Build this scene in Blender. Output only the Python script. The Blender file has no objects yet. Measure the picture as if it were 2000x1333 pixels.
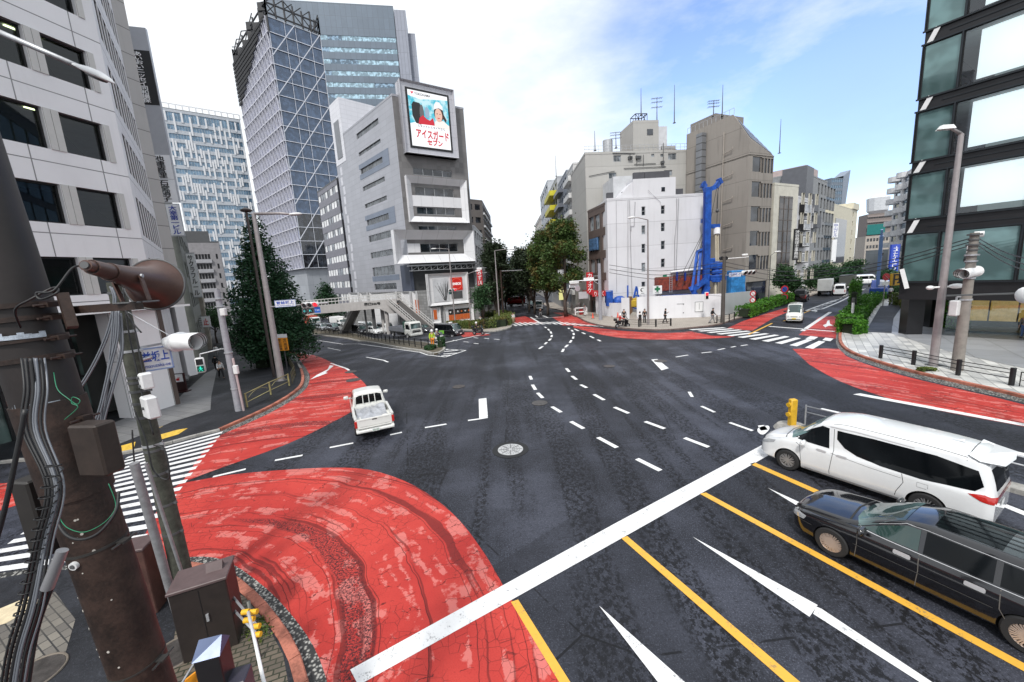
import bpy,bmesh,math,random,time
import numpy as np
from mathutils import Vector,Matrix,geometry
rnd=random.Random(7)
SC=bpy.context.scene
COL=SC.collection
# ---------------------------------------------------------------- camera
FPX,PITCH,ROLL,CAMH=760.0,math.radians(9.6),math.radians(-3.6),6.8
_f=Vector((0,math.cos(PITCH),-math.sin(PITCH)));_r=Vector((1,0,0));_u=_r.cross(_f)
CR=math.cos(ROLL)*_r+math.sin(ROLL)*_u;CU=-math.sin(ROLL)*_r+math.cos(ROLL)*_u;CF=_f
CAMP=Vector((0,0,CAMH))
cam_data=bpy.data.cameras.new('camera');cam=bpy.data.objects.new('camera',cam_data);COL.objects.link(cam)
cam_data.sensor_fit='HORIZONTAL';cam_data.sensor_width=36.0;cam_data.lens=FPX/2000*36
cam_data.clip_start=0.05;cam_data.clip_end=6000
cam.matrix_world=Matrix(((CR.x,CU.x,-CF.x,0),(CR.y,CU.y,-CF.y,0),(CR.z,CU.z,-CF.z,CAMH),(0,0,0,1)))
SC.camera=cam
# ---------------------------------------------------------------- world and sun
SUN_EL,SUN_AZ=math.radians(50),math.radians(198)
w=bpy.data.worlds.new('World');SC.world=w;w.use_nodes=True
nt=w.node_tree;nt.nodes.clear();N=nt.nodes.new;L=nt.links.new
out=N('ShaderNodeOutputWorld');bg=N('ShaderNodeBackground');bg.inputs['Strength'].default_value=0.125
sky=N('ShaderNodeTexSky');sky.sky_type='NISHITA';sky.sun_disc=False;sky.sun_elevation=SUN_EL;sky.sun_rotation=SUN_AZ
sky.air_density=1.0;sky.dust_density=0.6
tc=N('ShaderNodeTexCoord')
def wnoise(scale,det,rough,stretch=(1,1,2.2),loc=(0,0,0)):
 mp=N('ShaderNodeMapping');mp.inputs['Scale'].default_value=stretch;mp.inputs['Location'].default_value=loc
 L(tc.outputs['Generated'],mp.inputs['Vector'])
 n=N('ShaderNodeTexNoise');n.inputs['Scale'].default_value=scale;n.inputs['Detail'].default_value=det
 n.inputs['Roughness'].default_value=rough;L(mp.outputs[0],n.inputs['Vector']);return n.outputs['Fac']
def wmath(op,a,b=None,c=None,clamp=False):
 m=N('ShaderNodeMath');m.operation=op;m.use_clamp=clamp
 for i,v in enumerate((a,b,c)):
  if v is None:continue
  if isinstance(v,(int,float)):m.inputs[i].default_value=v
  else:L(v,m.inputs[i])
 return m.outputs[0]
nrm=N('ShaderNodeVectorMath');nrm.operation='NORMALIZE';L(tc.outputs['Generated'],nrm.inputs[0])
def lobe(d,lo,hi):
 dt=N('ShaderNodeVectorMath');dt.operation='DOT_PRODUCT';L(nrm.outputs[0],dt.inputs[0]);dt.inputs[1].default_value=Vector(d).normalized()
 mr=N('ShaderNodeMapRange');mr.interpolation_type='SMOOTHSTEP';mr.inputs[1].default_value=lo;mr.inputs[2].default_value=hi
 L(dt.outputs['Value'],mr.inputs[0]);return mr.outputs[0]
def pxdir(x,y):
 return(x-1000)/FPX*CR-(y-666.5)/FPX*CU+CF
l1=lobe(pxdir(1520,130),0.91,1.0);l2=lobe(pxdir(1470,10),0.93,1.0);l3=lobe(pxdir(1690,265),0.975,1.0);l4=lobe(pxdir(980,330),0.985,1.0)
open_=wmath('ADD',wmath('ADD',wmath('MULTIPLY',l1,0.68),wmath('MULTIPLY',l2,0.3)),wmath('ADD',wmath('MULTIPLY',l3,0.95),wmath('MULTIPLY',l4,0.12)))
n1=wnoise(2.6,7,0.55,(1,1,2.0),(3.1,0.4,1.0));n2=wnoise(9.0,6,0.6,(1,1,2.6))
tex=wmath('ADD',wmath('MULTIPLY',wmath('SUBTRACT',n1,0.5),1.5),wmath('MULTIPLY',wmath('SUBTRACT',n2,0.5),0.9))
mask=wmath('MULTIPLY',wmath('ADD',open_,wmath('MULTIPLY',tex,wmath('ADD',wmath('MULTIPLY',open_,1.0),0.06))),1.0,None,True)
cloud=N('ShaderNodeMixRGB');cloud.inputs[1].default_value=(8.3,8.6,8.9,1);cloud.inputs[2].default_value=(5.3,6.2,7.5,1)
L(wmath('MULTIPLY',wmath('SUBTRACT',wmath('ADD',wmath('MULTIPLY',n1,.75),wmath('MULTIPLY',n2,.25)),0.47),3.6,None,True),cloud.inputs[0])
blue=N('ShaderNodeMixRGB');blue.blend_type='MULTIPLY';blue.inputs[0].default_value=1.0
L(sky.outputs[0],blue.inputs[1]);blue.inputs[2].default_value=(2.0,2.0,2.2,1)
mx=N('ShaderNodeMixRGB');L(mask,mx.inputs[0]);L(cloud.outputs[0],mx.inputs[1]);L(blue.outputs[0],mx.inputs[2])
m3=N('ShaderNodeMixRGB');m3.inputs[2].default_value=(3.4,4.9,8.8,1);L(wmath('MULTIPLY',l3,wmath('ADD',wmath('MULTIPLY',n1,.9),.05),None,True),m3.inputs[0]);L(mx.outputs[0],m3.inputs[1]);L(m3.outputs[0],bg.inputs['Color']);L(bg.outputs[0],out.inputs['Surface'])
sd=bpy.data.lights.new('sun','SUN');sun=bpy.data.objects.new('sun',sd);COL.objects.link(sun)
sd.energy=2.8;sd.angle=math.radians(8);sd.color=(1.0,0.97,0.92)
_sv=Vector((math.sin(SUN_AZ)*math.cos(SUN_EL),math.cos(SUN_AZ)*math.cos(SUN_EL),math.sin(SUN_EL)))
sun.rotation_euler=_sv.to_track_quat('Z','Y').to_euler()
SC.view_settings.view_transform='Standard';SC.view_settings.look='None';SC.view_settings.exposure=0.12;SC.view_settings.gamma=1.0
# ---------------------------------------------------------------- terrain and photograph geometry
SU=Vector((-0.73,0.683)).normalized();S0,KS=8.0,0.085;SO=Vector((-12,22))
S1=40.0
def sdist(x,y):return(Vector((x,y))-SO).dot(SU)
def gz(x,y):
 s=sdist(x,y)
 return-KS*(min(s,S1)-S0)if s>S0 else 0.0
def ray(x,y):return pxdir(x,y)
def P(x,y,z=None):
 d=ray(x,y)
 if z is not None:
  t=(z-CAMH)/d.z;return CAMP+t*d
 t=-CAMH/d.z if d.z<-1e-4 else 1e4
 p=CAMP+t*d
 if sdist(p.x,p.y)<=S0:return p
 ds=d.x*SU.x+d.y*SU.y;s0=-SO.dot(SU)
 t=(-KS*(s0-S0)-CAMH)/(d.z+KS*ds)if abs(d.z+KS*ds)>1e-6 else 1e4
 if t<0:t=3000
 p=CAMP+t*d
 if sdist(p.x,p.y)>S1:
  zz=-KS*(S1-S0);t=(zz-CAMH)/d.z if d.z<-1e-4 else 3000;p=CAMP+t*d
 return p
def A(x,y,Y):
 d=ray(x,y);return CAMP+d*(Y/d.y)
def proj(p):
 d=Vector(p)-CAMP;k=d.dot(CF);return 1000+FPX*d.dot(CR)/k,666.5-FPX*d.dot(CU)/k
def Zat(p,py):
 k=(666.5-py)/FPX;w_=CF*k-CU;h=Vector((p[0],p[1],-CAMH))
 return-h.dot(w_)/w_.z
def hx(x):return 538.2-(x-992)*0.0629
def azd(x):d=ray(x,hx(x));return Vector((d.x/d.y,1.0))
def azdir(a):a=math.radians(a);return Vector((math.sin(a),math.cos(a)))
def hit(p,az_,x):
 d=azdir(az_);a=azd(x);det=d.x*-a.y+a.x*d.y;t=(-p[0]*-a.y+a.x*-p[1])/det
 return Vector((p[0]+t*d.x,p[1]+t*d.y))
def colp(x,Y):return azd(x)*Y
# ---------------------------------------------------------------- tagging
def tag(o,label=None,cat=None,group=None,kind=None):
 if label:o['label']=label
 if cat:o['category']=cat
 if group:o['group']=group
 if kind:o['kind']=kind
 return o
def empty(name,loc=(0,0,0),rz=0,label=None,cat=None,group=None):
 o=bpy.data.objects.new(name,None);COL.objects.link(o);o.location=loc;o.rotation_euler=(0,0,rz);o.empty_display_size=0.2
 return tag(o,label,cat,group)
def kids(o):return[c for c in KIDS.get(o.name,[])]
KIDS={}
def par(o,parent):
 if parent is not None:
  o.parent=parent;KIDS.setdefault(parent.name,[]).append(o)
 return o
def copy_tree(o,parent=None,loc=None,rz=None,label=None,mats=None):
 c=o.copy();COL.objects.link(c)
 if parent:par(c,parent)
 if loc is not None:c.location=loc
 if rz is not None:c.rotation_euler=(0,0,rz)
 if label:c['label']=label
 for k in kids(o):copy_tree(k,c)
 return c
 # ---------------------------------------------------------------- materials
MATS={}
class NT:
 def __init__(s,name):
  s.m=bpy.data.materials.new(name);s.m.use_nodes=True;s.t=s.m.node_tree;s.b=s.t.nodes['Principled BSDF'];s._g=None;s._o=None
 def n(s,t):return s.t.nodes.new(t)
 def l(s,a,b):s.t.links.new(a,b)
 def pos(s):
  if s._g is None:s._g=s.n('ShaderNodeNewGeometry')
  return s._g.outputs['Position']
 def objc(s):
  if s._o is None:s._o=s.n('ShaderNodeTexCoord')
  return s._o.outputs['Object']
 def noise(s,scale,det=4,rough=0.55,vec=None,st=None,rot=None,dist=0.0):
  v=vec or s.pos()
  if st or rot:
   mp=s.n('ShaderNodeMapping');mp.inputs['Scale'].default_value=st or(1,1,1)
   if rot:mp.inputs['Rotation'].default_value=rot
   s.l(v,mp.inputs['Vector']);v=mp.outputs[0]
  x=s.n('ShaderNodeTexNoise');x.inputs['Scale'].default_value=scale;x.inputs['Detail'].default_value=det;x.inputs['Roughness'].default_value=rough;x.inputs['Distortion'].default_value=dist
  s.l(v,x.inputs['Vector']);return x.outputs['Fac']
 def vor(s,scale,feat='F1',vec=None,st=None,rand=1.0):
  v=vec or s.pos()
  if st:
   mp=s.n('ShaderNodeMapping');mp.inputs['Scale'].default_value=st;s.l(v,mp.inputs['Vector']);v=mp.outputs[0]
  x=s.n('ShaderNodeTexVoronoi');x.feature=feat;x.inputs['Scale'].default_value=scale;x.inputs['Randomness'].default_value=rand
  s.l(v,x.inputs['Vector']);return x.outputs['Distance']
 def mth(s,op,a,b=None,clamp=False):
  m=s.n('ShaderNodeMath');m.operation=op;m.use_clamp=clamp
  for i,v in enumerate((a,b)):
   if v is None:continue
   if isinstance(v,(int,float)):m.inputs[i].default_value=v
   else:s.l(v,m.inputs[i])
  return m.outputs[0]
 def step(s,v,a,b):
  m=s.n('ShaderNodeMapRange');m.interpolation_type='SMOOTHSTEP';m.inputs[1].default_value=a;m.inputs[2].default_value=b;s.l(v,m.inputs[0]);return m.outputs[0]
 def mix(s,f,a,b,mode='MIX'):
  m=s.n('ShaderNodeMixRGB');m.blend_type=mode
  for i,v in((0,f),(1,a),(2,b)):
   if isinstance(v,(int,float)):m.inputs[i].default_value=v
   elif isinstance(v,tuple):m.inputs[i].default_value=(v[0],v[1],v[2],1)
   else:s.l(v,m.inputs[i])
  return m.outputs[0]
 def col(s,c):
  if isinstance(c,tuple):s.b.inputs['Base Color'].default_value=(c[0],c[1],c[2],1)
  else:s.l(c,s.b.inputs['Base Color'])
 def rough(s,r):
  if isinstance(r,(int,float)):s.b.inputs['Roughness'].default_value=r
  else:s.l(r,s.b.inputs['Roughness'])
 def bump(s,h,strength=0.3,dist=0.02):
  b=s.n('ShaderNodeBump');b.inputs['Strength'].default_value=strength;b.inputs['Distance'].default_value=dist
  s.l(h,b.inputs['Height']);s.l(b.outputs[0],s.b.inputs['Normal'])
def mat(name,c=(0.5,0.5,0.5),r=0.6,metal=0.0,var=0.12,vs=1.2,spec=0.5,emit=None,es=0.0,bump=0.0,streak=0.0,coat=0.0,obj=False):
 if name in MATS:return MATS[name]
 t=NT(name);v=t.objc()if obj else t.pos()
 n_=t.noise(vs,5,0.6,vec=v);n2_=t.noise(vs*9,3,0.6,vec=v)
 f=t.mth('ADD',t.mth('MULTIPLY',n_,0.7),t.mth('MULTIPLY',n2_,0.3))
 lo=tuple(x*(1-var)for x in c);hi=tuple(min(1,x*(1+var))for x in c)
 cc=t.mix(t.step(f,0.3,0.7),lo,hi)
 if streak:
  s_=t.noise(1.0,5,0.65,vec=v,st=(2.2,2.2,0.16));cc=t.mix(t.mth('MULTIPLY',t.step(s_,0.5,0.72),streak),cc,tuple(x*0.45 for x in c))
 t.col(cc);t.rough(t.mth('ADD',t.mth('MULTIPLY',n2_,0.2*min(r,0.6)),r*0.9));t.b.inputs['Metallic'].default_value=metal
 t.b.inputs['Specular IOR Level'].default_value=spec
 if coat:t.b.inputs['Coat Weight'].default_value=coat;t.b.inputs['Coat Roughness'].default_value=0.04
 if emit:t.b.inputs['Emission Color'].default_value=(*emit,1);t.b.inputs['Emission Strength'].default_value=es
 if bump:t.bump(n2_,bump,0.01)
 MATS[name]=t.m;return t.m
def panel_mat(name,c,w_,h_,line=0.5,r=0.5,var=0.08,lw=0.02,ang=0.0,streak=0.15,brick=False,metal=0.0,tint=None):
 if name in MATS:return MATS[name]
 t=NT(name);g=t.n('ShaderNodeNewGeometry');sep=t.n('ShaderNodeSeparateXYZ');t.l(g.outputs['Position'],sep.inputs[0])
 sn=t.n('ShaderNodeSeparateXYZ');t.l(g.outputs['True Normal'],sn.inputs[0])
 u=t.mth('SUBTRACT',t.mth('MULTIPLY',sep.outputs[1],sn.outputs[0]),t.mth('MULTIPLY',sep.outputs[0],sn.outputs[1]))
 cmb=t.n('ShaderNodeCombineXYZ');t.l(u,cmb.inputs[0]);t.l(sep.outputs[2],cmb.inputs[1])
 b=t.n('ShaderNodeTexBrick');b.offset=0.5 if brick else 0.0;b.squash=1.0;t.l(cmb.outputs[0],b.inputs['Vector'])
 b.inputs['Scale'].default_value=1.0;b.inputs['Brick Width'].default_value=w_;b.inputs['Row Height'].default_value=h_;b.inputs['Mortar Size'].default_value=lw
 b.inputs['Mortar Smooth'].default_value=0.1;b.inputs['Bias'].default_value=0.0
 b.inputs['Color1'].default_value=(*[x*(1-var)for x in c],1);b.inputs['Color2'].default_value=(*[min(1,x*(1+var))for x in c],1)
 b.inputs['Mortar'].default_value=(*[x*(1-line)for x in c],1)
 n_=t.noise(0.35,5,0.6);cc=t.mix(t.mth('MULTIPLY',t.step(n_,0.35,0.75),0.25),b.outputs['Color'],tuple(x*0.7 for x in(tint or c)))
 if streak:
  s_=t.noise(1.0,5,0.65,st=(2.2,2.2,0.14));cc=t.mix(t.mth('MULTIPLY',t.step(s_,0.5,0.75),streak),cc,tuple(x*0.5 for x in c))
 t.col(cc);t.rough(r);t.b.inputs['Metallic'].default_value=metal;t.bump(t.mth('MULTIPLY',b.outputs['Fac'],-1.0),0.5,0.02)
 MATS[name]=t.m;return t.m
def glass_mat(name,c=(0.02,0.03,0.04),r=0.04,var=0.5,spec=0.9,metal=0.0,wav=0.25,tr=0.0,cell=None):
 if name in MATS:return MATS[name]
 t=NT(name)
 n_=t.noise(0.6,2,0.5);hi=tuple(min(1,x*(1+var*4)+0.01*var)for x in c)
 cc=t.mix(t.step(n_,0.42,0.62),c,hi)
 if cell:
  v=t.n('ShaderNodeTexVoronoi');v.inputs['Scale'].default_value=cell;t.l(t.pos(),v.inputs['Vector']);sp=t.n('ShaderNodeSeparateColor');t.l(v.outputs['Color'],sp.inputs[0])
  cc=t.mix(t.mth('MULTIPLY',t.step(sp.outputs[0],0.6,0.7),0.8),cc,tuple(min(1,x*3+0.05)for x in c))
 t.col(cc);t.rough(r);t.b.inputs['Specular IOR Level'].default_value=spec;t.b.inputs['Metallic'].default_value=metal
 if tr:t.b.inputs['Transmission Weight'].default_value=tr;t.b.inputs['IOR'].default_value=1.3
 if wav:t.bump(t.noise(0.7,2,0.5),wav*0.3,0.05)
 MATS[name]=t.m;return t.m
 # ---------------------------------------------------------------- mesh builder
class MB:
 def __init__(s):s.v=[];s.f=[]
 def add(s,vs,fs,M=None):
  o=len(s.v)
  for p in vs:
   p=Vector(p);s.v.append(tuple(M@p)if M is not None else tuple(p))
  s.f+=[tuple(i+o for i in f)for f in fs];return s
 def box(s,x0,x1,y0,y1,z0,z1,M=None):
  return s.add([(x0,y0,z0),(x1,y0,z0),(x1,y1,z0),(x0,y1,z0),(x0,y0,z1),(x1,y0,z1),(x1,y1,z1),(x0,y1,z1)],
  [(0,3,2,1),(4,5,6,7),(0,1,5,4),(1,2,6,5),(2,3,7,6),(3,0,4,7)],M)
 def bbox(s,c,d,M=None,b=0.02):
  hx,hy,hz=d[0]/2,d[1]/2,d[2]/2;b=min(b,hx*.9,hy*.9,hz*.9);vs=[];
  for sx in(-1,1):
   for sy in(-1,1):
    for sz in(-1,1):
     vs+=[(c[0]+sx*(hx-b),c[1]+sy*(hy-b),c[2]+sz*hz),(c[0]+sx*(hx-b),c[1]+sy*hy,c[2]+sz*(hz-b)),(c[0]+sx*hx,c[1]+sy*(hy-b),c[2]+sz*(hz-b))]
  bm=bmesh.new();[bm.verts.new(v)for v in vs];r=bmesh.ops.convex_hull(bm,input=bm.verts[:]);bm.verts.index_update()
  bmesh.ops.dissolve_limit(bm,angle_limit=0.02,verts=bm.verts[:],edges=bm.edges[:]);bm.verts.ensure_lookup_table();bm.verts.index_update()
  s.add([v.co.copy()for v in bm.verts],[[v.index for v in f.verts]for f in bm.faces],M);bm.free();return s
 def beam(s,a,b,w_,h_=None,up=(0,0,1)):
  a=Vector(a);b=Vector(b);h_=h_ or w_;d=(b-a).normalized();upv=Vector(up)
  if abs(d.dot(upv))>0.98:upv=Vector((0,1,0))if abs(d.y)<.9 else Vector((1,0,0))
  x=d.cross(upv).normalized();y=x.cross(d).normalized();vs=[]
  for e in(a,b):
   for i,j in((-1,-1),(1,-1),(1,1),(-1,1)):vs.append(e+x*i*w_/2+y*j*h_/2)
  return s.add(vs,[(3,2,1,0),(4,5,6,7),(0,1,5,4),(1,2,6,5),(2,3,7,6),(3,0,4,7)])
 def tube(s,pts,r,n=8,cap=True,M=None):
  pts=[Vector(p)for p in pts];k=len(pts);rs=r if isinstance(r,(list,tuple))else[r]*k;rings=[];o0=len(s.v)
  prev=None
  for i,p in enumerate(pts):
   d=(pts[min(i+1,k-1)]-pts[max(i-1,0)]);d=d.normalized()if d.length>1e-9 else Vector((0,0,1))
   if prev is None:
    a=Vector((0,0,1))if abs(d.z)<0.9 else Vector((1,0,0));x=d.cross(a).normalized()
   else:x=(prev-d*prev.dot(d)).normalized()
   prev=x;y=d.cross(x)
   for j in range(n):
    t=2*math.pi*j/n;q=p+(x*math.cos(t)+y*math.sin(t))*rs[i];s.v.append(tuple(M@q)if M is not None else tuple(q))
  for i in range(k-1):
   for j in range(n):
    a=o0+i*n+j;b=o0+i*n+(j+1)%n;s.f.append((a,b,b+n,a+n))
  if cap:s.f.append(tuple(o0+j for j in range(n))[::-1]);s.f.append(tuple(o0+(k-1)*n+j for j in range(n)))
  return s
 def prism(s,poly,z0,z1,M=None):
  n=len(poly);a=sum(poly[i][0]*poly[(i+1)%n][1]-poly[(i+1)%n][0]*poly[i][1]for i in range(n))
  if a<0:poly=list(poly)[::-1]
  vs=[(p[0],p[1],z0)for p in poly]+[(p[0],p[1],z1)for p in poly]
  return s.add(vs,[tuple(range(n))[::-1],tuple(range(n,2*n))]+[(i,(i+1)%n,(i+1)%n+n,i+n)for i in range(n)],M)
 def ext(s,poly,axis_m,d0,d1):
  n=len(poly);vs=[(p[0],d0,p[1])for p in poly]+[(p[0],d1,p[1])for p in poly]
  return s.add(vs,[tuple(range(n)),tuple(range(n,2*n))[::-1]]+[((i+1)%n,i,i+n,(i+1)%n+n)for i in range(n)],axis_m)
 def disc(s,c,r,nrm,n=24,th=0.01):
  nrm=Vector(nrm).normalized();c=Vector(c);return s.tube([c-nrm*th/2,c+nrm*th/2],r,n)
 def sphere(s,c,r,n=10,m=6,M=None):
  c=Vector(c);rx,ry,rz_=(r,r,r)if isinstance(r,(int,float))else r;vs=[];fs=[]
  for i in range(m+1):
   ph=math.pi*i/m
   for j in range(n):
    t=2*math.pi*j/n;vs.append(c+Vector((rx*math.sin(ph)*math.cos(t),ry*math.sin(ph)*math.sin(t),rz_*math.cos(ph))))
  for i in range(m):
   for j in range(n):a=i*n+j;b=i*n+(j+1)%n;fs.append((a,a+n,b+n,b))
  return s.add(vs,fs,M)
 def build(s,name,m,parent=None,smooth=False,auto=None,label=None,kind=None):
  me=bpy.data.meshes.new(name);me.from_pydata(s.v,[],s.f);me.update()
  o=bpy.data.objects.new(name,me);COL.objects.link(o)
  if m is not None:me.materials.append(m)
  if smooth:me.shade_smooth()
  if auto:
   me.shade_smooth()
   bm=bmesh.new();bm.from_mesh(me);bmesh.ops.remove_doubles(bm,verts=bm.verts[:],dist=1e-5);ca=math.cos(math.radians(auto))
   for e in bm.edges:
    if len(e.link_faces)==2:e.smooth=e.link_faces[0].normal.dot(e.link_faces[1].normal)>ca
   bm.to_mesh(me);bm.free()
  par(o,parent)
  return tag(o,label,None,None,kind)
def Tm(loc=(0,0,0),rz=0.0,rx=0.0,ry=0.0):
 return Matrix.Translation(Vector(loc))@Matrix.Rotation(rz,4,'Z')@Matrix.Rotation(ry,4,'Y')@Matrix.Rotation(rx,4,'X')
def frame_m(o,xdir,up=(0,0,1)):
 x=Vector(xdir).normalized();z=Vector(up).normalized();y=z.cross(x).normalized();z=x.cross(y)
 return Matrix(((x.x,y.x,z.x,o[0]),(x.y,y.y,z.y,o[1]),(x.z,y.z,z.z,o[2]),(0,0,0,1)))
def text_mesh(name,body,m,parent,M,size=1.0,extrude=0.01,align='CENTER',bold=0.0,vertical=False,spacing=1.0,sx=1.0,line=1.0,fit=None):
 cu=bpy.data.curves.new(name,'FONT');cu.body='\n'.join(body)if vertical else body;cu.size=size;cu.extrude=extrude;cu.align_x=align;cu.align_y='CENTER'
 cu.offset=bold;cu.space_character=spacing;cu.space_line=line;cu.resolution_u=3
 t=bpy.data.objects.new('tmp',cu);COL.objects.link(t);dg=bpy.context.evaluated_depsgraph_get();me=bpy.data.meshes.new_from_object(t.evaluated_get(dg))
 bpy.data.objects.remove(t);bpy.data.curves.remove(cu)
 xs=[v.co.x for v in me.vertices];ys=[v.co.y for v in me.vertices];x0,x1,y0,y1=min(xs),max(xs),min(ys),max(ys)
 me.transform(Matrix.Translation((-(x0+x1)/2,-(y0+y1)/2,0)))
 if fit:
  kx,ky=fit[0]/(x1-x0),fit[1]/(y1-y0)
  if kx>ky*1.6:kx=ky*1.6
  if ky>kx*1.6:ky=kx*1.6
  me.transform(Matrix.Diagonal((kx,ky,1,1)))
 me.transform(M@Matrix.Rotation(math.radians(90),4,'X')@Matrix.Diagonal((sx,1,1,1)));me.materials.clear();me.materials.append(m)
 o=bpy.data.objects.new(name,me);COL.objects.link(o);par(o,parent);return o
 # ---------------------------------------------------------------- ground sheets
def smooth_poly(pts,n=4):
 out=[];k=len(pts)
 for i in range(k):
  p0,p1,p2,p3=(Vector(pts[(i+j-1)%k])for j in range(4))
  for q in range(n):
   t=q/n;out.append(0.5*((2*p1)+(-p0+p2)*t+(2*p0-5*p1+4*p2-p3)*t*t+(-p0+3*p1-3*p2+p3)*t**3))
 return out
def smooth_line(pts,n=5):
 out=[];k=len(pts)
 for i in range(k-1):
  p0=Vector(pts[max(i-1,0)]);p1=Vector(pts[i]);p2=Vector(pts[i+1]);p3=Vector(pts[min(i+2,k-1)])
  for q in range(n):
   t=q/n;out.append(0.5*((2*p1)+(-p0+p2)*t+(2*p0-5*p1+4*p2-p3)*t*t+(-p0+3*p1-3*p2+p3)*t**3))
 out.append(Vector(pts[-1]));return out
def gp(pts):return[Vector((P(x,y).x,P(x,y).y))for x,y in pts]
def flat_mesh(polys,dz,name,m,parent=None,kind='structure',skirt=0.0):
 bm=bmesh.new()
 for poly in polys:
  tri=geometry.tessellate_polygon([[Vector((p[0],p[1],0))for p in poly]]);vs=[bm.verts.new((p[0],p[1],0))for p in poly]
  for t in tri:
   try:bm.faces.new([vs[i]for i in t])
   except ValueError:pass
 for s in(S0,S1):
  pc=SO+SU*s
  bmesh.ops.bisect_plane(bm,geom=bm.verts[:]+bm.edges[:]+bm.faces[:],plane_co=(pc.x,pc.y,0),plane_no=(SU.x,SU.y,0))
 if skirt:
  be=[e for e in bm.edges if e.is_boundary];r=bmesh.ops.extrude_edge_only(bm,edges=be);low=set(v for v in r['geom']if isinstance(v,bmesh.types.BMVert))
 else:low=set()
 for v in bm.verts:v.co.z=gz(v.co.x,v.co.y)+(dz-skirt if v in low else dz)
 bmesh.ops.recalc_face_normals(bm,faces=bm.faces[:])
 for f in bm.faces:
  if abs(f.normal.z)>0.5 and f.normal.z<0:f.normal_flip()
 me=bpy.data.meshes.new(name);bm.to_mesh(me);bm.free();me.materials.append(m);o=bpy.data.objects.new(name,me);COL.objects.link(o);par(o,parent)
 if kind:o['kind']=kind
 return o
def strip(a,b,w0,w1=None):
 a=Vector((a[0],a[1]));b=Vector((b[0],b[1]));d=(b-a).normalized();n=Vector((-d.y,d.x));w1=w0 if w1 is None else w1
 return[a+n*w0/2,b+n*w1/2,b-n*w1/2,a-n*w0/2]
def lstrip(line,w_):
 out=[]
 L_=[Vector((p[0],p[1]))for p in line];nn=[]
 for i in range(len(L_)):
  d=(L_[min(i+1,len(L_)-1)]-L_[max(i-1,0)]).normalized();nn.append(Vector((-d.y,d.x)))
 for i in range(len(L_)-1):out.append([L_[i]+nn[i]*w_/2,L_[i+1]+nn[i+1]*w_/2,L_[i+1]-nn[i+1]*w_/2,L_[i]-nn[i]*w_/2])
 return out
def asphalt(name,base=(0.028,0.030,0.040),speck=1.0,wet=1.0):
 t=NT(name);p=t.pos()
 big=t.noise(0.16,6,0.6);mid=t.noise(0.9,5,0.6);fine=t.noise(30,4,0.8);fine2=t.noise(12,5,0.8)
 c=t.mix(t.step(big,0.38,0.64),tuple(x*0.6 for x in base),tuple(x*1.9 for x in base))
 c=t.mix(t.mth('MULTIPLY',t.step(mid,0.47,0.66),0.5),c,tuple(x*0.5 for x in base))
 c=t.mix(t.mth('MULTIPLY',t.step(fine,0.52,0.66),0.55*speck),c,(0.19,0.205,0.26))
 c=t.mix(t.mth('MULTIPLY',t.step(fine2,0.53,0.62),0.6*speck),c,(0.010,0.010,0.013))
 rot=math.radians(26)
 tr=t.noise(0.55,3,0.5,st=(1.5,0.10,1),rot=(0,0,-rot));bl=t.noise(7.0,5,0.75,st=(1.2,.9,1),rot=(0,0,-rot))
 mk=t.mth('MULTIPLY',t.step(tr,0.46,0.54),t.step(bl,0.49,0.53))
 bl2=t.noise(15,3,0.7);mk2=t.mth('MULTIPLY',t.step(tr,0.40,0.52),t.step(bl2,0.58,0.62));mk=t.mth('MAXIMUM',mk,mk2)
 c=t.mix(t.mth('MULTIPLY',mk,wet*0.93),c,(0.0045,0.0045,0.006))
 cells=t.n('ShaderNodeTexVoronoi');cells.inputs['Scale'].default_value=0.075;t.l(p,cells.inputs['Vector']);sp=t.n('ShaderNodeSeparateColor');t.l(cells.outputs['Color'],sp.inputs[0])
 c=t.mix(t.mth('MULTIPLY',t.mth('GREATER_THAN',sp.outputs[0],0.66),0.38),c,tuple(x*0.45 for x in base))
 cr=t.vor(0.12,'DISTANCE_TO_EDGE');jit=t.noise(1.4,4,0.6);crm=t.mth('MULTIPLY',t.mth('LESS_THAN',cr,0.0022),t.step(jit,0.45,0.52))
 c=t.mix(t.mth('MULTIPLY',crm,0.85),c,(0.004,0.004,0.005))
 t.col(c);rg=t.mth('ADD',0.5,t.mth('MULTIPLY',fine2,0.3));rg=t.mth('SUBTRACT',rg,t.mth('MULTIPLY',t.step(big,0.45,0.65),0.15));t.rough(rg)
 t.b.inputs['Specular IOR Level'].default_value=0.3;t.bump(t.mth('ADD',fine,fine2),0.6,0.012);MATS[name]=t.m;return t.m
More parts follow.
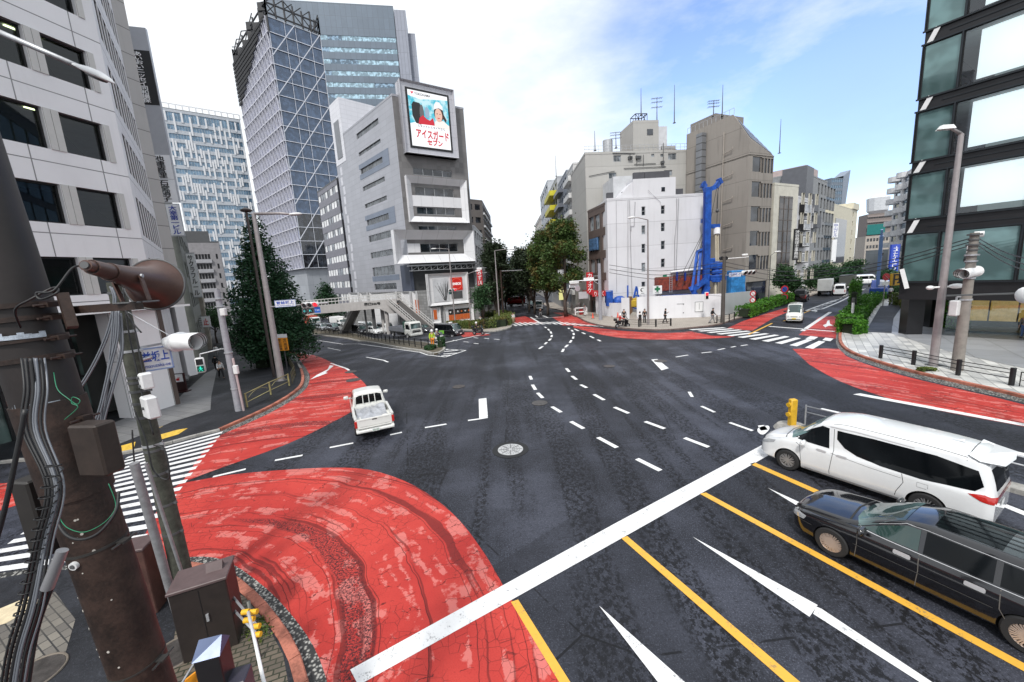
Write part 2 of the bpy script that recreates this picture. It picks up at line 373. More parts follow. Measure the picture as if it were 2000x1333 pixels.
def redpaint(name):
 t=NT(name);mid=t.noise(0.7,5,0.65,dist=1.2);fine=t.noise(34,4,0.75);big=t.noise(0.25,4,0.6)
 c=t.mix(t.step(big,0.35,0.65),(0.40,0.030,0.025),(0.54,0.055,0.042))
 c=t.mix(t.mth('MULTIPLY',t.step(fine,0.5,0.68),0.45),c,(0.26,0.018,0.016))
 vm=t.n('ShaderNodeVectorMath');vm.operation='SUBTRACT';t.l(t.pos(),vm.inputs[0]);vm.inputs[1].default_value=(-9.2,4.6,0)
 ln=t.n('ShaderNodeVectorMath');ln.operation='LENGTH';t.l(vm.outputs[0],ln.inputs[0]);s_=t.n('ShaderNodeSeparateXYZ');t.l(vm.outputs[0],s_.inputs[0])
 T1=t.mth('ARCTAN2',s_.outputs[1],s_.outputs[0]);rr=t.mth('ADD',ln.outputs['Value'],t.mth('MULTIPLY',t.noise(0.45,3,0.5),0.7))
 def rn(off,kt,sc,det):
  cm=t.n('ShaderNodeCombineXYZ');t.l(t.mth('ADD',rr,off),cm.inputs[0]);t.l(t.mth('MULTIPLY',T1,kt),cm.inputs[1]);n=t.n('ShaderNodeTexNoise');n.inputs['Scale'].default_value=sc;n.inputs['Detail'].default_value=det;t.l(cm.outputs[0],n.inputs['Vector']);return n.outputs['Fac']
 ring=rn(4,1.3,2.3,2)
 fr=t.mth('FRACT',t.mth('MULTIPLY',rr,1.15));c1=t.mth('LESS_THAN',fr,0.018)
 rd=t.mth('FRACT',t.mth('ADD',t.mth('MULTIPLY',T1,15.0),t.mth('MULTIPLY',t.noise(1.3,4,0.6),1.5)));c4=t.mth('LESS_THAN',rd,0.03)
 edge=t.noise(3.2,7,0.75);glare=t.mth('MULTIPLY',t.step(t.mth('ADD',ring,t.mth('MULTIPLY',edge,0.35)),0.705,0.73),t.step(t.noise(.8,5,.7),.46,.52))
 c=t.mix(t.mth('MULTIPLY',glare,0.34),c,(0.78,0.36,0.32))  # pale pink stands for sky glare on wet paint, put into the colour
 rw=rn(12.0,0.35,1.0,1);wk=t.mth('MULTIPLY',t.step(rw,0.60,0.65),t.step(t.noise(20,6,0.85),0.48,0.52));c=t.mix(t.mth('MULTIPLY',wk,0.93),c,(0.016,0.010,0.014))
 sk=rn(77.0,0.12,5.0,3);c=t.mix(t.mth('MULTIPLY',t.step(sk,0.57,0.62),0.7),c,(0.10,0.010,0.010))
 cr=t.vor(4.2,'DISTANCE_TO_EDGE');c3=t.mth('MULTIPLY',t.mth('LESS_THAN',cr,0.016),t.step(t.noise(.6,4,.6),0.46,0.52))
 ck=t.mth('MAXIMUM',t.mth('MAXIMUM',c1,t.mth('MULTIPLY',c3,.7)),t.mth('MULTIPLY',c4,t.step(ring,0.47,0.5)));c=t.mix(t.mth('MULTIPLY',ck,0.8),c,(0.07,0.010,0.010))
 t.col(c);t.rough(0.62);t.b.inputs['Specular IOR Level'].default_value=0.3;t.bump(t.mth('SUBTRACT',fine,ck),0.5,0.01);MATS[name]=t.m;return t.m
def linepaint(name,c=(0.76,0.76,0.76),wear=0.75):
 t=NT(name);n_=t.noise(3.0,6,0.75);f=t.noise(26,4,0.75);k=t.mth('ADD',t.mth('MULTIPLY',n_,0.5),t.mth('MULTIPLY',f,0.5))
 cc=t.mix(t.mth('MULTIPLY',t.step(k,0.555,0.60),wear),c,(0.12,0.12,0.13));cc=t.mix(t.mth('MULTIPLY',t.step(n_,0.35,0.7),0.25),cc,tuple(x*0.7 for x in c))
 t.col(cc);t.rough(0.55);t.bump(f,0.2,0.004);MATS[name]=t.m;return t.m
def tiles(name,c1,c2,mort,bw,bh,rot=0.0,r=0.6,off=0.5,lw=0.012,cell=False,speck=0.0):
 t=NT(name);mp=t.n('ShaderNodeMapping');mp.inputs['Rotation'].default_value=(0,0,rot);t.l(t.pos(),mp.inputs['Vector'])
 b=t.n('ShaderNodeTexBrick');b.offset=off;t.l(mp.outputs[0],b.inputs['Vector']);b.inputs['Scale'].default_value=1;b.inputs['Brick Width'].default_value=bw;b.inputs['Row Height'].default_value=bh
 b.inputs['Mortar Size'].default_value=lw;b.inputs['Color1'].default_value=(*c1,1);b.inputs['Color2'].default_value=(*c2,1);b.inputs['Mortar'].default_value=(*mort,1);b.inputs['Bias'].default_value=0.0
 n_=t.noise(0.8,5,0.6);cc=t.mix(t.mth('MULTIPLY',t.step(n_,0.45,0.7),0.4),b.outputs['Color'],tuple(x*0.55 for x in c1))
 f_=t.noise(40,3,0.7);cc=t.mix(t.mth('MULTIPLY',t.step(f_,0.5,0.7),0.25+speck),cc,tuple(x*0.5 for x in c1))
 t.col(cc);t.rough(r);t.bump(t.mth('MULTIPLY',b.outputs['Fac'],-1),0.4,0.01);MATS[name]=t.m;return t.m
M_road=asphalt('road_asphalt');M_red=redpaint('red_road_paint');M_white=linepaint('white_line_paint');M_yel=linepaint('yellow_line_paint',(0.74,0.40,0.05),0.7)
M_walk_dark=asphalt('damp_footway_asphalt',(0.018,0.019,0.023),0.3,0.5)
M_gut=NT('pebbled_gutter_concrete');_a=M_gut.vor(16);_b=M_gut.noise(60,3,0.7)
M_gut.col(M_gut.mix(M_gut.step(_a,0.15,0.6),(0.42,0.41,0.38),(0.03,0.03,0.03)));M_gut.rough(0.6);M_gut.bump(_b,0.6,0.02);M_gut=M_gut.m
M_kerb=mat('weathered_kerb_stone',(0.30,0.29,0.27),0.8,var=0.35,vs=3,bump=0.3)
M_kerb_red=mat('rust_red_kerb_stone',(0.34,0.12,0.08),0.8,var=0.5,vs=2.2,bump=0.4)
M_pave_pale=tiles('pale_chequer_paving',(0.66,0.65,0.62),(0.36,0.36,0.36),(0.16,0.16,0.16),0.9,0.45,math.radians(-52),0.5,0.5,0.014)
M_pave_gran=tiles('speckled_granite_paving',(0.36,0.37,0.39),(0.30,0.31,0.33),(0.12,0.12,0.12),2.0,2.0,math.radians(-52),0.35,0.0,0.02,speck=0.4)
M_pave_beige=tiles('beige_block_paving',(0.42,0.37,0.32),(0.34,0.30,0.26),(0.18,0.16,0.14),0.4,0.2,math.radians(20),0.7,0.5,0.012)
M_pave_old=tiles('mossy_block_paving',(0.15,0.12,0.09),(0.085,0.07,0.055),(0.02,0.025,0.012),0.22,0.11,math.radians(-20),0.65,0.5,0.014)
M_steel_lid=mat('cast_iron_lid',(0.10,0.09,0.085),0.45,0.6,var=0.4,vs=6)
BIG=1500.0
def road_sheet():
 vs=[];fs=[];ss=[-BIG,S0,S1,BIG];T=Vector((SU.y,-SU.x))
 for s in ss:
  for tt in(-BIG,BIG):
   q=SO+SU*s+T*tt;vs.append((q.x,q.y,0 if s<=S0 else-KS*(min(s,S1)-S0)))
 for i in range(3):fs.append((2*i,2*i+1,2*i+3,2*i+2))
 o=MB().add(vs,[f[::-1]for f in fs]).build('road',M_road,kind='structure')
 me=o.data
 if me.polygons[0].normal.z<0:me.flip_normals()
 return o
road_sheet()
def pavement(name,px,m,h=0.13,sm=0,pts=None):
 poly=pts if pts else gp(px)
 return flat_mesh([poly],h,name,m,skirt=h+0.05)
def kerb(name,line,m,w_=0.18,h=0.14,blocks=0.9):
 L_=smooth_line(line,4);d=[0];
 for i in range(1,len(L_)):d.append(d[-1]+(L_[i]-L_[i-1]).length)
 def at(s):
  s=min(max(s,0),d[-1])
  for i in range(1,len(d)):
   if s<=d[i]:return L_[i-1].lerp(L_[i],(s-d[i-1])/max(d[i]-d[i-1],1e-9))
  return L_[-1]
 n=max(1,int(d[-1]/blocks));mb=MB()
 for i in range(n):
  a=at(d[-1]*i/n);b=at(d[-1]*(i+1)/n);dd=(b-a).normalized();nn=Vector((-dd.y,dd.x));a=a+dd*0.008;b=b-dd*0.008
  za,zb_=gz(a.x,a.y),gz(b.x,b.y);hh=h+rnd.uniform(-.004,.004);c=0.02
  vs=[]
  for p,z in((a,za),(b,zb_)):
   for o_,q in((-w_/2,-0.05),(w_/2,-0.05),(w_/2,hh-c),(w_/2-c,hh),(-w_/2+c,hh),(-w_/2,hh-c)):vs.append((*(p+nn*o_),z+q))
  mb.add(vs,[(0,1,2,3,4,5),(11,10,9,8,7,6)]+[(j,j+6,(j+1)%6+6,(j+1)%6)for j in range(6)])
 o=mb.build(name,m);o['kind']='structure';return o
 # --- footways (plan outlines read off the photograph)
near_k=[(-60,1150),(60,1128),(170,1118),(260,1112),(370,1112),(430,1125),(480,1160),(530,1215),(575,1290),(600,1400),(600,1600)]
near_kp=smooth_line(gp(near_k),3)
pavement('near_corner_footway',None,M_walk_dark,0.12,pts=near_kp+[Vector((-1.2,-4)),Vector((-25,-4)),Vector((-14.5,6.2))])
kerb('near_corner_kerb',[Vector(p)for p in near_kp[12:]],M_kerb_red,0.2,0.15,0.6)
flat_mesh([gp([(420,1155),(480,1175),(520,1225),(555,1290),(575,1400),(430,1500),(330,1350),(345,1240),(400,1180)])],0.124,'mossy_block_strip',M_pave_old)
flat_mesh([gp([(0,1215),(110,1165),(150,1220),(130,1290),(60,1330),(0,1345)])],0.124,'old_tile_patch',tiles('old_grey_tiles',(0.22,0.20,0.17),(0.12,0.11,0.1),(0.03,0.03,0.03),0.3,0.15,0.5,0.6))
flat_mesh([gp([(0,1200),(60,1175),(80,1190),(15,1228),(0,1232)])],0.130,'pale_tactile_patch',mat('pale_tactile_tile',(0.62,0.52,0.35),0.6,var=0.2,vs=6))
gl=smooth_line(gp([(-60,1130),(60,1112),(200,1098),(330,1092),(400,1088),(450,1100),(520,1150),(580,1215),(625,1290),(650,1400),(650,1600)]),3)
flat_mesh([gl+near_kp[::-1]],0.006,'near_corner_gutter',M_gut)
left_k=[(-80,925),(0,905),(120,897),(240,888),(330,868),(385,853),(430,842),(475,822),(530,796),(575,768),(592,745),(588,722),(568,694),(545,674),(520,662),(470,648),(420,640)]
left_kp=smooth_line(gp(left_k),3)
pavement('left_footway',None,M_walk_dark,0.12,pts=left_kp+[Vector((-75,62)),Vector((-60,24)),Vector((-26,4))])
kerb('left_kerb_red',[Vector(p)for p in gp(left_k[6:12])],M_kerb_red,0.2,0.15,0.55);kerb('left_kerb_stone',[Vector(p)for p in gp(left_k[11:])],M_kerb,0.2,0.15);kerb('left_kerb_low',[Vector(p)for p in gp(left_k[:7])],M_kerb,0.16,0.13)
lg=smooth_line(gp([(430,850),(478,830),(535,803),(583,773),(604,746),(598,720),(576,692)]),3)
flat_mesh([smooth_line(gp([(430,842),(475,822),(530,796),(575,768),(592,745),(588,722),(568,694)]),3)+lg[::-1]],0.006,'left_gutter',M_gut)
cent_k=[(1062,596),(1090,606),(1130,621),(1160,634),(1200,641),(1250,645),(1300,646),(1350,642),(1400,636),(1440,624),(1500,605),(1545,590),(1600,575),(1640,565),(1660,559)]
cent_kp=smooth_line(gp(cent_k),3)
pavement('centre_footway',None,M_pave_beige,0.13,pts=cent_kp+[Vector((75,115)),Vector((10,125))]);kerb('centre_kerb',[Vector(p)for p in gp(cent_k)],mat('dark_kerb_stone',(0.14,0.10,0.09),0.8,var=0.4,vs=2),0.2,0.15)
right_k=[(1738,556),(1715,566),(1690,580),(1668,598),(1652,620),(1642,645),(1641,668),(1656,686),(1691,701),(1770,725),(1883,751),(1960,768),(2060,792),(2300,840)]
right_kp=smooth_line(gp(right_k),3)
pavement('right_footway',None,M_pave_pale,0.13,pts=right_kp+[Vector((60,8)),Vector((90,60)),Vector((100,100))])
kerb('right_kerb',[Vector(p)for p in gp(right_k[5:])],M_kerb_red,0.2,0.15);kerb('right_kerb_far',[Vector(p)for p in gp(right_k[:6])],M_kerb,0.2,0.15)
rg=smooth_line(gp([(1634,648),(1633,672),(1650,692),(1687,708),(1766,733),(1880,760),(1957,777),(2060,803),(2300,855)]),3)
flat_mesh([smooth_line(gp([(1642,645),(1641,668),(1656,686),(1691,701),(1770,725),(1883,751),(1960,768),(2060,792),(2300,840)]),3)+rg[::-1]],0.006,'right_gutter',M_gut)
flat_mesh([gp([(1722,640),(1738,588),(1744,566),(1752,560),(1768,585),(1770,640)])],0.136,'right_cycle_path',M_walk_dark)
flat_mesh([gp([(1690,652),(1720,600),(1742,600),(1745,615),(1741,654)])],0.140,'right_dark_footway',M_walk_dark)
flat_mesh([gp([(1741,655),(1850,690),(1960,716),(2100,745),(2300,760),(2300,640),(1850,610),(1762,600),(1745,625)])],0.145,'right_granite_forecourt',M_pave_gran)
med_k=[(560,646),(620,655),(700,667),(780,681),(840,692),(858,691),(868,683),(855,676),(800,668),(700,655),(620,645),(560,638)]
med_p=smooth_poly(gp(med_k),3)
pavement('median_island',None,mat('median_soil',(0.10,0.085,0.06),0.9,var=0.5,vs=3),0.16,pts=med_p);kerb('median_kerb',[Vector(p)for p in gp(med_k+[med_k[0]])],M_kerb,0.24,0.2)
isl_k=[(830,641),(880,645),(948,649),(981,646),(998,640),(997,630),(990,620),(982,612),(975,604)]
isl_p=smooth_line(gp(isl_k),3)
pavement('hedge_corner_footway',None,M_pave_beige,0.15,pts=[isl_p[0]+azdir(-44)*q for q in(90,60,30)]+isl_p+[Vector((-6,130)),Vector((-60,150))]);kerb('hedge_corner_kerb',[gp(isl_k)[0]+azdir(-44)*60]+[Vector(p)for p in gp(isl_k)],M_kerb,0.22,0.17)
# --- red anti-skid surfacing
def red(name,px,sm=True,dz=0.004,m=None):
 g=gp(px);return flat_mesh([smooth_poly(g,3)if sm else g],dz,name,m or M_red)
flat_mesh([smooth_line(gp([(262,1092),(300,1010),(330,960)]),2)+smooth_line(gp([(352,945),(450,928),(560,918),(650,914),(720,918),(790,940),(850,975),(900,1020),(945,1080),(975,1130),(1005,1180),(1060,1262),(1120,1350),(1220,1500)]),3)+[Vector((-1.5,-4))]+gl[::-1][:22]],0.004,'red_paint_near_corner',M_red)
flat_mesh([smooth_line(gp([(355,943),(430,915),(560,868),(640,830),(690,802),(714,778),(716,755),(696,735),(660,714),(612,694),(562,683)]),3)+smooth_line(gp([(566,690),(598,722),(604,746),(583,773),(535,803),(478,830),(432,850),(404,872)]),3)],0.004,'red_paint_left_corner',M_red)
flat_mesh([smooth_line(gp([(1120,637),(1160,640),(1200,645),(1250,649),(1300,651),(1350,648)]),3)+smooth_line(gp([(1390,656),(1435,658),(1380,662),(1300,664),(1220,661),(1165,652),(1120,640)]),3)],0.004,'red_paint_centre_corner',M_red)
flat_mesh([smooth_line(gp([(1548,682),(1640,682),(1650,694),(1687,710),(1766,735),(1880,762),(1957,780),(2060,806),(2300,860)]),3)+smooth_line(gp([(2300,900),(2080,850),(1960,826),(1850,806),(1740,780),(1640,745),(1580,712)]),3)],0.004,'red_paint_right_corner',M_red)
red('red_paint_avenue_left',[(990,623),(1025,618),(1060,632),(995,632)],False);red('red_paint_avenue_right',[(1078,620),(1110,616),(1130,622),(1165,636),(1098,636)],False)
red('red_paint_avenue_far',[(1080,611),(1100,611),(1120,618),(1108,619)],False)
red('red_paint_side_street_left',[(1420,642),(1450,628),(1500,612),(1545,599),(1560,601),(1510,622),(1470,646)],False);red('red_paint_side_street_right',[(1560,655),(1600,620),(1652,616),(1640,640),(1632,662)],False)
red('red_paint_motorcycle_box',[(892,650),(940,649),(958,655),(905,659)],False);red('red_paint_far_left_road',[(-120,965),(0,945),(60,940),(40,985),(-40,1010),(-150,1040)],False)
# --- markings
def mark(name,polys_px,m=None,dz=0.010):
 return flat_mesh([gp(p)for p in polys_px],dz,name,m or M_white)
def bars(name,a_line,b_line,n,fill=0.5):
 A_=gp(a_line);B_=gp(b_line)
 def at(L_,t):
  d=[0]
  for i in range(1,len(L_)):d.append(d[-1]+(L_[i]-L_[i-1]).length)
  s=t*d[-1]
  for i in range(1,len(d)):
   if s<=d[i]+1e-9:return L_[i-1].lerp(L_[i],(s-d[i-1])/max(d[i]-d[i-1],1e-9))
  return L_[-1]
 polys=[]
 for i in range(n):
  t0=i/(n-1+fill);t1=t0+fill/(n-1+fill);polys.append([at(A_,t0),at(B_,t0),at(B_,t1),at(A_,t1)])
 return flat_mesh(polys,0.010,name,M_white)
bars('crosswalk_left',[(436,843),(262,1080)],[(250,893),(-75,1128)],17,0.5)
bars('crosswalk_avenue',[(993,631),(1168,637)],[(1006,637),(1185,639)],15,0.55)
bars('crosswalk_side_street',[(1412,640),(1612,668)],[(1345,644),(1588,682)],11,0.5)
mark('crosswalk_cycle_bars',[[(1583,657),(1598,659),(1590,664),(1573,662)],[(1612,660),(1628,662),(1622,667),(1606,665)]])
mark('stop_line_near',[[(684,1309),(1200,1024),(1496,866),(1512,884),(1222,1048),(700,1340)]])
mark('yellow_line_centre',[[(1213,1052),(1225,1048),(1580,1348),(1550,1348)]],M_yel);mark('yellow_line_right',[[(1366,965),(1379,963),(2010,1302),(2010,1318)]],M_yel)
mark('yellow_line_left',[[(998,1177),(1012,1172),(1118,1340),(1096,1340)]],M_yel);mark('yellow_line_van',[[(1464,907),(1474,904),(1700,1003),(1700,1012)]],M_yel)
mark('lane_arrow_middle',[[(1352,1049),(1597,1183),(1581,1206)],[(1594,1186),(1604,1190),(1830,1340),(1806,1340),(1588,1200)]])
mark('lane_arrow_right',[[(1500,954),(1566,984),(1562,992)]]);mark('lane_arrow_left',[[(1170,1184),(1345,1340),(1290,1340)]])
mark('lane_line_behind_van',[[(1940,983),(1950,980),(2010,1003),(2010,1012)],[(1480,832),(1492,831),(1500,840),(1486,842)]])
mark('lane_line_right_road',[[(1666,771),(1680,769),(2010,830),(2010,835)]]);mark('lane_line_right_road_near',[[(1600,800),(1606,798),(2010,888),(2010,894)]])
def dash(name,segs,w_=0.15):
 polys=[]
 for a,b in segs:
  a,b=gp([a,b]);polys.append(strip(a,b,w_))
 return flat_mesh(polys,0.010,name,M_white)
dash('lane_dashes_left_turn',[((416,932),(480,917)),((537,900),(591,890)),((644,875),(690,866)),((762,850),(785,845)),((830,836),(872,829)),((914,822),(936,819))],0.15)
mark('guide_mark_white',[[(935,780),(950,778),(953,817),(936,820)],[(1272,703),(1284,702),(1306,720),(1292,724)]])
dash('turn_guide_dashes_inner',[((1035,735),(1038,742)),((1040,752),(1046,762)),((1050,768),(1060,778)),((1078,795),(1096,806)),((1115,824),(1140,838)),((1168,855),(1205,875)),((1244,897),(1290,920))],0.2)
dash('turn_guide_dashes_outer',[((1106,720),(1112,727)),((1117,735),(1126,742)),((1134,752),(1146,758)),((1160,771),(1180,782)),((1200,796),(1228,808)),((1260,824),(1298,838)),((1337,856),(1384,874))],0.2)
dash('turn_guide_dashes_right',[((1346,766),(1352,776)),((1370,794),(1396,806)),((1425,826),(1470,842)),((1320,698),(1344,694)),((1370,690),(1390,688)),((1402,684),(1416,681)),((1447,676),(1460,674)),((1428,679),(1437,677))],0.16)
dash('avenue_guide_dashes',[((1064,639),(1067,641)),((1070,643),(1073,646)),((1075,648),(1077,652)),((1078,655),(1077,659)),((1076,662),(1072,666)),((1068,669),(1064,673)),((1060,677),(1053,682)),((1110,641),(1112,643)),((1116,645),(1119,648)),((1120,651),(1121,655)),((1120,658),(1119,662)),((1116,665),(1113,670)),((1109,674),(1104,679)),((1101,682),(1098,688)),((1122,643),(1130,647)),((1137,650),(1143,653)),((1152,657),(1160,661)),((1167,664),(1173,667))],0.22)
dash('motorcycle_guide_dashes',[((884,665),(893,666)),((905,668),(915,669)),((925,671),(935,672)),((925,660),(934,661)),((945,661),(955,662)),((965,663),(976,664))],0.16)
dash('left_road_lane_dashes',[((563,665),(573,667)),((592,673),(606,676)),((640,680),(665,685)),((715,698),(758,708))],0.16)
dash('left_road_red_edge',[((586,689),(606,694)),((646,710),(682,724))],0.18)
dash('median_edge_line',[((560,656),(700,672)),((700,672),(835,694)),((835,694),(870,698)),((870,698),(910,685)),((910,685),(862,682))],0.15)
dash('median_hatching',[((862,688),(900,684)),((866,692),(893,690)),((868,684),(880,683)),((862,696),(880,694))],0.28)
dash('median_zebra_hatching',[((660+i*14,656+i*2.0),(678+i*15,655.5+i*2.15))for i in range(13)],0.35)
mark('arrow_in_red_lane',[[(606,742),(640,722),(644,714),(652,715),(636,728),(640,729)]])
dash('left_stop_line',[((868,670),(956,651))],0.4)
dash('avenue_stop_line',[((1040,623),(1105,619)),((1036,620),(1056,632)),((1046,617),(1050,620)),((1060,617),(1070,621))],0.3)
dash('side_street_lines',[((1502,638),(1630,648)),((1567,647),(1622,610))],0.35)
flat_mesh([gp([(1572,606),(1640,582),(1700,566),(1668,582),(1640,595),(1610,601)])],0.005,'side_street_centre_hatch_base',M_road)
dash('side_street_hatch_outline',[((1572,608),(1648,580)),((1648,580),(1690,564)),((1572,608),(1606,604)),((1606,604),(1640,590)),((1640,590),(1690,564))],0.25)
dash('side_street_hatch_bars',[((1588+i*8,603-i*3.0),(1600+i*8,604-i*4.0))for i in range(8)],0.4)
flat_mesh([strip(*gp([(1530,628),(1582,607)]),0.18),strip(*gp([(1462,654),(1508,632)]),0.18)],0.011,'side_street_yellow_line',M_yel)
mark('side_street_turn_arrows',[[(1607,636),(1614,633),(1616,627),(1620,626),(1621,633),(1628,637),(1618,637),(1612,640)],[(1638,615),(1644,611),(1645,608),(1650,612),(1647,615),(1650,618)],[(1584,608),(1592,604),(1597,608),(1590,612),(1594,609)]])
mark('footway_white_diamond',[[(384,802),(407,797),(405,800),(388,805)],[(176,1188),(194,1170),(196,1182)]],None,0.128)
mark('tactile_arrow_yellow',[[(296,840),(340,811),(318,838),(303,845)],[(300,858),(345,845),(368,841),(350,853),(318,863)],[(238,876),(266,868),(262,884),(240,888)]],mat('worn_yellow_paint',(0.72,0.46,0.06),0.6,var=0.3,vs=5),0.128)
mark('left_forecourt_paving',[[(236,872),(285,852),(335,830),(392,812),(412,805),(425,720),(400,733),(343,787),(200,840)]],tiles('grey_forecourt_slabs',(0.20,0.20,0.20),(0.16,0.16,0.165),(0.05,0.05,0.05),1.2,0.6,0.4,0.5),0.135)
def manhole(px,r,ring,label,lid_c=None):
 p=P(*px);e=empty('manhole_cover',(p.x,p.y,p.z),0,label,'manhole cover')
 if ring:MB().tube([(0,0,0.008),(0,0,0.016)],ring,40).build('asphalt_collar',mat('fresh_black_asphalt',(0.012,0.012,0.013),0.7,vs=20),e)
 MB().tube([(0,0,0.012),(0,0,0.024)],r,40).build('lid',mat('pale_iron_lid',(0.5,0.5,0.5),0.4,0.3,var=0.2,vs=8)if lid_c is None else lid_c,e)
 if ring:
  b=MB()
  for k in range(8):a=k*math.pi/4;b.beam((math.cos(a)*0.08,math.sin(a)*0.08,0.026),(math.cos(a)*r*.92,math.sin(a)*r*.92,0.026),0.05,0.006)
  for rr in(r*.35,r*.55,r*.75):
   for k in range(24):
    if k%3:a=k*math.pi/12;b.beam((math.cos(a)*rr,math.sin(a)*rr,0.026),(math.cos(a+.14)*rr,math.sin(a+.14)*rr,0.026),0.03,0.006)
  b.build('lid_pattern',mat('grey_iron_ribs',(0.22,0.22,0.22),0.5,0.4),e)
 return e
manhole((997,879),0.5,0.72,'pale patterned manhole cover in a black asphalt ring beyond the stop line')
manhole((1054,788),0.42,0,'grey round manhole cover beside the inner row of turn dashes',M_steel_lid)
manhole((896,756),0.4,0,'faded round manhole cover alone in the middle of the crossing',M_steel_lid)
manhole((1290,706),0.45,0,'round manhole cover at the small white block mark far across the crossing',M_steel_lid)
manhole((1190,716),0.4,0,'round manhole cover beyond the outer row of turn dashes',M_steel_lid)
manhole((690,743),0.5,0,'round manhole cover on the red lane near its bulging tip',M_steel_lid)
manhole((685,727),0.45,0,'round manhole cover where the red lane meets the dark road',M_steel_lid)
def mh2(px,r,label,z):
 p=P(*px,z);e=empty('manhole_cover',(p.x,p.y,z),0,label,'manhole cover');MB().tube([(0,0,0),(0,0,0.012)],r,32).build('lid',M_steel_lid,e)
 b=MB();b.tube([(math.cos(k*math.pi/16)*r*1.06,math.sin(k*math.pi/16)*r*1.06,0.01)for k in range(33)],0.02,6).build('rim',mat('kerbed_iron_rim',(0.2,0.17,0.14),0.6,0.3),e)
mh2((345,1275),0.36,'round iron cover in the mossy block paving beside the dark brown cabinet',0.124);mh2((65,1320),0.4,'round iron cover in the footway at the bottom left',0.122)
# ---------------------------------------------------------------- building kit
def offset_poly(poly,d):
 n=len(poly);out=[]
 for i in range(n):
  a,b,c=Vector(poly[i-1]),Vector(poly[i]),Vector(poly[(i+1)%n]);e1=(b-a).normalized();e2=(c-b).normalized()
  n1=Vector((-e1.y,e1.x));n2=Vector((-e2.y,e2.x));k=1+n1.dot(n2);k=max(k,0.3);out.append(b+(n1+n2)*(d/k))
 return out
class Fac:
 def __init__(s,a,b):
  s.a=Vector((a[0],a[1]));s.b=Vector((b[0],b[1]));s.W=(s.b-s.a).length;s.d=(s.b-s.a)/s.W;s.n=Vector((s.d.y,-s.d.x))
  s.M=Matrix(((s.d.x,-s.n.x,0,s.a.x),(s.d.y,-s.n.y,0,s.a.y),(0,0,1,0),(0,0,0,1)))
 def uz(s,x,y):
  d=ray(x,y);t=(s.a-Vector((0,0))).dot(s.n)/(d.x*s.n.x+d.y*s.n.y);p=CAMP+t*d
  return(Vector((p.x,p.y))-s.a).dot(s.d),p.z
 def rect(s,x0,y0,x1,y1):
  u0,z1=s.uz(x0,y0);u1,z0=s.uz(x1,y1);return(u0,z0,u1,z1)
 def w(s,u,z,dep=0.0):return s.M@Vector((u,dep,z))
 def shell(s,z0,z1,holes,depth=0.25,u0=0.0,u1=None):
  u1=s.W if u1 is None else u1;us=sorted(set([u0,u1]+[min(max(h[i],u0),u1)for h in holes for i in(0,2)]));zs=sorted(set([z0,z1]+[min(max(h[i],z0),z1)for h in holes for i in(1,3)]))
  mb=MB();ui={u:i for i,u in enumerate(us)};zi={z:i for i,z in enumerate(zs)};occ=np.zeros((len(us),len(zs)),bool)
  for h in holes:
   a=ui[min(max(h[0],u0),u1)];b=ui[min(max(h[2],u0),u1)];c=zi[min(max(h[1],z0),z1)];d=zi[min(max(h[3],z0),z1)];occ[a:b,c:d]=True
  for j in range(len(zs)-1):
   i=0
   while i<len(us)-1:
    if occ[i,j]:i+=1;continue
    k=i
    while k<len(us)-1 and not occ[k,j]:k+=1
    mb.add([(us[i],0,zs[j]),(us[k],0,zs[j]),(us[k],0,zs[j+1]),(us[i],0,zs[j+1])],[(0,1,2,3)],s.M);i=k
  for h in holes:
   a,c,b,d=h
   mb.add([(a,0,c),(b,0,c),(b,0,d),(a,0,d),(a,depth,c),(b,depth,c),(b,depth,d),(a,depth,d)],[(0,4,5,1),(1,5,6,2),(2,6,7,3),(3,7,4,0)],s.M)
  return mb
def grid(us,zs):return[(a,c,b,d)for(c,d)in zs for(a,b)in us]
def spans(a,b,n,fill):
 p=(b-a)/n;return[(a+i*p+p*(1-fill)/2,a+(i+1)*p-p*(1-fill)/2)for i in range(n)]
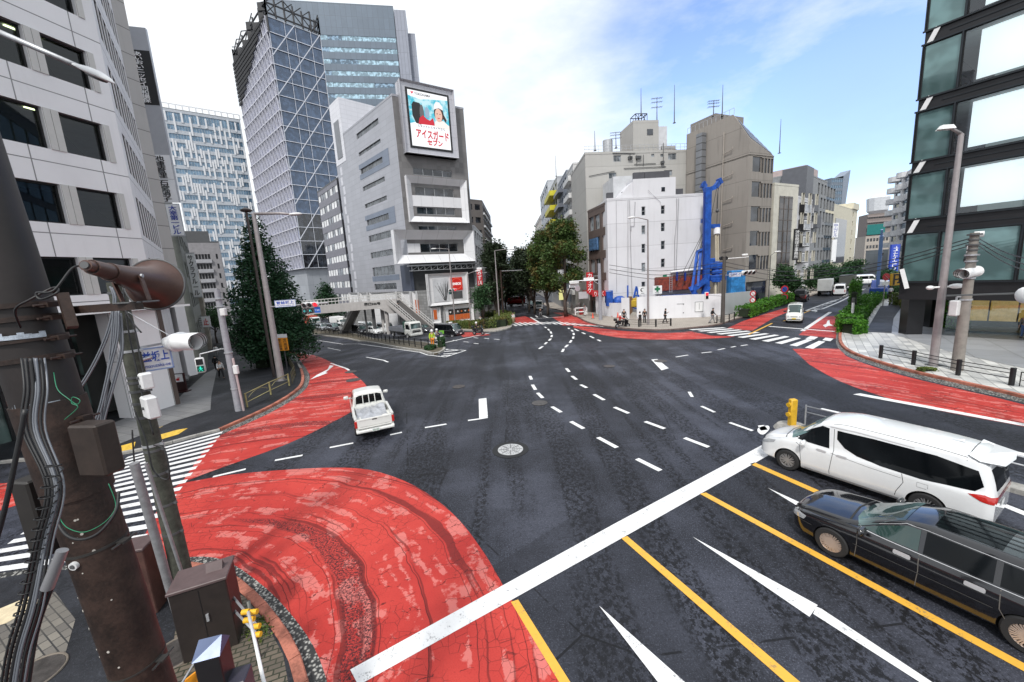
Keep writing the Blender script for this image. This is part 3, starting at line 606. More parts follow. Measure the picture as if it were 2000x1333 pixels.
class Bld:
 def __init__(s,name,label,poly,z0,z1,wall,cat='building',slab=0.35,roofm=None,coreinset=0.4,corem=None,core=True):
  area=sum(poly[i][0]*poly[(i+1)%len(poly)][1]-poly[(i+1)%len(poly)][0]*poly[i][1]for i in range(len(poly)))
  if area<0:poly=poly[::-1]
  s.poly=[Vector((p[0],p[1]))for p in poly];s.z0,s.z1,s.wall,s.slab=z0,z1,wall,slab;s.wins=[]
  c=sum(s.poly,Vector((0,0)))/len(s.poly);s.root=empty(name,(c.x,c.y,z0),0,label,cat);s.O=Matrix.Translation((-c.x,-c.y,-z0));s.wm={};s.walls=MB();s.fr={}
  if core:MB().prism(offset_poly(s.poly,coreinset),z0,z1-0.05,s.O).build('core',corem or mat('dim_interior',(0.05,0.052,0.055),0.8),s.root)
  s.done=[]
  MB().prism(offset_poly(s.poly,-0.04),z1-slab,z1,s.O).build('roof',roofm or wall,s.root)
 def part(s,mb,name,m,**k):
  mb.v=[tuple(s.O@Vector(v))for v in mb.v];return mb.build(name,m,s.root,**k)
 def side(s,a,b,holes=(),glass=None,depth=0.25,wall=None,z0=None,z1=None,mull=0,fm=None,hbar=0,frame=0.0,name='window',pane=0.9,vary=None):
  f=a if isinstance(a,Fac)else Fac(a,b);z0=s.z0 if z0 is None else z0;z1=(s.z1-s.slab)if z1 is None else z1
  holes=[h for h in holes if h[2]-h[0]>0.02 and h[3]-h[1]>0.02]
  sh=f.shell(z0,z1,holes,depth)
  if wall is None or wall is s.wall:s.walls.v,s.walls.f=MB.add(s.walls,sh.v,sh.f).v,s.walls.f
  else:s.part(sh,'wall',wall)
  for k,h in enumerate(holes):
   g=glass if not vary else(vary[rnd.randrange(len(vary))])
   s.wins.append((f,h,depth*pane,g,mull,fm,hbar,frame,name))
  s.done.append(f);return f
 def finish(s,blind=True):
  n=len(s.poly)
  for i in range(n):
   a,b=s.poly[i],s.poly[(i+1)%n];m=(a+b)/2
   if any(abs((m-f.a).dot(f.n))<0.05 and abs(abs((b-a).normalized().dot(f.d))-1)<1e-3 for f in s.done):continue
   f=Fac(a,b);s.walls.add(*(lambda q:(q.v,q.f))(f.shell(s.z0,s.z1-s.slab,[])))
  s.part(s.walls,'wall',s.wall)
  def size(w):
   f,h=w[0],w[1];p=f.w((h[0]+h[2])/2,(h[1]+h[3])/2);d=(p-CAMP);return(h[2]-h[0])*(h[3]-h[1])*abs(d.normalized().dot(Vector((f.n.x,f.n.y,0))))/d.length_squared
  ws=sorted(s.wins,key=size,reverse=True);own,rest=(ws,[])if len(ws)<=100 else(ws[:99],ws[99:])
  def geo(w,mb,fb):
   f,(a,c,b,d),dep,g,mull,fm,hbar,frame,nm=w
   mb.add([(a,dep,c),(b,dep,c),(b,dep,d),(a,dep,d)],[(0,1,2,3)],f.M)
   if fm is None:return
   t=frame or 0.05
   for k in range(1,mull+1):u=a+(b-a)*k/(mull+1);fb.box(u-t/2,u+t/2,dep-t,dep-0.004,c,d,f.M)
   for k in range(1,hbar+1):z=c+(d-c)*k/(hbar+1);fb.box(a,b,dep-t-0.003,dep-0.006,z-t/2,z+t/2,f.M)
   if frame:
    fb.box(a,a+t,dep-t*1.2,dep-0.005,c,d,f.M);fb.box(b-t,b,dep-t*1.2,dep-0.005,c,d,f.M);fb.box(a+t,b-t,dep-t*1.2,dep-0.005,c,c+t,f.M);fb.box(a+t,b-t,dep-t*1.2,dep-0.005,d-t,d,f.M)
  for w in own:
   mb,fb=MB(),MB();geo(w,mb,fb);o=s.part(mb,w[8],w[3])
   if fb.f:fb.v=[tuple(s.O@Vector(v))for v in fb.v];fb.build('window_frame',w[5],o)
  if rest:
   by={}
   for w in rest:by.setdefault(w[3].name,[]).append(w)
   mb,fb=MB(),MB();mi=[];ml=[]
   for k,l in by.items():
    ml.append(l[0][3])
    for w in l:
     n0=len(mb.f);geo(w,mb,fb);mi+=[len(ml)-1]*(len(mb.f)-n0)
   o=s.part(mb,'small_windows',ml[0],kind='stuff')
   for m_ in ml[1:]:o.data.materials.append(m_)
   o.data.polygons.foreach_set('material_index',mi)
   if fb.f:fb.v=[tuple(s.O@Vector(v))for v in fb.v];fb.build('window_frame',rest[0][5],o)
  return s
G_dark=glass_mat('dark_window_glass',(0.012,0.014,0.018),0.05)
G_curt=glass_mat('curtained_window_glass',(0.10,0.11,0.12),0.08,var=0.6)
G_blue=glass_mat('blue_curtain_wall_glass',(0.055,0.085,0.14),0.10,var=0.12,spec=1.0,metal=0.35,wav=0.0)
G_blue2=glass_mat('pale_blue_glass',(0.10,0.17,0.24),0.08,var=0.12,spec=1.0,metal=0.3)
G_white=glass_mat('white_curtained_glass',(0.80,0.81,0.80),0.15,var=0.1)
G_teal=glass_mat('teal_window_glass',(0.03,0.07,0.075),0.05,var=0.8)
M_frame=mat('aluminium_window_frame',(0.45,0.46,0.47),0.4,0.6,var=0.05);M_framed=mat('dark_window_frame',(0.05,0.05,0.05),0.5,var=0.1)
def seeglass(name,tint=(0.88,0.97,0.96),refl=0.4,dark=0.0):
 if name in MATS:return MATS[name]
 m=bpy.data.materials.new(name);m.use_nodes=True;t=m.node_tree;t.nodes.clear();o=t.nodes.new('ShaderNodeOutputMaterial');tr=t.nodes.new('ShaderNodeBsdfTransparent');gl=t.nodes.new('ShaderNodeBsdfGlossy');mx=t.nodes.new('ShaderNodeMixShader');fr=t.nodes.new('ShaderNodeFresnel')
 tr.inputs[0].default_value=(*tint,1);gl.inputs['Roughness'].default_value=0.02;gl.inputs['Color'].default_value=(0.9,0.95,1,1);fr.inputs['IOR'].default_value=1.5+refl
 ns=t.nodes.new('ShaderNodeTexNoise');ns.inputs['Scale'].default_value=0.5;bp=t.nodes.new('ShaderNodeBump');bp.inputs['Strength'].default_value=0.12;ge=t.nodes.new('ShaderNodeNewGeometry');t.links.new(ge.outputs['Position'],ns.inputs['Vector']);t.links.new(ns.outputs['Fac'],bp.inputs['Height']);t.links.new(bp.outputs[0],gl.inputs['Normal'])
 t.links.new(fr.outputs[0],mx.inputs[0]);t.links.new(tr.outputs[0],mx.inputs[1]);t.links.new(gl.outputs[0],mx.inputs[2]);t.links.new(mx.outputs[0],o.inputs['Surface']);MATS[name]=m;return m
G_see=seeglass('clear_plate_glass');G_smoke=seeglass('smoked_plate_glass',(0.42,0.45,0.42),0.0)
M_black=mat('black_metal',(0.015,0.015,0.017),0.45,0.3);M_dgrey=mat('dark_grey_paint',(0.08,0.082,0.085),0.5);M_wpaint=mat('white_paint',(0.78,0.78,0.78),0.4,var=0.05);M_galv=mat('galvanised_steel',(0.45,0.46,0.48),0.45,0.5,var=0.2,vs=6)
def lettering(body,m,parent,f,u,z,size,ext=0.02,dep=-0.06,vert=False,bold=0.0,line=1.0,sx=1.0,O=None,name='lettering',fit=None):
 M=f.M@Matrix.Translation((u,dep,z))
 if O is not None:M=O@M
 return text_mesh(name,body,m,parent,M,size,ext,bold=bold,vertical=vert,line=line,sx=sx,fit=fit)
 # ---------------------------------------------------------------- left: white office block (front, chamfered slit side, grey end)
GB=0.0
C1=colp(302,23.5)
C2=hit(C1,-36.1,336);C3=hit(C2,14.1,358);C0=C1-azdir(14.1)*16
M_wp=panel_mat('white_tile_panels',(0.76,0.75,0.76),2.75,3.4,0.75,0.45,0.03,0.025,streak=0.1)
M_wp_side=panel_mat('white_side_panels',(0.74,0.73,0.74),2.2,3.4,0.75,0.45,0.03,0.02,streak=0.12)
ztop=Zat(C1,78);fl=[Zat(C1,y)for y in(593,456,337,211,78)]
FH=(fl[4]-fl[0])/4
back=C3+azdir(-60)*10
ob=Bld('office_building','white panelled office block at the left with dark square windows and a slit windowed side',[C0,C1,C2,C3,back,C0+azdir(-75)*16],fl[0]-0.3,fl[0]+FH*8,M_wp,coreinset=2.6)
fa=Fac(C0,C1)
cols=[]
for k in range(7):
 e=fa.W-0.75-k*2.35;cols.append((e-1.75,e))
hl=[]
lev=[fl[0]+FH*i for i in range(8)]
for z in lev:
 for(a,b)in cols:
  if a>0.2:hl.append((a,z+FH*.2,b,z+FH*.74))
ob.side(fa,None,hl,G_smoke,0.35,mull=0,fm=M_black,frame=0.08)
fs=Fac(C1,C2);hs=[]
for z in lev:hs+=[(a,z+FH*.15,b,z+FH*.78)for a,b in spans(0.9,fs.W-0.3,8,0.8)]
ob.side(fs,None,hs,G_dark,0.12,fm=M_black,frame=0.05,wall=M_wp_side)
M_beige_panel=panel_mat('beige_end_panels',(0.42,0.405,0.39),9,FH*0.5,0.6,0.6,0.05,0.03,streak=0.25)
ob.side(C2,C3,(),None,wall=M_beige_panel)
for z in lev:
 for(a,b)in cols:
  if a<=0.2:continue
  pb=MB();pb.box(a-0.30,a-0.02,-0.05,0.0,z+FH*.2,z+FH*.74,fa.M);ob.part(pb,'mullion_panel',mat('warm_grey_panel',(0.50,0.49,0.47),0.5,var=0.05));pb=MB();pb.box(b+0.02,b+0.28,-0.05,0.0,z+FH*.2,z+FH*.74,fa.M);ob.part(pb,'mullion_panel',MATS['warm_grey_panel'])
cb=MB()
for z in lev:cb.prism([tuple(q)for q in offset_poly(ob.poly,0.5)],z+FH*.78,z+FH*.8)
ob.part(cb,'ceiling',mat('office_ceiling',(0.35,0.36,0.34),0.9))
for k in(2,3):
 for j in range(7):
  if k==3 and j>3:continue
  tb=MB();tb.box(fa.W-3.2-j*2.0,fa.W-2.0-j*2.0,0.9+(j%2)*0.6,1.0+(j%2)*0.6,lev[k]+FH*.78-.06,lev[k]+FH*.78-.02,fa.M);ob.part(tb,'ceiling_light',mat('lit_tube',(0.9,0.95,0.7),0.5,emit=(0.9,1.0,0.6),es=5))
ob.finish()
gb=MB();inn=offset_poly(ob.poly,0.02)
zc=fl[0]-0.3
fg=Fac(C0+azdir(104)*0.0,C1)
cw_=MB();cw_.box(fa.W-2.3,fa.W,0.1,1.2,0.1,zc+0.01,fa.M);ob.part(cw_,'column',M_wp_side)
c2_=MB();c2_.box(fa.W-0.02,fa.W+0.22,0.05,0.5,0.1,zc,fa.M);ob.part(c2_,'downpipe',mat('brown_metal_trim',(0.10,0.075,0.065),0.5,0.2))
gw=MB()
for i in range(9):gw.box(fa.W-2.6-1.5*i-0.06,fa.W-2.6-1.5*i+0.06,3.0,3.12,0.1,zc,fa.M)
for z in(2.6,zc-0.5):gw.box(-2,fa.W-2.4,3.0,3.12,z,z+0.1,fa.M)
ob.part(gw,'entrance_frame',M_black)
gg=MB();gg.box(-4,fa.W-2.3,3.14,3.16,0.1,zc,fa.M);ob.part(gg,'entrance_glass',glass_mat('dark_green_lobby_glass',(0.02,0.03,0.028),0.06,var=0.9))
sw=MB();f2=Fac(C1+fs.d*0.0-fs.n*0.9,C2-fs.n*0.9);sw.box(0.2,f2.W*0.42,0,0.3,0.1,zc,f2.M);ob.part(sw,'recess_wall',mat('grey_recess_wall',(0.30,0.30,0.31),0.6))
sw=MB();sw.box(fs.W*0.36,fs.W*0.985,0.3,3.0,0.1,zc,fs.M);ob.part(sw,'street_wall',M_wp_side)
sw=MB();f3=Fac(C2,C3);sw.box(0.05,f3.W-0.05,0.05,3.0,0.1,zc,f3.M);ob.part(sw,'end_wall',M_wp_side)
rw=MB();rw.prism([tuple(q)for q in offset_poly([C0+azdir(-75)*3.4,C1+azdir(-75)*3.4,C2+azdir(-75)*2.0,back,C0+azdir(-75)*15],0.05)],0.1,zc-0.02);ob.part(rw,'lobby_core',mat('lobby_dark',(0.06,0.062,0.06),0.7))
cn=MB();cn.prism([tuple(C1+fa.n*0.02),tuple(C1+azdir(20)*1.6+fa.n*0.3),tuple(C1-fa.d*9+fa.n*0.35),tuple(C1-fa.d*9+fa.n*0.02)],zc+0.0,zc+0.12);ob.part(cn,'canopy',M_wpaint)
st=MB();st.prism([tuple(P(330,768).xy),tuple(P(372,762).xy),tuple(P(384,740).xy),tuple(P(360,738).xy)],0.1,0.26);st.prism([tuple(P(345,762).xy),tuple(P(366,758).xy),tuple(P(378,740).xy),tuple(P(362,738).xy)],0.26,0.40);ob.part(st,'step',mat('dark_granite_step',(0.13,0.13,0.13),0.5))
# ---------------------------------------------------------------- left street: neighbour with the tall signs
D1=hit(C3,-28,362);n1_=colp(371,42);n2_=colp(386,66)
nb=Bld('shop_building','narrow dark green tiled shop building beyond the white office block, behind the vertical signs',[n1_,n2_,n2_+Vector((-14,-4)),n1_+Vector((-14,-4))],-4,Zat(n1_,395),mat('dark_green_tile',(0.13,0.14,0.125),0.5,var=0.2))
f=Fac(n1_,n2_);nb.side(f,None,grid(spans(1,f.W-1,5,.7),[(z,z+1.7)for z in np.arange(2,nb.z1-2.5,3.4)]),G_dark,0.2);nb.finish()
g2_=colp(397,84)
nb2=Bld('shop_building','low street side shop block farthest down the left footway with small projecting signs',[n2_+Vector((.3,.5)),g2_,g2_+Vector((-16,-4)),n2_+Vector((-16,0))],-6,Zat(n2_,520),mat('beige_render',(0.36,0.33,0.28),0.7,var=0.2))
f=Fac(n2_+Vector((.3,.5)),g2_);nb2.side(f,None,grid(spans(1,f.W-1,6,.7),[(z,z+1.5)for z in np.arange(-1,nb2.z1-2,3.0)]),G_curt,0.2);nb2.finish()
def slab_sign(label,px_top,px_bot,x_at_h,Y,wid,th,bands,name='vertical_sign'):
 c=colp(x_at_h,Y);z1=Zat(c,px_top);z0=Zat(c,px_bot);d=azdir(90-18);f=Fac(c-d*wid/2,c+d*wid/2);e=empty(name,(c.x,c.y,z0),0,label,'sign');O=Matrix.Translation((-c.x,-c.y,-z0))
 b=MB();b.box(0,wid,0,th,z0,z1,f.M);b.v=[tuple(O@Vector(v))for v in b.v];b.build('sign_panel',mat('grey_sign_metal',(0.42,0.43,0.45),0.4,0.4,var=0.05),e)
 for(y0,y1,m,body,tm,sz,vert)in bands:
  za,zb_=Zat(c,y1),Zat(c,y0);q=MB();q.box(0.02*wid,wid*0.98,-0.03,0,za,zb_,f.M);q.v=[tuple(O@Vector(v))for v in q.v];q.build('sign_field',m,e)
  if body:lettering(body,tm,e,f,wid/2,(za+zb_)/2,sz,0.01,-0.06,vert,0.012*sz,O=O,line=0.92,fit=(wid*.62,(zb_-za)*.93))
 q=MB()
 for k in range(5):z=z0+(z1-z0)*(k+.5)/5;q.box(-1.0,0,th*.3,th*.7,z,z+.15,f.M)
 q.v=[tuple(O@Vector(v))for v in q.v];q.build('bracket',M_galv,e);return e
M_ink=mat('black_ink',(0.02,0.02,0.02),0.6);M_wink=mat('white_ink',(0.85,0.85,0.85),0.6);M_bink=mat('blue_ink',(0.03,0.06,0.35),0.5);M_rink=mat('red_ink',(0.55,0.02,0.03),0.5)
M_sw=mat('white_sign_face',(0.78,0.79,0.80),0.4,var=0.04);M_sb=mat('black_sign_face',(0.015,0.015,0.015),0.4)
slab_sign('very tall projecting sign with a black field and pale vertical lettering above the street',52,395,364,36,1.7,0.3,
[(98,205,M_sb,'あいおいニッセイ同和損保',M_wink,0.80,True),(303,350,M_sw,'池建管理',M_ink,0.72,True),(351,396,M_sw,'石堂硝子',M_ink,0.66,True)])
slab_sign('white vertical sign with blue characters hanging under the tall projecting sign',398,462,371,41,1.1,0.2,[(400,460,M_sw,'大幸第一ビル',M_bink,0.72,True)])
slab_sign('narrow white flower shop sign with dark script farther down the left street',494,582,386,50,0.9,0.2,[(496,580,M_sw,'サクラフルール',M_ink,0.62,True)])
slab_sign('small white sign with a red mark low over the left footway',618,640,392,52,0.9,0.2,[(619,639,M_sw,'止',M_rink,0.7,True)])
# ---------------------------------------------------------------- chequered white tower
q0=colp(388,200);q1=hit(q0,52,524)
zt=Zat(q0,209)
ck=Bld('office_tower','tall white and blue tower with a staggered chequer of vertical panels, far left',[q0,q1,q1+azdir(-38)*30,q0+azdir(-38)*30],-10,zt,mat('pale_tower_wall',(0.46,0.49,0.53),0.5),roofm=mat('roof_grey',(0.3,0.31,0.32),0.7))
f=Fac(q0,q1);fh=4.0;nfl=int((zt-0)/fh);ck.side(f,None,[(0.6,zt-9.5-k*fh,f.W-0.6,zt-9.5-k*fh+2.3)for k in range(nfl-1)]+[(0.6,zt-5.6,f.W-0.6,zt-1.6)],G_blue2,0.3,mull=26,fm=M_wpaint)
pn=MB();r2=random.Random(4);ncol=30
for i in range(ncol):
 z=zt-r2.uniform(0,6);u=f.W*(i+0.5)/ncol;on=i%3==0
 while z>8:
  h=r2.choice((4,4,8))if on else r2.choice((4,8,12,16));
  if on:pn.box(u-0.36,u+0.36,-0.25,-0.003,max(0,z-h-0.4),z,f.M)
  z-=h;on=not on if r2.random()<0.95 else on
ck.part(pn,'panel',mat('white_vertical_panel',(0.72,0.73,0.75),0.45,var=0.04))
rr_=MB()
for i in range(13):rr_.box(f.W*i/12-0.3,f.W*i/12+0.3,0.2,0.8,zt,zt+2.2,f.M)
rr_.box(0,f.W,0.3,0.6,zt+2.0,zt+2.4,f.M);ck.part(rr_,'parapet_frame',mat('white_vertical_panel',(0.72,0.73,0.75)));ck.finish()
# ---------------------------------------------------------------- grey slab flats in front of it
q0=colp(380,118);q1=hit(q0,55,445);zt=Zat(q0,472)
gf=Bld('apartment_block','grey banded apartment block in front of the chequered tower',[q0,q1,q1+azdir(-35)*20,q0+azdir(-35)*20],-10,zt,mat('grey_brown_concrete',(0.26,0.25,0.26),0.7,streak=0.2),roofm=M_dgrey)
f=Fac(q0,q1);gf.side(f,None,grid(spans(0.4,f.W*0.68,7,0.8)+[(f.W*0.84,f.W*0.9)],[(z,z+1.5)for z in np.arange(-6,zt-2.4,2.9)]),G_dark,0.6)
bd=MB()
for z in np.arange(-6,zt-2.4,2.9):bd.box(0.2,f.W*0.7,-0.5,0,z-1.1,z-0.1,f.M)
q=MB();q.box(.1,f.W*.75,.3,.6,zt,zt+3,f.M);gf.part(q,'roof_screen',M_dgrey);gf.part(bd,'balcony_band',mat('pale_grey_balcony',(0.36,0.36,0.38),0.6));gf.finish()
# ---------------------------------------------------------------- tower with the diagonal bracing and an unfinished steel crown
K=colp(600,170);KR=hit(K,43.8,688);KL=hit(K,-47,531);zt=Zat(K,30);zb0=Zat(K,524)
bt=Bld('unfinished_tower','glass tower with white diagonal bracing and an unfinished black steel crown',[KL,K,KR,KR+azdir(-47)*24],zb0,zt,mat('tower_edge_metal',(0.40,0.42,0.46),0.4,0.5),coreinset=0.5)
f=Fac(K,KR);nf=17;fh=(zt-zb0)/nf;n4=[zb0+i*fh for i in range(nf)]
ml=lambda z:G_dark if z<zb0+fh*4 else G_blue
for z in n4:bt.side(f,None,[(0.15,z+0.12,f.W-0.15,z+fh-0.12)],ml(z),0.25,z0=z,z1=z+fh,mull=9,fm=mat('slate_mullion',(0.16,0.18,0.24),0.4,0.4),name='glass_band')
dg=MB()
for z in n4:dg.box(0,f.W,-0.22,-0.05,z-0.12,z+0.12,f.M)
for i in range(0,11):dg.box(f.W*i/10-0.07,f.W*i/10+0.07,-0.2,-0.06,zb0,zt,f.M)if i in(0,3,5,8,10)else None
per=fh*4.0
def clipseg(z_start,up):
 a=(0,z_start);b=(f.W,z_start+per*up);
 def at(z):return(z-a[1])/(b[1]-a[1])*f.W
 lo,hi=zb0,zt;u0,z0_,u1,z1_=0,a[1],f.W,b[1]
 if min(z0_,z1_)>hi or max(z0_,z1_)<lo:return None
 pts=[(u0,z0_),(u1,z1_)];pts.sort(key=lambda t:t[1]);(ua,za),(ub,zb1)=pts
 if za<lo:ua,za=at(lo),lo
 if zb1>hi:ub,zb1=at(hi),hi
 return(ua,za),(ub,zb1)
for i in range(-2,8):
 s_=clipseg(zb0+i*per*0.62-2,1.25)
 if s_:dg.beam(f.w(s_[0][0],s_[0][1],-0.3),f.w(s_[1][0],s_[1][1],-0.3),0.3)
bt.part(dg,'brace',mat('white_steel_brace',(0.62,0.64,0.70),0.4,0.2))
f2=Fac(KL,K)
bt.side(f2,None,[(0.1,z+0.25,f2.W-0.1,z+fh-0.1)for z in n4],glass_mat('violet_grey_glass',(0.10,0.11,0.16),0.1,var=0.6,metal=0.3),0.3,mull=0,name='glass_band')
fn=MB();r2=random.Random(5);nfin=26
for j,z in enumerate(n4):
 for i in range(nfin):
  u=f2.W*(i+0.5)/nfin;t=0.55 if(i+j)%2 else-0.55
  fn.beam(f2.w(u-t*.5,z+0.1,-0.12),f2.w(u+t*.5,z+fh,-0.5),0.2,0.5,up=(f2.n.x,f2.n.y,0))
 fn.box(0,f2.W,-0.7,-0.02,z-0.15,z+0.15,f2.M)
bt.part(fn,'fin',mat('pale_fin',(0.62,0.62,0.68),0.45,0.2))
crown=MB();M4=[Vector(KL),Vector(K),Vector(KR),KR+azdir(-47)*24];top=Zat(K,-14)
for i in range(4):
 a,b=M4[i],M4[(i+1)%4];n=6
 for k in range(n+1):
  p=a.lerp(b,k/n);crown.beam((p.x,p.y,zt-(6 if i in(0,3)else 0)),(p.x,p.y,top-r2.uniform(0,2)),0.5)
 for z in np.arange(zt+1,top,3.6):
  crown.beam((a.x,a.y,z),(b.x,b.y,z),0.45)
  for k in range(n):
   p,q=a.lerp(b,k/n),a.lerp(b,(k+1)/n)
   if r2.random()<.55:crown.beam((p.x,p.y,z),(q.x,q.y,min(top,z+3.6)),0.3)
   if r2.random()<.4:crown.beam((q.x,q.y,z),(p.x,p.y,min(top,z+3.6)),0.3)
   if i in(0,3)and r2.random()<.75:q2=p.lerp(q,.5);crown.box(q2.x-1.4,q2.x+1.4,q2.y-.5,q2.y+.5,z-1.5,z+1.4)
bt.part(crown,'steel_crown',mat('black_steelwork',(0.02,0.021,0.025),0.6))
scr=MB();f0=Fac(KL-f2.n*-0.9,K-f2.n*-0.9)
for i in range(11):
 z=zt-1-i*1.7;w0=f2.W*(0.0+0.055*i)
 scr.box(w0*0.0,f2.W*(0.95-0.085*i),-1.0,-0.72,z,z+1.2,f2.M)
bt.part(scr,'scaffold_screen',mat('black_mesh_screen',(0.018,0.018,0.02),0.8))
ped=MB();ped.prism([tuple(p)for p in offset_poly(bt.poly,1.0)],-10,zb0-0.02);bt.part(ped,'podium',panel_mat('grey_podium_panels',(0.33,0.35,0.38),3,4,.3,.5,.08,.05))
bt.finish()
# ---------------------------------------------------------------- blue-grey striped tower behind
K=colp(600,250);KR=hit(K,80,821);zt=Zat(KR,12)
st_=Bld('office_tower','tall steel blue office tower with lit horizontal window bands behind the unfinished tower',[K,KR,KR+azdir(-10)*30,K+azdir(-10)*30],0,zt,panel_mat('steel_blue_panels',(0.13,0.17,0.22),3,6,0.3,0.45,0.06,0.08))
f=Fac(K,KR);rows=[]
z=zt-17
while z>60:rows.append((z-2.6,z));z-=6.3
vs=[glass_mat('pale_lit_band',(0.22,0.32,0.38),0.15,var=0.3),glass_mat('mid_band',(0.10,0.15,0.20),0.15,var=0.5)]
st_.side(f,None,grid([(f.W*i/9+0.05,f.W*(i+1)/9-0.05)for i in range(9)],rows),None,0.2,mull=7,fm=mat('blue_mullion',(0.14,0.19,0.24),0.5),vary=[vs[0],vs[0],vs[1]])
sl=MB();KR2=hit(KR,80,855);e_=(KR2-KR).length;f9=Fac(KR,KR2);sl.box(0.3,e_*.62,0.5,20,0,Zat(KR,18),f9.M);sl.box(e_*.62,e_,4,24,0,Zat(KR2,58),f9.M);st_.part(sl,'side_slab',panel_mat('violet_grey_panels',(0.28,0.30,0.36),2.0,12,.35,.5,.06,.12));st_.finish()
# ---------------------------------------------------------------- black and white banded block
K=colp(684,106);KL=hit(K,-40.5,645);KR=hit(K,49.5,730);zt=Zat(K,348)
bw=Bld('office_building','small office block with alternating dark grey bands and pale curtained windows',[KL,K,KR,KR+azdir(-40.5)*15],-8,zt,mat('grey_band_wall',(0.19,0.19,0.22),0.6,streak=0.3),roofm=M_dgrey)
f=Fac(KL,K);fr_=Fac(K,KR);fh=(zt+1)/10.0;rows=[(zt-fh*(i+1)+0.25,zt-fh*(i+1)+0.25+fh*0.5)for i in range(11)]
bw.side(f,None,grid(spans(0.1,f.W-0.1,8,0.86),rows),None,0.12,fm=M_frame,mull=1,vary=[G_white,G_white,G_white,G_curt])
bw.side(fr_,None,grid(spans(0.1,fr_.W-0.1,4,0.92),rows),None,0.12,wall=mat('black_band_wall',(0.025,0.025,0.03),0.5),fm=M_frame,mull=1,vary=[G_curt,G_curt,G_dark]);bw.finish()
# ---------------------------------------------------------------- corner building with the big screen
K=colp(803,74);KL=hit(K,-42.9,688);KR=hit(K,57,930);zt=Zat(K,183);zl=Zat(K,520)
M_gp=panel_mat('grey_metal_cladding',(0.36,0.365,0.40),2.4,1.0,0.35,0.4,0.05,0.02,streak=0.08,metal=0.2)
M_dt=panel_mat('dark_grey_stone_tile',(0.155,0.15,0.15),0.95,1.0,0.0,0.6,0.18,0.05,streak=0.15)
sb=Bld('corner_building','light grey clad corner building carrying the big advertising screen above the crossing',[KL,K,KR,KR+azdir(-33)*22],-6,zt,M_gp,roofm=M_gp)
fL=Fac(KL,K);fR=Fac(K,KR)
LW=[((694,264),(738,243)),((699,300),(742,280)),((703,332),(747,318)),((708,366),(752,354)),((712,400),(755,391)),((717,431),(761,428)),((722,461),(766,463)),((726,494),(770,498)),((731,523),(776,536)),((735,555),(780,565))]
hs=[fL.rect(*a,*b)for a,b in LW];u0=sum(h[0]for h in hs[:8])/8;u1=sum(h[2]for h in hs[:8])/8;hs=[(u0,h[1],u1,h[3])for h in hs]
sb.side(fL,None,hs,glass_mat('grey_louvre_glass',(0.018,0.02,0.022),0.12,var=0.9),0.25,mull=5,fm=M_frame,frame=0.045)
bl=MB()
for i in(2,5):h=hs[i];bl.box(h[0]-0.6,h[2]+2.6,-0.05,-0.003,h[1]-1.0,h[1]-0.02,fL.M);bl.box(h[0]-0.6,h[2]+2.6,-0.05,-0.003,h[3]+0.02,h[3]+0.9,fL.M);bl.box(h[2]+0.02,h[2]+2.6,-0.05,-0.003,h[1]-0.02,h[3]+.02,fL.M)
h=hs[8];bl.box(h[0]-0.5,h[2]+1.6,-0.05,-0.003,h[1]-1.1,h[1]-.02,fL.M)
sb.part(bl,'blue_grey_panel',panel_mat('blue_grey_cladding',(0.17,0.20,0.26),2.4,1.0,.35,.4,.05,.02,metal=.2))
wp_=MB()
for i in range(14):z=4+i*2.1;wp_.box(1.3+(i%3)*.35,2.4+(i%3)*.35,-0.03,-0.003,z,z+1.7,fL.M)
sb.part(wp_,'pale_panel',mat('pale_cladding',(0.56,0.56,0.60),0.4,0.2))
RW=[((806,327),(884,348)),((812,365),(887,386)),((816,404),(889,421)),((821,441),(892,456)),((825,476),(896,492))]
hr=[fR.rect(*a,*b)for a,b in RW];u0=min(h[0]for h in hr);u1=sum(h[2]for h in hr)/5;hr=[(u0,h[1],u1,h[3])for h in hr]
sb.side(fR,None,hr,G_dark,0.3,wall=M_dt,z0=zl,mull=3,fm=M_frame,frame=0.08)
def surround(f,a,b,c,d,wi,proud,parts_m,bottom=True):
 mb=MB();o=[(a,c),(b,c),(b,d),(a,d)];i_=[(a+wi,c+wi),(b-wi,c+wi),(b-wi,d-wi),(a+wi,d-wi)]
 vs=[(x,-proud,z)for x,z in o]+[(x,-0.02,z)for x,z in i_]+[(x,0.0,z)for x,z in o];fs=[]
 for k in range(4):n=(k+1)%4;fs+=[(k,n,n+4,k+4),(k,k+8,n+8,n)]
 mb.add(vs,fs,f.M);return mb
ua,ub=0.75,fR.W-1.0
s1=surround(fR,ua,ub,hr[2][1]-1.5,hr[1][3]+1.7,1.1,0.9,None);s1.box(ua+1.1,ub-1.1,-0.06,-0.003,hr[2][3]+.05,hr[1][1]-.05,fR.M);sb.part(s1,'white_surround',panel_mat('white_chamfer_panels',(0.72,0.72,0.74),2.2,4,.3,.4,.03,.03))
s2=surround(fR,-2.8,ub+0.3,hr[4][1]-2.0,hr[4][3]+2.3,1.6,1.6,None);sb.part(s2,'white_surround',MATS['white_chamfer_panels'])
wd=MB();wd.box(-0.003,u0-.1,-0.06,-.003,hr[4][1],hr[4][3],fR.M);sb.part(wd,'white_panel',MATS['white_chamfer_panels'])
su0,sz1=fR.uz(776,160);su1,_=fR.uz(889,173);_,sz0=fR.uz(790,302);su0=1.1;su1=fR.W-2.5
hb=MB();hb.box(su0,su1,-1.0,0.9,sz0,sz1,fR.M);hb.add(*(lambda q:(q.v,q.f))(surround(fR,su0,su1,sz0,sz1,0.8,1.45,None)));sb.part(hb,'screen_housing',panel_mat('pale_housing_panels',(0.50,0.50,0.54),2.2,2.2,.25,.4,.03,.03,metal=.2))
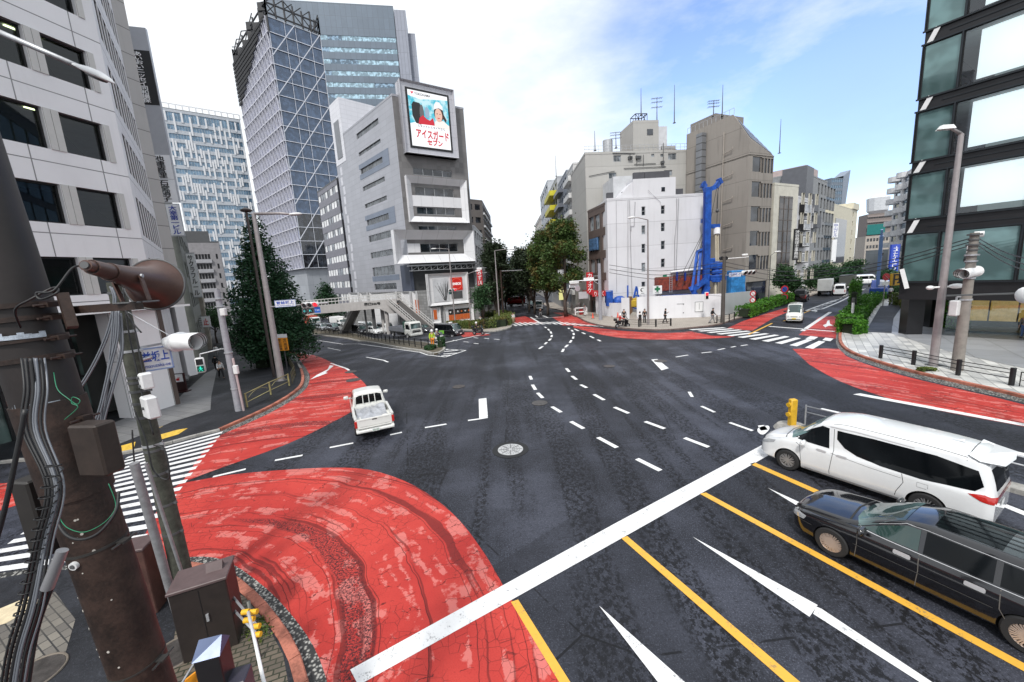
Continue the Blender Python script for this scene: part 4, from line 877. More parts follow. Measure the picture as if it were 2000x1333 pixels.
sc_=MB();w_s=su1-su0;h_s=sz1-sz0;a,b,c,d=su0+1.0,su1-1.0,sz0+1.0,sz1-1.0
sc_.box(a,b,-1.12,-1.0,c,d,fR.M);scr_o=sb.part(sc_,'screen_bezel',M_black)
def emis(name,c,s=1.0):
 if name in MATS:return MATS[name]
 t=NT(name);t.col((0,0,0));t.b.inputs['Emission Color'].default_value=(*c,1);t.b.inputs['Emission Strength'].default_value=s;t.rough(0.3)
 MATS[name]=t.m;return t.m
def onscr(mb,name,m):
 mb.v=[tuple(sb.O@Vector(v))for v in mb.v];return mb.build(name,m,scr_o)
a+=.35;b-=.35;c+=.35;d-=.35;W_,H_=b-a,d-c
def sq(x0,y0,x1,y1,dep=-1.13):return[(a+W_*x0,dep,c+H_*y0),(a+W_*x1,dep,c+H_*y0),(a+W_*x1,dep,c+H_*y1),(a+W_*x0,dep,c+H_*y1)]
def poly_s(pts,dep):return MB().add([(a+W_*x,dep,c+H_*y)for x,y in pts],[tuple(range(len(pts)))],fR.M)
def blob(cx,cy,rx,ry,dep,n=24,ph=0):return poly_s([(cx+rx*math.cos(2*math.pi*i/n+ph),cy+ry*math.sin(2*math.pi*i/n+ph))for i in range(n)],dep)
onscr(MB().add(sq(0,0,1,1),[(0,1,2,3)],fR.M),'screen_picture',emis('screen_white',(0.95,0.97,1.0),1.05))
cy=NT('screen_sky');nn_=cy.noise(0.8,4,0.6);cy.col((0,0,0));cy.l(cy.mix(cy.step(nn_,.4,.62),(0.05,0.55,0.72),(0.6,0.9,0.97)),cy.b.inputs['Emission Color']);cy.b.inputs['Emission Strength'].default_value=0.9
onscr(poly_s([(0,.40),(.16,.44),(.5,.46),(1,.46),(1,.93),(.62,.9),(.3,.86),(0,.9)],-1.135),'picture_sky',cy.m)
onscr(poly_s([(.14,.42),(.07,.55),(.07,.74),(.12,.8),(.27,.79),(.33,.7),(.33,.45),(.26,.4)],-1.14),'picture_tyre',emis('screen_black',(0.01,0.01,0.012)))
onscr(blob(.31,.6,.055,.17,-1.145),'picture_tyre_wall',emis('screen_grey',(0.12,0.12,0.13)))
onscr(poly_s([(.2,.41),(.24,.52),(.33,.58),(.42,.52),(.5,.5),(.58,.56),(.62,.42)],-1.15),'picture_red_jacket',emis('screen_red',(0.60,0.012,0.03)))
onscr(blob(.44,.64,.06,.10,-1.155),'picture_figure_head',emis('screen_steel',(0.30,0.42,0.55)))
onscr(poly_s([(.60,.4),(.63,.5),(.72,.54),(.86,.53),(1,.45),(1,.38)],-1.152),'picture_white_sweater',emis('screen_cream',(0.9,0.86,0.82)))
onscr(blob(.745,.66,.125,.15,-1.156),'picture_hair',emis('screen_hair',(0.035,0.015,0.012)))
onscr(poly_s([(.84,.7),(.94,.56),(.92,.5),(.86,.56),(.8,.6)],-1.1565),'picture_long_hair',MATS['screen_hair'])
onscr(blob(.735,.625,.095,.125,-1.158),'picture_face',emis('screen_skin',(0.80,0.50,0.40)))
onscr(poly_s([(.62,.72),(.63,.80),(.69,.87),(.78,.87),(.85,.8),(.86,.73),(.75,.76)],-1.16),'picture_cap',emis('screen_cap',(0.88,0.88,0.9)))
for x_ in(.70,.775):onscr(blob(x_,.65,.014,.01,-1.162,10),'picture_eye',MATS['screen_hair'])
onscr(poly_s([(.69,.575),(.775,.578),(.73,.555)],-1.162),'picture_mouth',MATS['screen_red'])
def scrt(body,m,x,y,w,h,bold=0.0,nm='picture_lettering'):
 return lettering(body,m,scr_o,fR,a+W_*x,c+H_*y,1.0,0.004,-1.17,False,bold*.9,O=sb.O,name=nm,fit=(W_*w,H_*h))
scrt('YOKOHAMA',emis('screen_ink',(0.03,0.03,0.04)),.36,.945,.4,.045,.02);onscr(poly_s([(.07,.97),(.15,.975),(.12,.94),(.1,.925),(.085,.945)],-1.17),'picture_logo',emis('screen_pink',(0.75,0.05,0.1)))
scrt('スタッドレスタイヤなら',MATS['screen_ink'],.52,.375,.7,.05,.012);scrt('アイスガード',MATS['screen_red'],.54,.24,.84,.17,.04);scrt('セブン',MATS['screen_red'],.58,.1,.4,.12,.05)
pzb=zt;pz=Zat(KL,208);ph=MB();ph.prism([tuple(KL+fL.n*.05),tuple(KL+fL.d*5.6+fL.n*.05),tuple(KL+fL.d*5.6-fL.n*11),tuple(KL-fL.n*11)],zt-5.5,pz);sb.part(ph,'penthouse',panel_mat('white_metal_cladding',(0.66,0.66,0.70),2.4,0.9,.3,.4,.03,.02,metal=.1))
vt=MB();vt.box(1.5,4.2,-0.14,-0.06,zt-4.4,zt+3.2,fL.M);sb.part(vt,'louvre',mat('grey_louvre',(0.20,0.21,0.23),0.6))
cn=MB();cn.box(-0.5,fR.W+.3,-1.2,0.0,zl-.12,zl+.12,fR.M);cn.box(-0.5,fR.W+.3,-1.2,-1.05,zl-1.0,zl-.9,fR.M)
for i in range(12):u=fR.W*i/11;cn.box(u-.04,u+.04,-1.17,-1.09,zl-.9,zl-.1,fR.M);cn.beam(fR.w(u,zl-.9,-1.1),fR.w(u+fR.W/11,zl-.12,-1.1),.05)
sb.part(cn,'canopy_truss',M_galv)
lo=MB();lo.box(0.5,fR.W,1.5,1.6,-6,zl,fR.M);sb.part(lo,'recess_glass',G_dark)
lm=MB()
for i in range(7):u=0.8+fR.W*i/7;lm.box(u-.05,u+.05,1.38,1.48,-6,zl,fR.M)
for z in np.arange(0,zl,1.8):lm.box(.6,fR.W,1.36,1.46,z,z+.1,fR.M)
sb.part(lm,'recess_frame',M_frame)
nv=MB();nv.box(-0.003,.5,-0.04,1.6,-6,zl-.1,fR.M);nv.box(fL.W-3.6,fL.W+0.003,-0.04,0,Zat(K,540)-4,Zat(K,517),fL.M);sb.part(nv,'navy_wall',mat('navy_wall',(0.05,0.06,0.09),0.5))
wr=MB();f4=Fac(KR,KR+azdir(-33)*22)
sb.side(f4,None,grid(spans(0.5,f4.W-.5,6,.6),[(z,z+1.5)for z in np.arange(6,zt-3,3.4)]),G_dark,.2,wall=mat('white_side_wall',(0.55,0.55,0.58),.5));sb.finish()
# ---------------------------------------------------------------- podium shop with the red petrol sign, posters and niches
B0=P(838,640).xy;B0=colp(836,70);zg=gz(B0.x,B0.y)
BR_=hit(B0,62,931);BL_=hit(B0,-46,684);zp=Zat(B0,568);M_wwall=panel_mat('white_shop_panels',(0.68,0.68,0.69),2.4,2.4,.25,.45,.03,.02)
pd=Bld('shop_podium','white low shop front with the red round sign, a bare tree picture and orange posters',[BL_,B0,BR_,BR_+azdir(-33)*8,BL_+azdir(47)*6],-7,zp,panel_mat('grey_stone_blocks',(0.24,0.24,0.24),.8,.5,.4,.6,.2,.03),coreinset=.5)
fa_=Fac(B0,BR_);fb_=Fac(BL_,B0);pd.side(fa_,None);pd.side(fb_,None)
def ring(f,a,c,b,d,wi,pr_):return surround(f,a,b,c,d,wi,pr_,None)
x0_,z1_=fa_.uz(832,536);x1_,z0_=fa_.uz(915,591)
bb=MB();bb.box(x0_,x1_,-.35,.6,z0_,z1_,fa_.M);bb.add(*(lambda q:(q.v,q.f))(ring(fa_,x0_,z0_,x1_,z1_,.75,.8)));pd.part(bb,'billboard_frame',M_wwall)
p0,p1=fa_.uz(843,545),fa_.uz(877,588);pic=MB();pic.box(p0[0],p1[0],-.42,-.36,p1[1],p0[1],fa_.M);po=pd.part(pic,'tree_picture',mat('pale_grey_poster',(0.52,0.53,0.55),.5,var=.15,vs=.8))
tw=MB();bx=p0[0]+(p1[0]-p0[0])*.72
for i in range(26):a_=math.radians(rnd.uniform(-48,42));h_=(p0[1]-p1[1])*rnd.uniform(.5,.92);q1=(bx+math.sin(a_)*h_*.8,p1[1]+math.cos(a_)*h_);tw.beam(fa_.w(bx+rnd.uniform(-.2,.2),p1[1]+.15,-.44),fa_.w(max(p0[0]+.1,min(p1[0]-.1,q1[0])),q1[1],-.44),.035)
pd.part(tw,'twig_drawing',M_dgrey)
e0,e1=fa_.uz(878,543),fa_.uz(902,566);rs=MB();rs.box(e0[0],e1[0],-.5,-.36,e1[1],e0[1],fa_.M);ro=pd.part(rs,'petrol_sign',emis('petrol_red',(0.62,0.025,0.02),.8))
cx_,cz_=(e0[0]+e1[0])/2,(e0[1]+e1[1])/2;rr2=(e1[0]-e0[0])*.44;rg_=MB();rg_.tube([fa_.w(cx_+rr2*math.cos(i*math.pi/20),cz_+rr2*math.sin(i*math.pi/20),-.52)for i in range(41)],.045,6,cap=False);pd.part(rg_,'sign_ring',emis('petrol_orange',(0.8,0.15,0.08),.8))
lettering('ENEOS',emis('petrol_white',(1,1,1),.9),pd.root,fa_,cx_,cz_,.85,.01,-.54,False,.03,O=pd.O,fit=((e1[0]-e0[0])*.72,(e0[1]-e1[1])*.2))
q0,q1=fa_.uz(880,570),fa_.uz(902,582);ns=MB();ns.box(q0[0],q1[0],-.45,-.36,q1[1],q0[1],fa_.M);pd.part(ns,'notice_panel',M_dgrey)
bf=MB()
for(xa,ya,xb,yb)in((841,602,861,630),(865,598,925,625)):
 u_,z_=fa_.uz(xa,ya);v_,y_=fa_.uz(xb,yb);bf.add(*(lambda q:(q.v,q.f))(ring(fa_,u_,y_,v_,z_,.25,.4)))
 bf.box(u_+.25,v_-.25,-.06,-.003,y_+.25,z_-.25,fa_.M)
pd.part(bf,'shop_frame',M_wwall)
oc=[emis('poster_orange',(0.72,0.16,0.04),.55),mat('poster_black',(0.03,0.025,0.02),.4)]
pu0,pz1=fa_.uz(875,605);pu1,pz0=fa_.uz(920,622)
for i in range(6):
 for j in range(2):
  ps=MB();w1=(pu1-pu0)/6;h1=(pz1-pz0)/2;ps.box(pu0+i*w1+.02,pu0+(i+1)*w1-.02,-.12,-.08,pz0+j*h1+.02,pz0+(j+1)*h1-.02,fa_.M);o=pd.part(ps,'poster',oc[1]if(i*3+j*2)%3 else oc[0])
  if(i*3+j*2)%3:
   ps=MB();ps.disc(fa_.w(pu0+(i+.5)*w1,pz0+(j+.5)*h1,-.13),w1*.22,(fa_.n.x,fa_.n.y,0),12,.02);ps.v=[tuple(pd.O@Vector(v))for v in ps.v];ps.build('poster_emblem',oc[0]if i%2 else M_sw,o)
ps=MB();u_,z_=fa_.uz(846,606);v_,y_=fa_.uz(854,624);ps.box(u_,v_,-.12,-.08,y_,z_,fa_.M);pd.part(ps,'poster',oc[0])
for(xa,ya,xb,yb)in((684,572,705,600),(706,572,722,600),(725,571,783,640),(787,570,806,600),(808,569,822,640)):
 u_,z_=fb_.uz(xa,ya);v_,y_=fb_.uz(xb,yb);y_=max(y_,-4);q=MB();q.add(*(lambda r_:(r_.v,r_.f))(ring(fb_,u_,y_,v_,z_,.35,.45)));q.box(u_+.35,v_-.35,-.04,-.003,y_+.35,z_-.35,fb_.M);pd.part(q,'niche_panel',M_wwall)
ps=MB();u_,z_=fb_.uz(809,586);v_,y_=fb_.uz(820,614);ps.box(u_,v_,-.12,-.06,y_,z_,fb_.M);pd.part(ps,'poster',oc[0]);pd.finish()
# ---------------------------------------------------------------- left side of the avenue, farther on
AV=-1.5
def simple(name,label,xa,Ya,xb,Yb,ytop,wallm,cols,fh,wh,glass,side=None,z0=-6,depth=0.25,roofm=None,mull=0,fm=None,fill=.7,back=None,vary=None,top_at=None,u_rng=None,zskip=1.2,cat='building',endfac=None):
 a=colp(xa,Ya);b=colp(xb,Yb);f=Fac(a,b);zt=Zat(top_at or a,ytop);bk=Vector(back)if back else-f.n*14
 B=Bld(name,label,[a,b,b+bk,a+bk],z0,zt,wallm,roofm=roofm,cat=cat);u_rng=u_rng or(.4,f.W-.4)
 rows=[(z,z+wh)for z in np.arange(zt-zskip-wh,max(z0,-1)+1.2,-fh)]
 B.side(f,None,grid(spans(*u_rng,cols,fill),rows),glass,depth,mull=mull,fm=fm,vary=vary)
 if endfac:
  g_=Fac(b,b+bk)if endfac[0]=='b' else Fac(a+bk,a);B.side(g_,None,grid(spans(.6,g_.W-.6,endfac[1],endfac[2]),rows),endfac[3],depth,vary=None)
 return B,f
B,f=simple('office_building','slim white side street block just beyond the screen building',933,90,948,110,440,mat('white_side_wall2',(0.56,0.56,0.58),.5),4,3.3,1.7,G_dark,back=(-14,0),zskip=1.0);B.finish()
B,f=simple('apartment_building','dark brownish tall block with pale edged floors behind the left avenue trees',918,108,952,112,388,mat('brown_grey_wall',(0.13,0.115,0.11),.6),2,3.4,1.5,G_dark,back=(1,30),endfac=('b',8,.8,G_curt));
bd=MB()
for z in np.arange(0,B.z1-1,3.4):g_=Fac(B.poly[1],B.poly[2]);bd.box(.3,g_.W,-.5,0,z,z+.5,g_.M)
B.part(bd,'balcony_edge',mat('pale_balcony_edge',(0.55,0.55,0.56),.6));B.finish()
B,f=simple('office_building','far block closing the left side of the avenue behind the dark trees',952,140,972,240,520,mat('far_grey_wall',(0.3,0.3,0.32),.6),8,3.5,1.6,G_dark,back=(-14,0));B.finish()
# ---------------------------------------------------------------- right side of the avenue
XR=14.2
def avx(x):return XR*760/(x-992)
def avb(name,label,x_near,x_far,ytop,wallm,cols,fh,wh,glass,**k):
 return simple(name,label,x_far,avx(x_far),x_near,avx(x_near),ytop,wallm,cols,fh,wh,glass,back=(15,0),top_at=colp(x_near,avx(x_near)),**k)
B,f=avb('apartment_building','brown tiled flats with dark top balconies next to the beige block',1150,1127,303,mat('brown_tile_wall',(0.20,0.145,0.12),.6,streak=.2),4,3.1,1.7,G_dark,depth=.9,fm=M_frame,mull=1);B.finish()
B,f=avb('apartment_building','white and grey flats with projecting balconies behind the trees',1126,1114,318,mat('pale_grey_flats',(0.50,0.50,0.50),.6,streak=.2),4,3.2,1.8,G_dark,depth=.9)
bd=MB()
for z in np.arange(3,B.z1-2,3.2):bd.box(.2,f.W-.2,-1.0,0,z-1.0,z-.05,f.M)
B.part(bd,'balcony',mat('white_balcony',(0.62,0.62,0.62),.5));B.finish()
B,f=avb('apartment_building','blue grey glass balconied block in the middle of the avenue row',1113,1096,332,mat('blue_grey_wall',(0.20,0.22,0.26),.5),5,3.3,2.2,G_blue2,mull=2,fm=M_frame)
bd=MB()
for z in np.arange(3,B.z1-2,3.3):bd.box(.2,f.W*.6,-1.2,0,z-1.0,z-.1,f.M)
B.part(bd,'balcony',mat('slate_balcony',(0.14,0.15,0.18),.4));B.finish()
B,f=avb('apartment_building','grey block with bright yellow balconies above the avenue trees',1095,1078,344,mat('mid_grey_render',(0.40,0.41,0.43),.6,streak=.15),4,3.6,1.9,G_dark)
for k in range(6):
 z=B.z1-4.6-k*3.6;q=MB();q.box(f.W*.3,f.W*.98,-2.0,0,z,z+.15,f.M);q.box(f.W*.3,f.W*.98,-2.0,-1.9,z+.15,z+1.25,f.M);q.box(f.W*.3,f.W*.3+.1,-1.9,0,z+.15,z+1.25,f.M);q.box(f.W*.98-.1,f.W*.98,-1.9,0,z+.15,z+1.25,f.M);B.part(q,'yellow_balcony',mat('yellow_balcony_paint',(0.58,0.52,0.03),.5))
B.finish()
B,f=avb('office_building','pale grey and blue glass block near the far end of the avenue row',1077,1062,352,mat('cool_grey_wall',(0.42,0.44,0.47),.5),5,3.5,2.2,G_blue2);B.finish()
B,f=avb('office_building','stepped pale block with rounded top farther along the avenue',1061,1050,420,mat('pale_far_wall',(0.5,0.48,0.46),.6),5,3.5,1.8,G_dark);B.finish()
B,f=avb('office_building','lowest far beige block closing the avenue row',1049,1020,462,mat('beige_far_wall',(0.42,0.38,0.33),.6),6,3.5,1.8,G_dark);B.finish()
a=colp(1000,300)
B,f=simple('office_building','hazy pale block far at the end of the avenue',940,330,1030,330,505,mat('end_block_wall',(0.36,0.38,0.42),.6),12,4,2,G_blue2);B.finish()
a=colp(1151,64.5);b=colp(1190,56.6);f=Fac(a,b);zt=Zat(b,393)
nbk=Bld('shop_building','narrow dark brown block with advert windows between the trees and the white block',[a,b,b+Vector((1.2,0)),a+Vector((9,2))],-3,zt,mat('dark_brown_tile',(0.115,0.085,0.075),.6,streak=.3))
nbk.side(f,None,grid(spans(.3,f.W*.62,2,.85)+[(f.W*.7,f.W*.93)],[(z,z+2.1)for z in np.arange(zt-3.3,-1,-3.25)]),None,.25,mull=2,fm=M_frame,vary=[G_curt,G_dark,G_curt])
aw=MB();aw.box(0,f.W,-1.3,0,3.0,3.6,f.M);nbk.part(aw,'awning',mat('red_awning',(0.45,0.03,0.03),.6));sgn=MB();sgn.box(f.W*.1,f.W*.55,-.25,-.1,9.8,11.6,f.M);so=nbk.part(sgn,'window_advert',mat('blue_advert',(0.08,0.16,0.30),.4,var=.8,vs=3));nbk.finish()
# ---------------------------------------------------------------- beige stepped block behind
a=colp(1149,66.0);b=colp(1345,68.0);f=Fac(a,b);zt=Zat(a,330);z2=Zat(a,298)
M_bei=panel_mat('beige_render_wall',(0.42,0.41,0.39),50,3.3,.3,.7,.04,.03,streak=.2)
bb_=Bld('apartment_building','large beige rendered block with a rooftop tower, aerials and scattered small windows',[a,b,b+Vector((0,14)),a+Vector((0,14))],-3,z2,M_bei)
def W_(x0,y0,x1,y1):return f.rect(x0,y0,x1,y1)
bb_.side(f,None,[W_(1198,304,1213,316),W_(1189,338,1204,349),W_(1305,300,1321,312),W_(1272,301,1278,307),W_(1290,301,1296,307),W_(1297,333,1313,343)],G_curt,.2,mull=1,fm=M_frame,frame=.06)
th=MB();pu0,_=f.uz(1240,290);pu1,_=f.uz(1290,290);t0=Zat(a,240)+.4;th.box(pu0,pu1,.6,6,z2,t0,f.M);bb_.part(th,'roof_tower',M_bei)
th=MB();pu2,_=f.uz(1318,290);th.box(pu1+.01,pu2,2.5,7,z2,t0-.3,f.M);bb_.part(th,'roof_block',mat('pale_grey_block',(0.58,0.59,0.62),.6))
wn=MB();u_,z_=f.uz(1267,250);wn.box(u_,u_+1.0,.54,.59,z_-.9,z_,f.M);wo=bb_.part(wn,'window',G_dark)
gp_=MB();up,_=f.uz(1252,235);w4=2.0
for i in range(5):
 for j in(0,2.0):gp_.beam(f.w(up+i*.5,t0,2+j),f.w(up+i*.5,t0+1.5,2+j),.07)
for z in(t0+.1,t0+1.5):
 for j in(0,2.0):gp_.beam(f.w(up,z,2+j),f.w(up+2,z,2+j),.1)
 for i in(0,2):gp_.beam(f.w(up+i,z,2),f.w(up+i,z,4),.1)
for s_ in range(2):gp_.beam(f.w(up+s_,t0,2),f.w(up+s_+1,t0+1.5,2),.06);gp_.beam(f.w(up+s_+1,t0,2),f.w(up+s_,t0+1.5,2),.06)
bb_.part(gp_,'roof_frame',M_black)
pp=MB()
for(x0,y0,x1,y1)in((1295,280,1295,322),(1218,330,1300,326),(1238,322,1280,320),(1150,345,1200,335),(1230,312,1230,300),(1196,300,1240,300),(1243,303,1243,324),(1256,303,1256,324)):pp.tube([f.w(*f.uz(x0,y0),-.12),f.w(*f.uz(x1,y1),-.12)],.05,6)
for(x,y)in((1226,307),(1241,306),(1245,306),(1290,316),(1228,307)):u_,z_=f.uz(x,y);pp.box(u_,u_+.5,-.4,-.003,z_-.4,z_,f.M)
bb_.part(pp,'pipework',M_dgrey)
rl=MB()
for i in range(24):u=f.W*i/23;rl.beam(f.w(u,z2,.3),f.w(u,z2+1.0,.3),.04)
for z in(z2+.5,z2+1.0):rl.beam(f.w(0,z,.3),f.w(f.W,z,.3),.04)
bb_.part(rl,'roof_railing',M_galv);tk=MB();u_,_=f.uz(1196,290);tk.tube([f.w(u_,z2,2),f.w(u_,z2+2.3,2)],.8,14);bb_.part(tk,'water_tank',M_galv)
ac=MB()
for x in(1303,1311,1319):u_,_=f.uz(x,290);ac.bbox(f.w(u_,z2+.45,1),(.9,.5,.9))
bb_.part(ac,'air_conditioner',mat('aircon_grey',(0.35,0.35,0.35),.6));bb_.finish()
def aerial(label,x,y0,y1,Y,kind='rod'):
 c=colp(x,Y);z0,z1=Zat(c,y1),Zat(c,y0);e=empty('antenna',(c.x,c.y,z0),0,label,'antenna');m=MB();h=z1-z0
 m.tube([(0,0,0),(0,0,h*.45),(0,0,h)],[.09,.06,.03],6);m.bbox((0,0,.04),(.4,.4,.1));m.build('mast',M_dgrey,e)
 if kind=='yagi':
  m=MB()
  for zz in(h*.6,h*.8,h*.95):
   m.beam((-.9,0,zz),(.9,.15,zz+.1),.05)
   for k in range(7):q=-.85+k*.28;m.beam((q,-.35,zz+q*.05),(q,.4,zz+q*.05),.03)
  m.build('antenna_array',M_dgrey,e)
 return e
aerial('tall thin mast on the left of the beige roof tower',1254,173,226,68);aerial('yagi aerial standing on the roof tower between the two masts',1283,190,240,69,'yagi');aerial('tallest thin mast on the right of the beige roof tower',1315,166,241,70)
aerial('thin mast at the left end of the beige block roof',1168,256,295,67);aerial('small yagi aerial at the left end of the beige block roof',1207,258,290,68,'yagi');aerial('thin mast above the yellow balcony block',1094,304,345,95);aerial('tall mast over the tan building roof',1403,166,228,66);aerial('yagi aerial over the tan building roof',1387,196,228,66,'yagi');aerial('thin mast behind the right end of the tan building',1512,233,300,74)
# ---------------------------------------------------------------- white block with stepped roof
a=colp(1188,56.5);b=colp(1371,57.0);f=Fac(a,b);zt=Zat(a,388);M_wb=panel_mat('white_painted_concrete',(0.66,0.66,0.69),40,3.25,.35,.6,.03,.03,streak=.16)
wb=Bld('apartment_building','white painted narrow windowed block with pipes behind the construction fence',[a,b,b+Vector((0,9)),a+Vector((0,9))],-3,zt,M_wb)
ww=[]
for y in(404,441,477,514,551):ww.append(f.rect(1253,y,1260.5,y+17))
for y in(400,434,469,504):ww.append(f.rect(1291,y+2,1298.5,y+18))
wb.side(f,None,[w for w in ww if w[3]<zt-.5],None,.2,hbar=1,fm=M_frame,frame=.06,vary=[G_dark,G_curt,G_dark])
up_=MB();ua,_=f.uz(1237,360);ub,_=f.uz(1320,360);zz=Zat(a,353);up_.box(ua,ub,.05,7,zt-.02,zz,f.M);wb.part(up_,'upper_storey',M_wb);uc,_=f.uz(1208,360);up_=MB();up_.add([(uc,.3,zt-.02),(ua,.3,zt-.02),(ua,.3,zz-.3),(uc+1.5,.3,zt+1.6),(uc,6,zt-.02),(ua,6,zt-.02),(ua,6,zz-.3),(uc+1.5,6,zt+1.6)],[(0,1,2,3),(7,6,5,4),(0,3,7,4),(3,2,6,7),(1,5,6,2)],f.M);wb.part(up_,'stair_roof',M_wb)
ud,_=f.uz(1208,360);up_=MB();up_.box(uc+.2,ub-.6,3.0,8.5,zt,Zat(a,336),f.M);wb.part(up_,'roof_house',mat('pale_grey_block2',(0.52,0.53,0.55),.6))
wn=MB();r_=f.rect(1292,366,1299,374);wn.box(r_[0],r_[2],.02,.045,r_[1],r_[3],f.M);wb.part(wn,'window',G_dark)
ac=MB()
for x in(1232,1248,1256,1270,1281,1293,1306):u_,_=f.uz(x,350);ac.bbox(f.w(u_,zz+.5,1.0),(.95,.5,1.05))if ua<u_<ub else None
for x in(1195,1225,1325,1333):u_,_=f.uz(x,384);ac.bbox(f.w(u_,zt+.45,1.0),(.9,.5,.9))
wb.part(ac,'air_conditioner',mat('dark_aircon',(0.07,0.07,0.08),.6))
pp=MB()
def pipe(pts,r=.05):pp.tube([f.w(*f.uz(x,y),-.1)for x,y in pts],r,6)
pipe([(1229,392),(1231,470),(1234,575)]);pipe([(1226,392),(1226,560),(1226,590)],.035);pipe([(1325,388),(1322,470),(1320,530)]);pipe([(1321,388),(1321,430),(1317,470),(1317,550)]);pipe([(1203,392),(1204,570)],.03);pipe([(1240,395),(1238,442),(1232,442),(1232,452)]);pipe([(1265,372),(1290,396),(1290,400)],.02)
wb.part(pp,'drainpipe',mat('grey_pipe',(0.35,0.35,0.37),.5));wb.finish()
# ---------------------------------------------------------------- tan concrete building with the sloping skylight
K=colp(1456,57.6);KL=hit(K,-23.5,1338);KR=hit(K,66.5,1502);zs=Zat(K,271);z0t=Zat(K,224)
M_tan=panel_mat('tan_exposed_concrete',(0.285,0.26,0.235),30,3.6,.45,.75,.05,.03,streak=.6)
zr=Zat(KR,305)
tn=Bld('office_building','tall tan stained concrete building with square windows and a sloping glazed roof edge',[KL,K,KR,KR+azdir(-23.5)*14],-2,zr,M_tan,slab=.1)
f=Fac(KL,K);tn.side(f,None,())
fr=Fac(K,KR);hh=[]
fhh=(Zat(K,345)-Zat(K,537))/4.0
z=Zat(K,320)
rws=[(z-fhh*i-1.0,z-fhh*i+1.1)for i in range(5)]
for r_ in rws:hh.append((.75,r_[0],2.75,r_[1]))
tn.side(fr,None,hh+[(u,r_[0]-.1,u+.6,r_[1]-.2)for r_ in rws for u in(fr.W*.48,fr.W*.62,fr.W*.75,fr.W*.88)]+[(fr.W*.05,.4,fr.W*.95,3.6)],G_dark,.14)
ua=f.uz(1432,224)[0];zz=Zat(f.w(ua,0).xy,224);zc_=Zat(K,271)
T_=lambda p,z:Vector((p[0],p[1],z))
bk_=azdir(-23.5)*14;bk2=-f.n*14
hp=[T_(KL,zr-.3),T_(K,zr-.3),T_(KR,zr-.3),T_(KR+bk_,zr-.3),T_(KL-f.n*14,zr-.3),T_(KL,zz),f.w(ua,zz),T_(KL-f.n*14,zz),T_(K,zc_),T_(KR,zr),T_(KR+bk_,zr)]
bm=bmesh.new();[bm.verts.new(v)for v in hp];bmesh.ops.convex_hull(bm,input=bm.verts[:]);bm.verts.index_update();bm.faces.ensure_lookup_table()
ext=MB().add([v.co.copy()for v in bm.verts],[[v.index for v in q.verts]for q in bm.faces]);bm.free();tn.part(ext,'upper_storeys',M_tan)
gl_=MB();A_,C_,R_=f.w(ua,zz),T_(K,zc_),T_(KR,zr);nn=(C_-A_).cross(R_-A_).normalized();nn=nn if nn.z>0 else-nn
for i in range(8):
 t0_,t1_=.06+i*.11,.06+i*.11+.09
 a0,a1=A_.lerp(R_,t0_),A_.lerp(R_,t1_);b0,b1=C_.lerp(R_,t0_),C_.lerp(R_,t1_)
 gl_.add([a0.lerp(b0,.08)+nn*.06,a0.lerp(b0,.92)+nn*.06,a1.lerp(b1,.92)+nn*.06,a1.lerp(b1,.08)+nn*.06],[(0,1,2,3)])
tn.part(gl_,'skylight',G_dark)
tw_=MB();ta,_=f.uz(1348,240);tb_,_=f.uz(1392,240);tw_.box(-1.5,f.W*.3,2.5,9,zr-2,Zat(f.w(f.W*.1,0,2.5).xy,232),f.M);tn.part(tw_,'lift_tower',panel_mat('brown_grey_render',(0.235,0.215,0.20),30,3.3,.3,.8,.05,.03,streak=.4))
du=MB();u_,_=f.uz(1372,400);du.box(u_-.55,u_+.55,-1.0,-.1,1,zz-1.0,f.M)
dk=tn.part(du,'ventilation_duct',panel_mat('ribbed_duct_metal',(0.27,0.28,0.30),5,1.0,.6,.4,.1,.08,metal=.5))
pp=MB();u_,_=f.uz(1412,400);pp.tube([f.w(u_,zz-2,-.2),f.w(u_-.25,1,-.2)],.07,8)
for y in(302,349,395,442,489):uu,z_=f.uz(1414,y);pp.tube([f.w(uu,z_,-.2),f.w(uu+1.6,z_+.25,-.3),f.w(uu+1.6,z_+.55,-.3)],.06,6)
tn.part(pp,'drainpipe',mat('tan_pipe',(0.36,0.32,0.28),.6));rl=MB()
for i in range(12):rl.beam(f.w(ua*i/11,zz,.2),f.w(ua*i/11,zz+.9,.2),.04)
rl.beam(f.w(0,zz+.9,.2),f.w(ua,zz+.9,.2),.04);tn.part(rl,'roof_railing',M_galv);tn.finish()
# ---------------------------------------------------------------- side street, left row
SA=50.0
def row(name,label,x0,Y0,x1,ytop,wallm,cols,fh,wh,glass,az_=SA,**k):
 a=colp(x0,Y0);b=hit(a,az_,x1)
 return simple(name,label,x0,Y0,x1,b.y,ytop,wallm,cols,fh,wh,glass,back=tuple(azdir(az_-90)*14),**k)
B,f=row('office_building','cream block with a black glass strip next to the tan building',1506,66,1552,357,mat('cream_render',(0.55,0.53,0.46),.6,streak=.15),3,3.3,1.9,G_dark,fill=.28,u_rng=(8,15),az_=62)
ds=MB();ds.box(1.6,5.6,-.06,-.003,3,B.z1-2,f.M);so=B.part(ds,'glass_strip',glass_mat('brown_black_glass',(0.02,0.016,0.014),.1));dm=MB()
for z in np.arange(4,B.z1-2,1.8):dm.box(1.6,5.6,-.1,-.065,z,z+.12,f.M)
for u in(2.9,4.3):dm.box(u,u+.12,-.11,-.062,3,B.z1-2,f.M)
B.part(dm,'strip_frame',mat('brown_frame',(0.1,0.08,0.07),.5));ga=MB()
B.finish()
B,f=row('office_building','pale block with black framed box windows in a column',1553,82,1580,383,mat('pale_violet_render',(0.52,0.52,0.54),.6),1,3.3,1.5,G_dark,fill=.3,u_rng=(9,14))
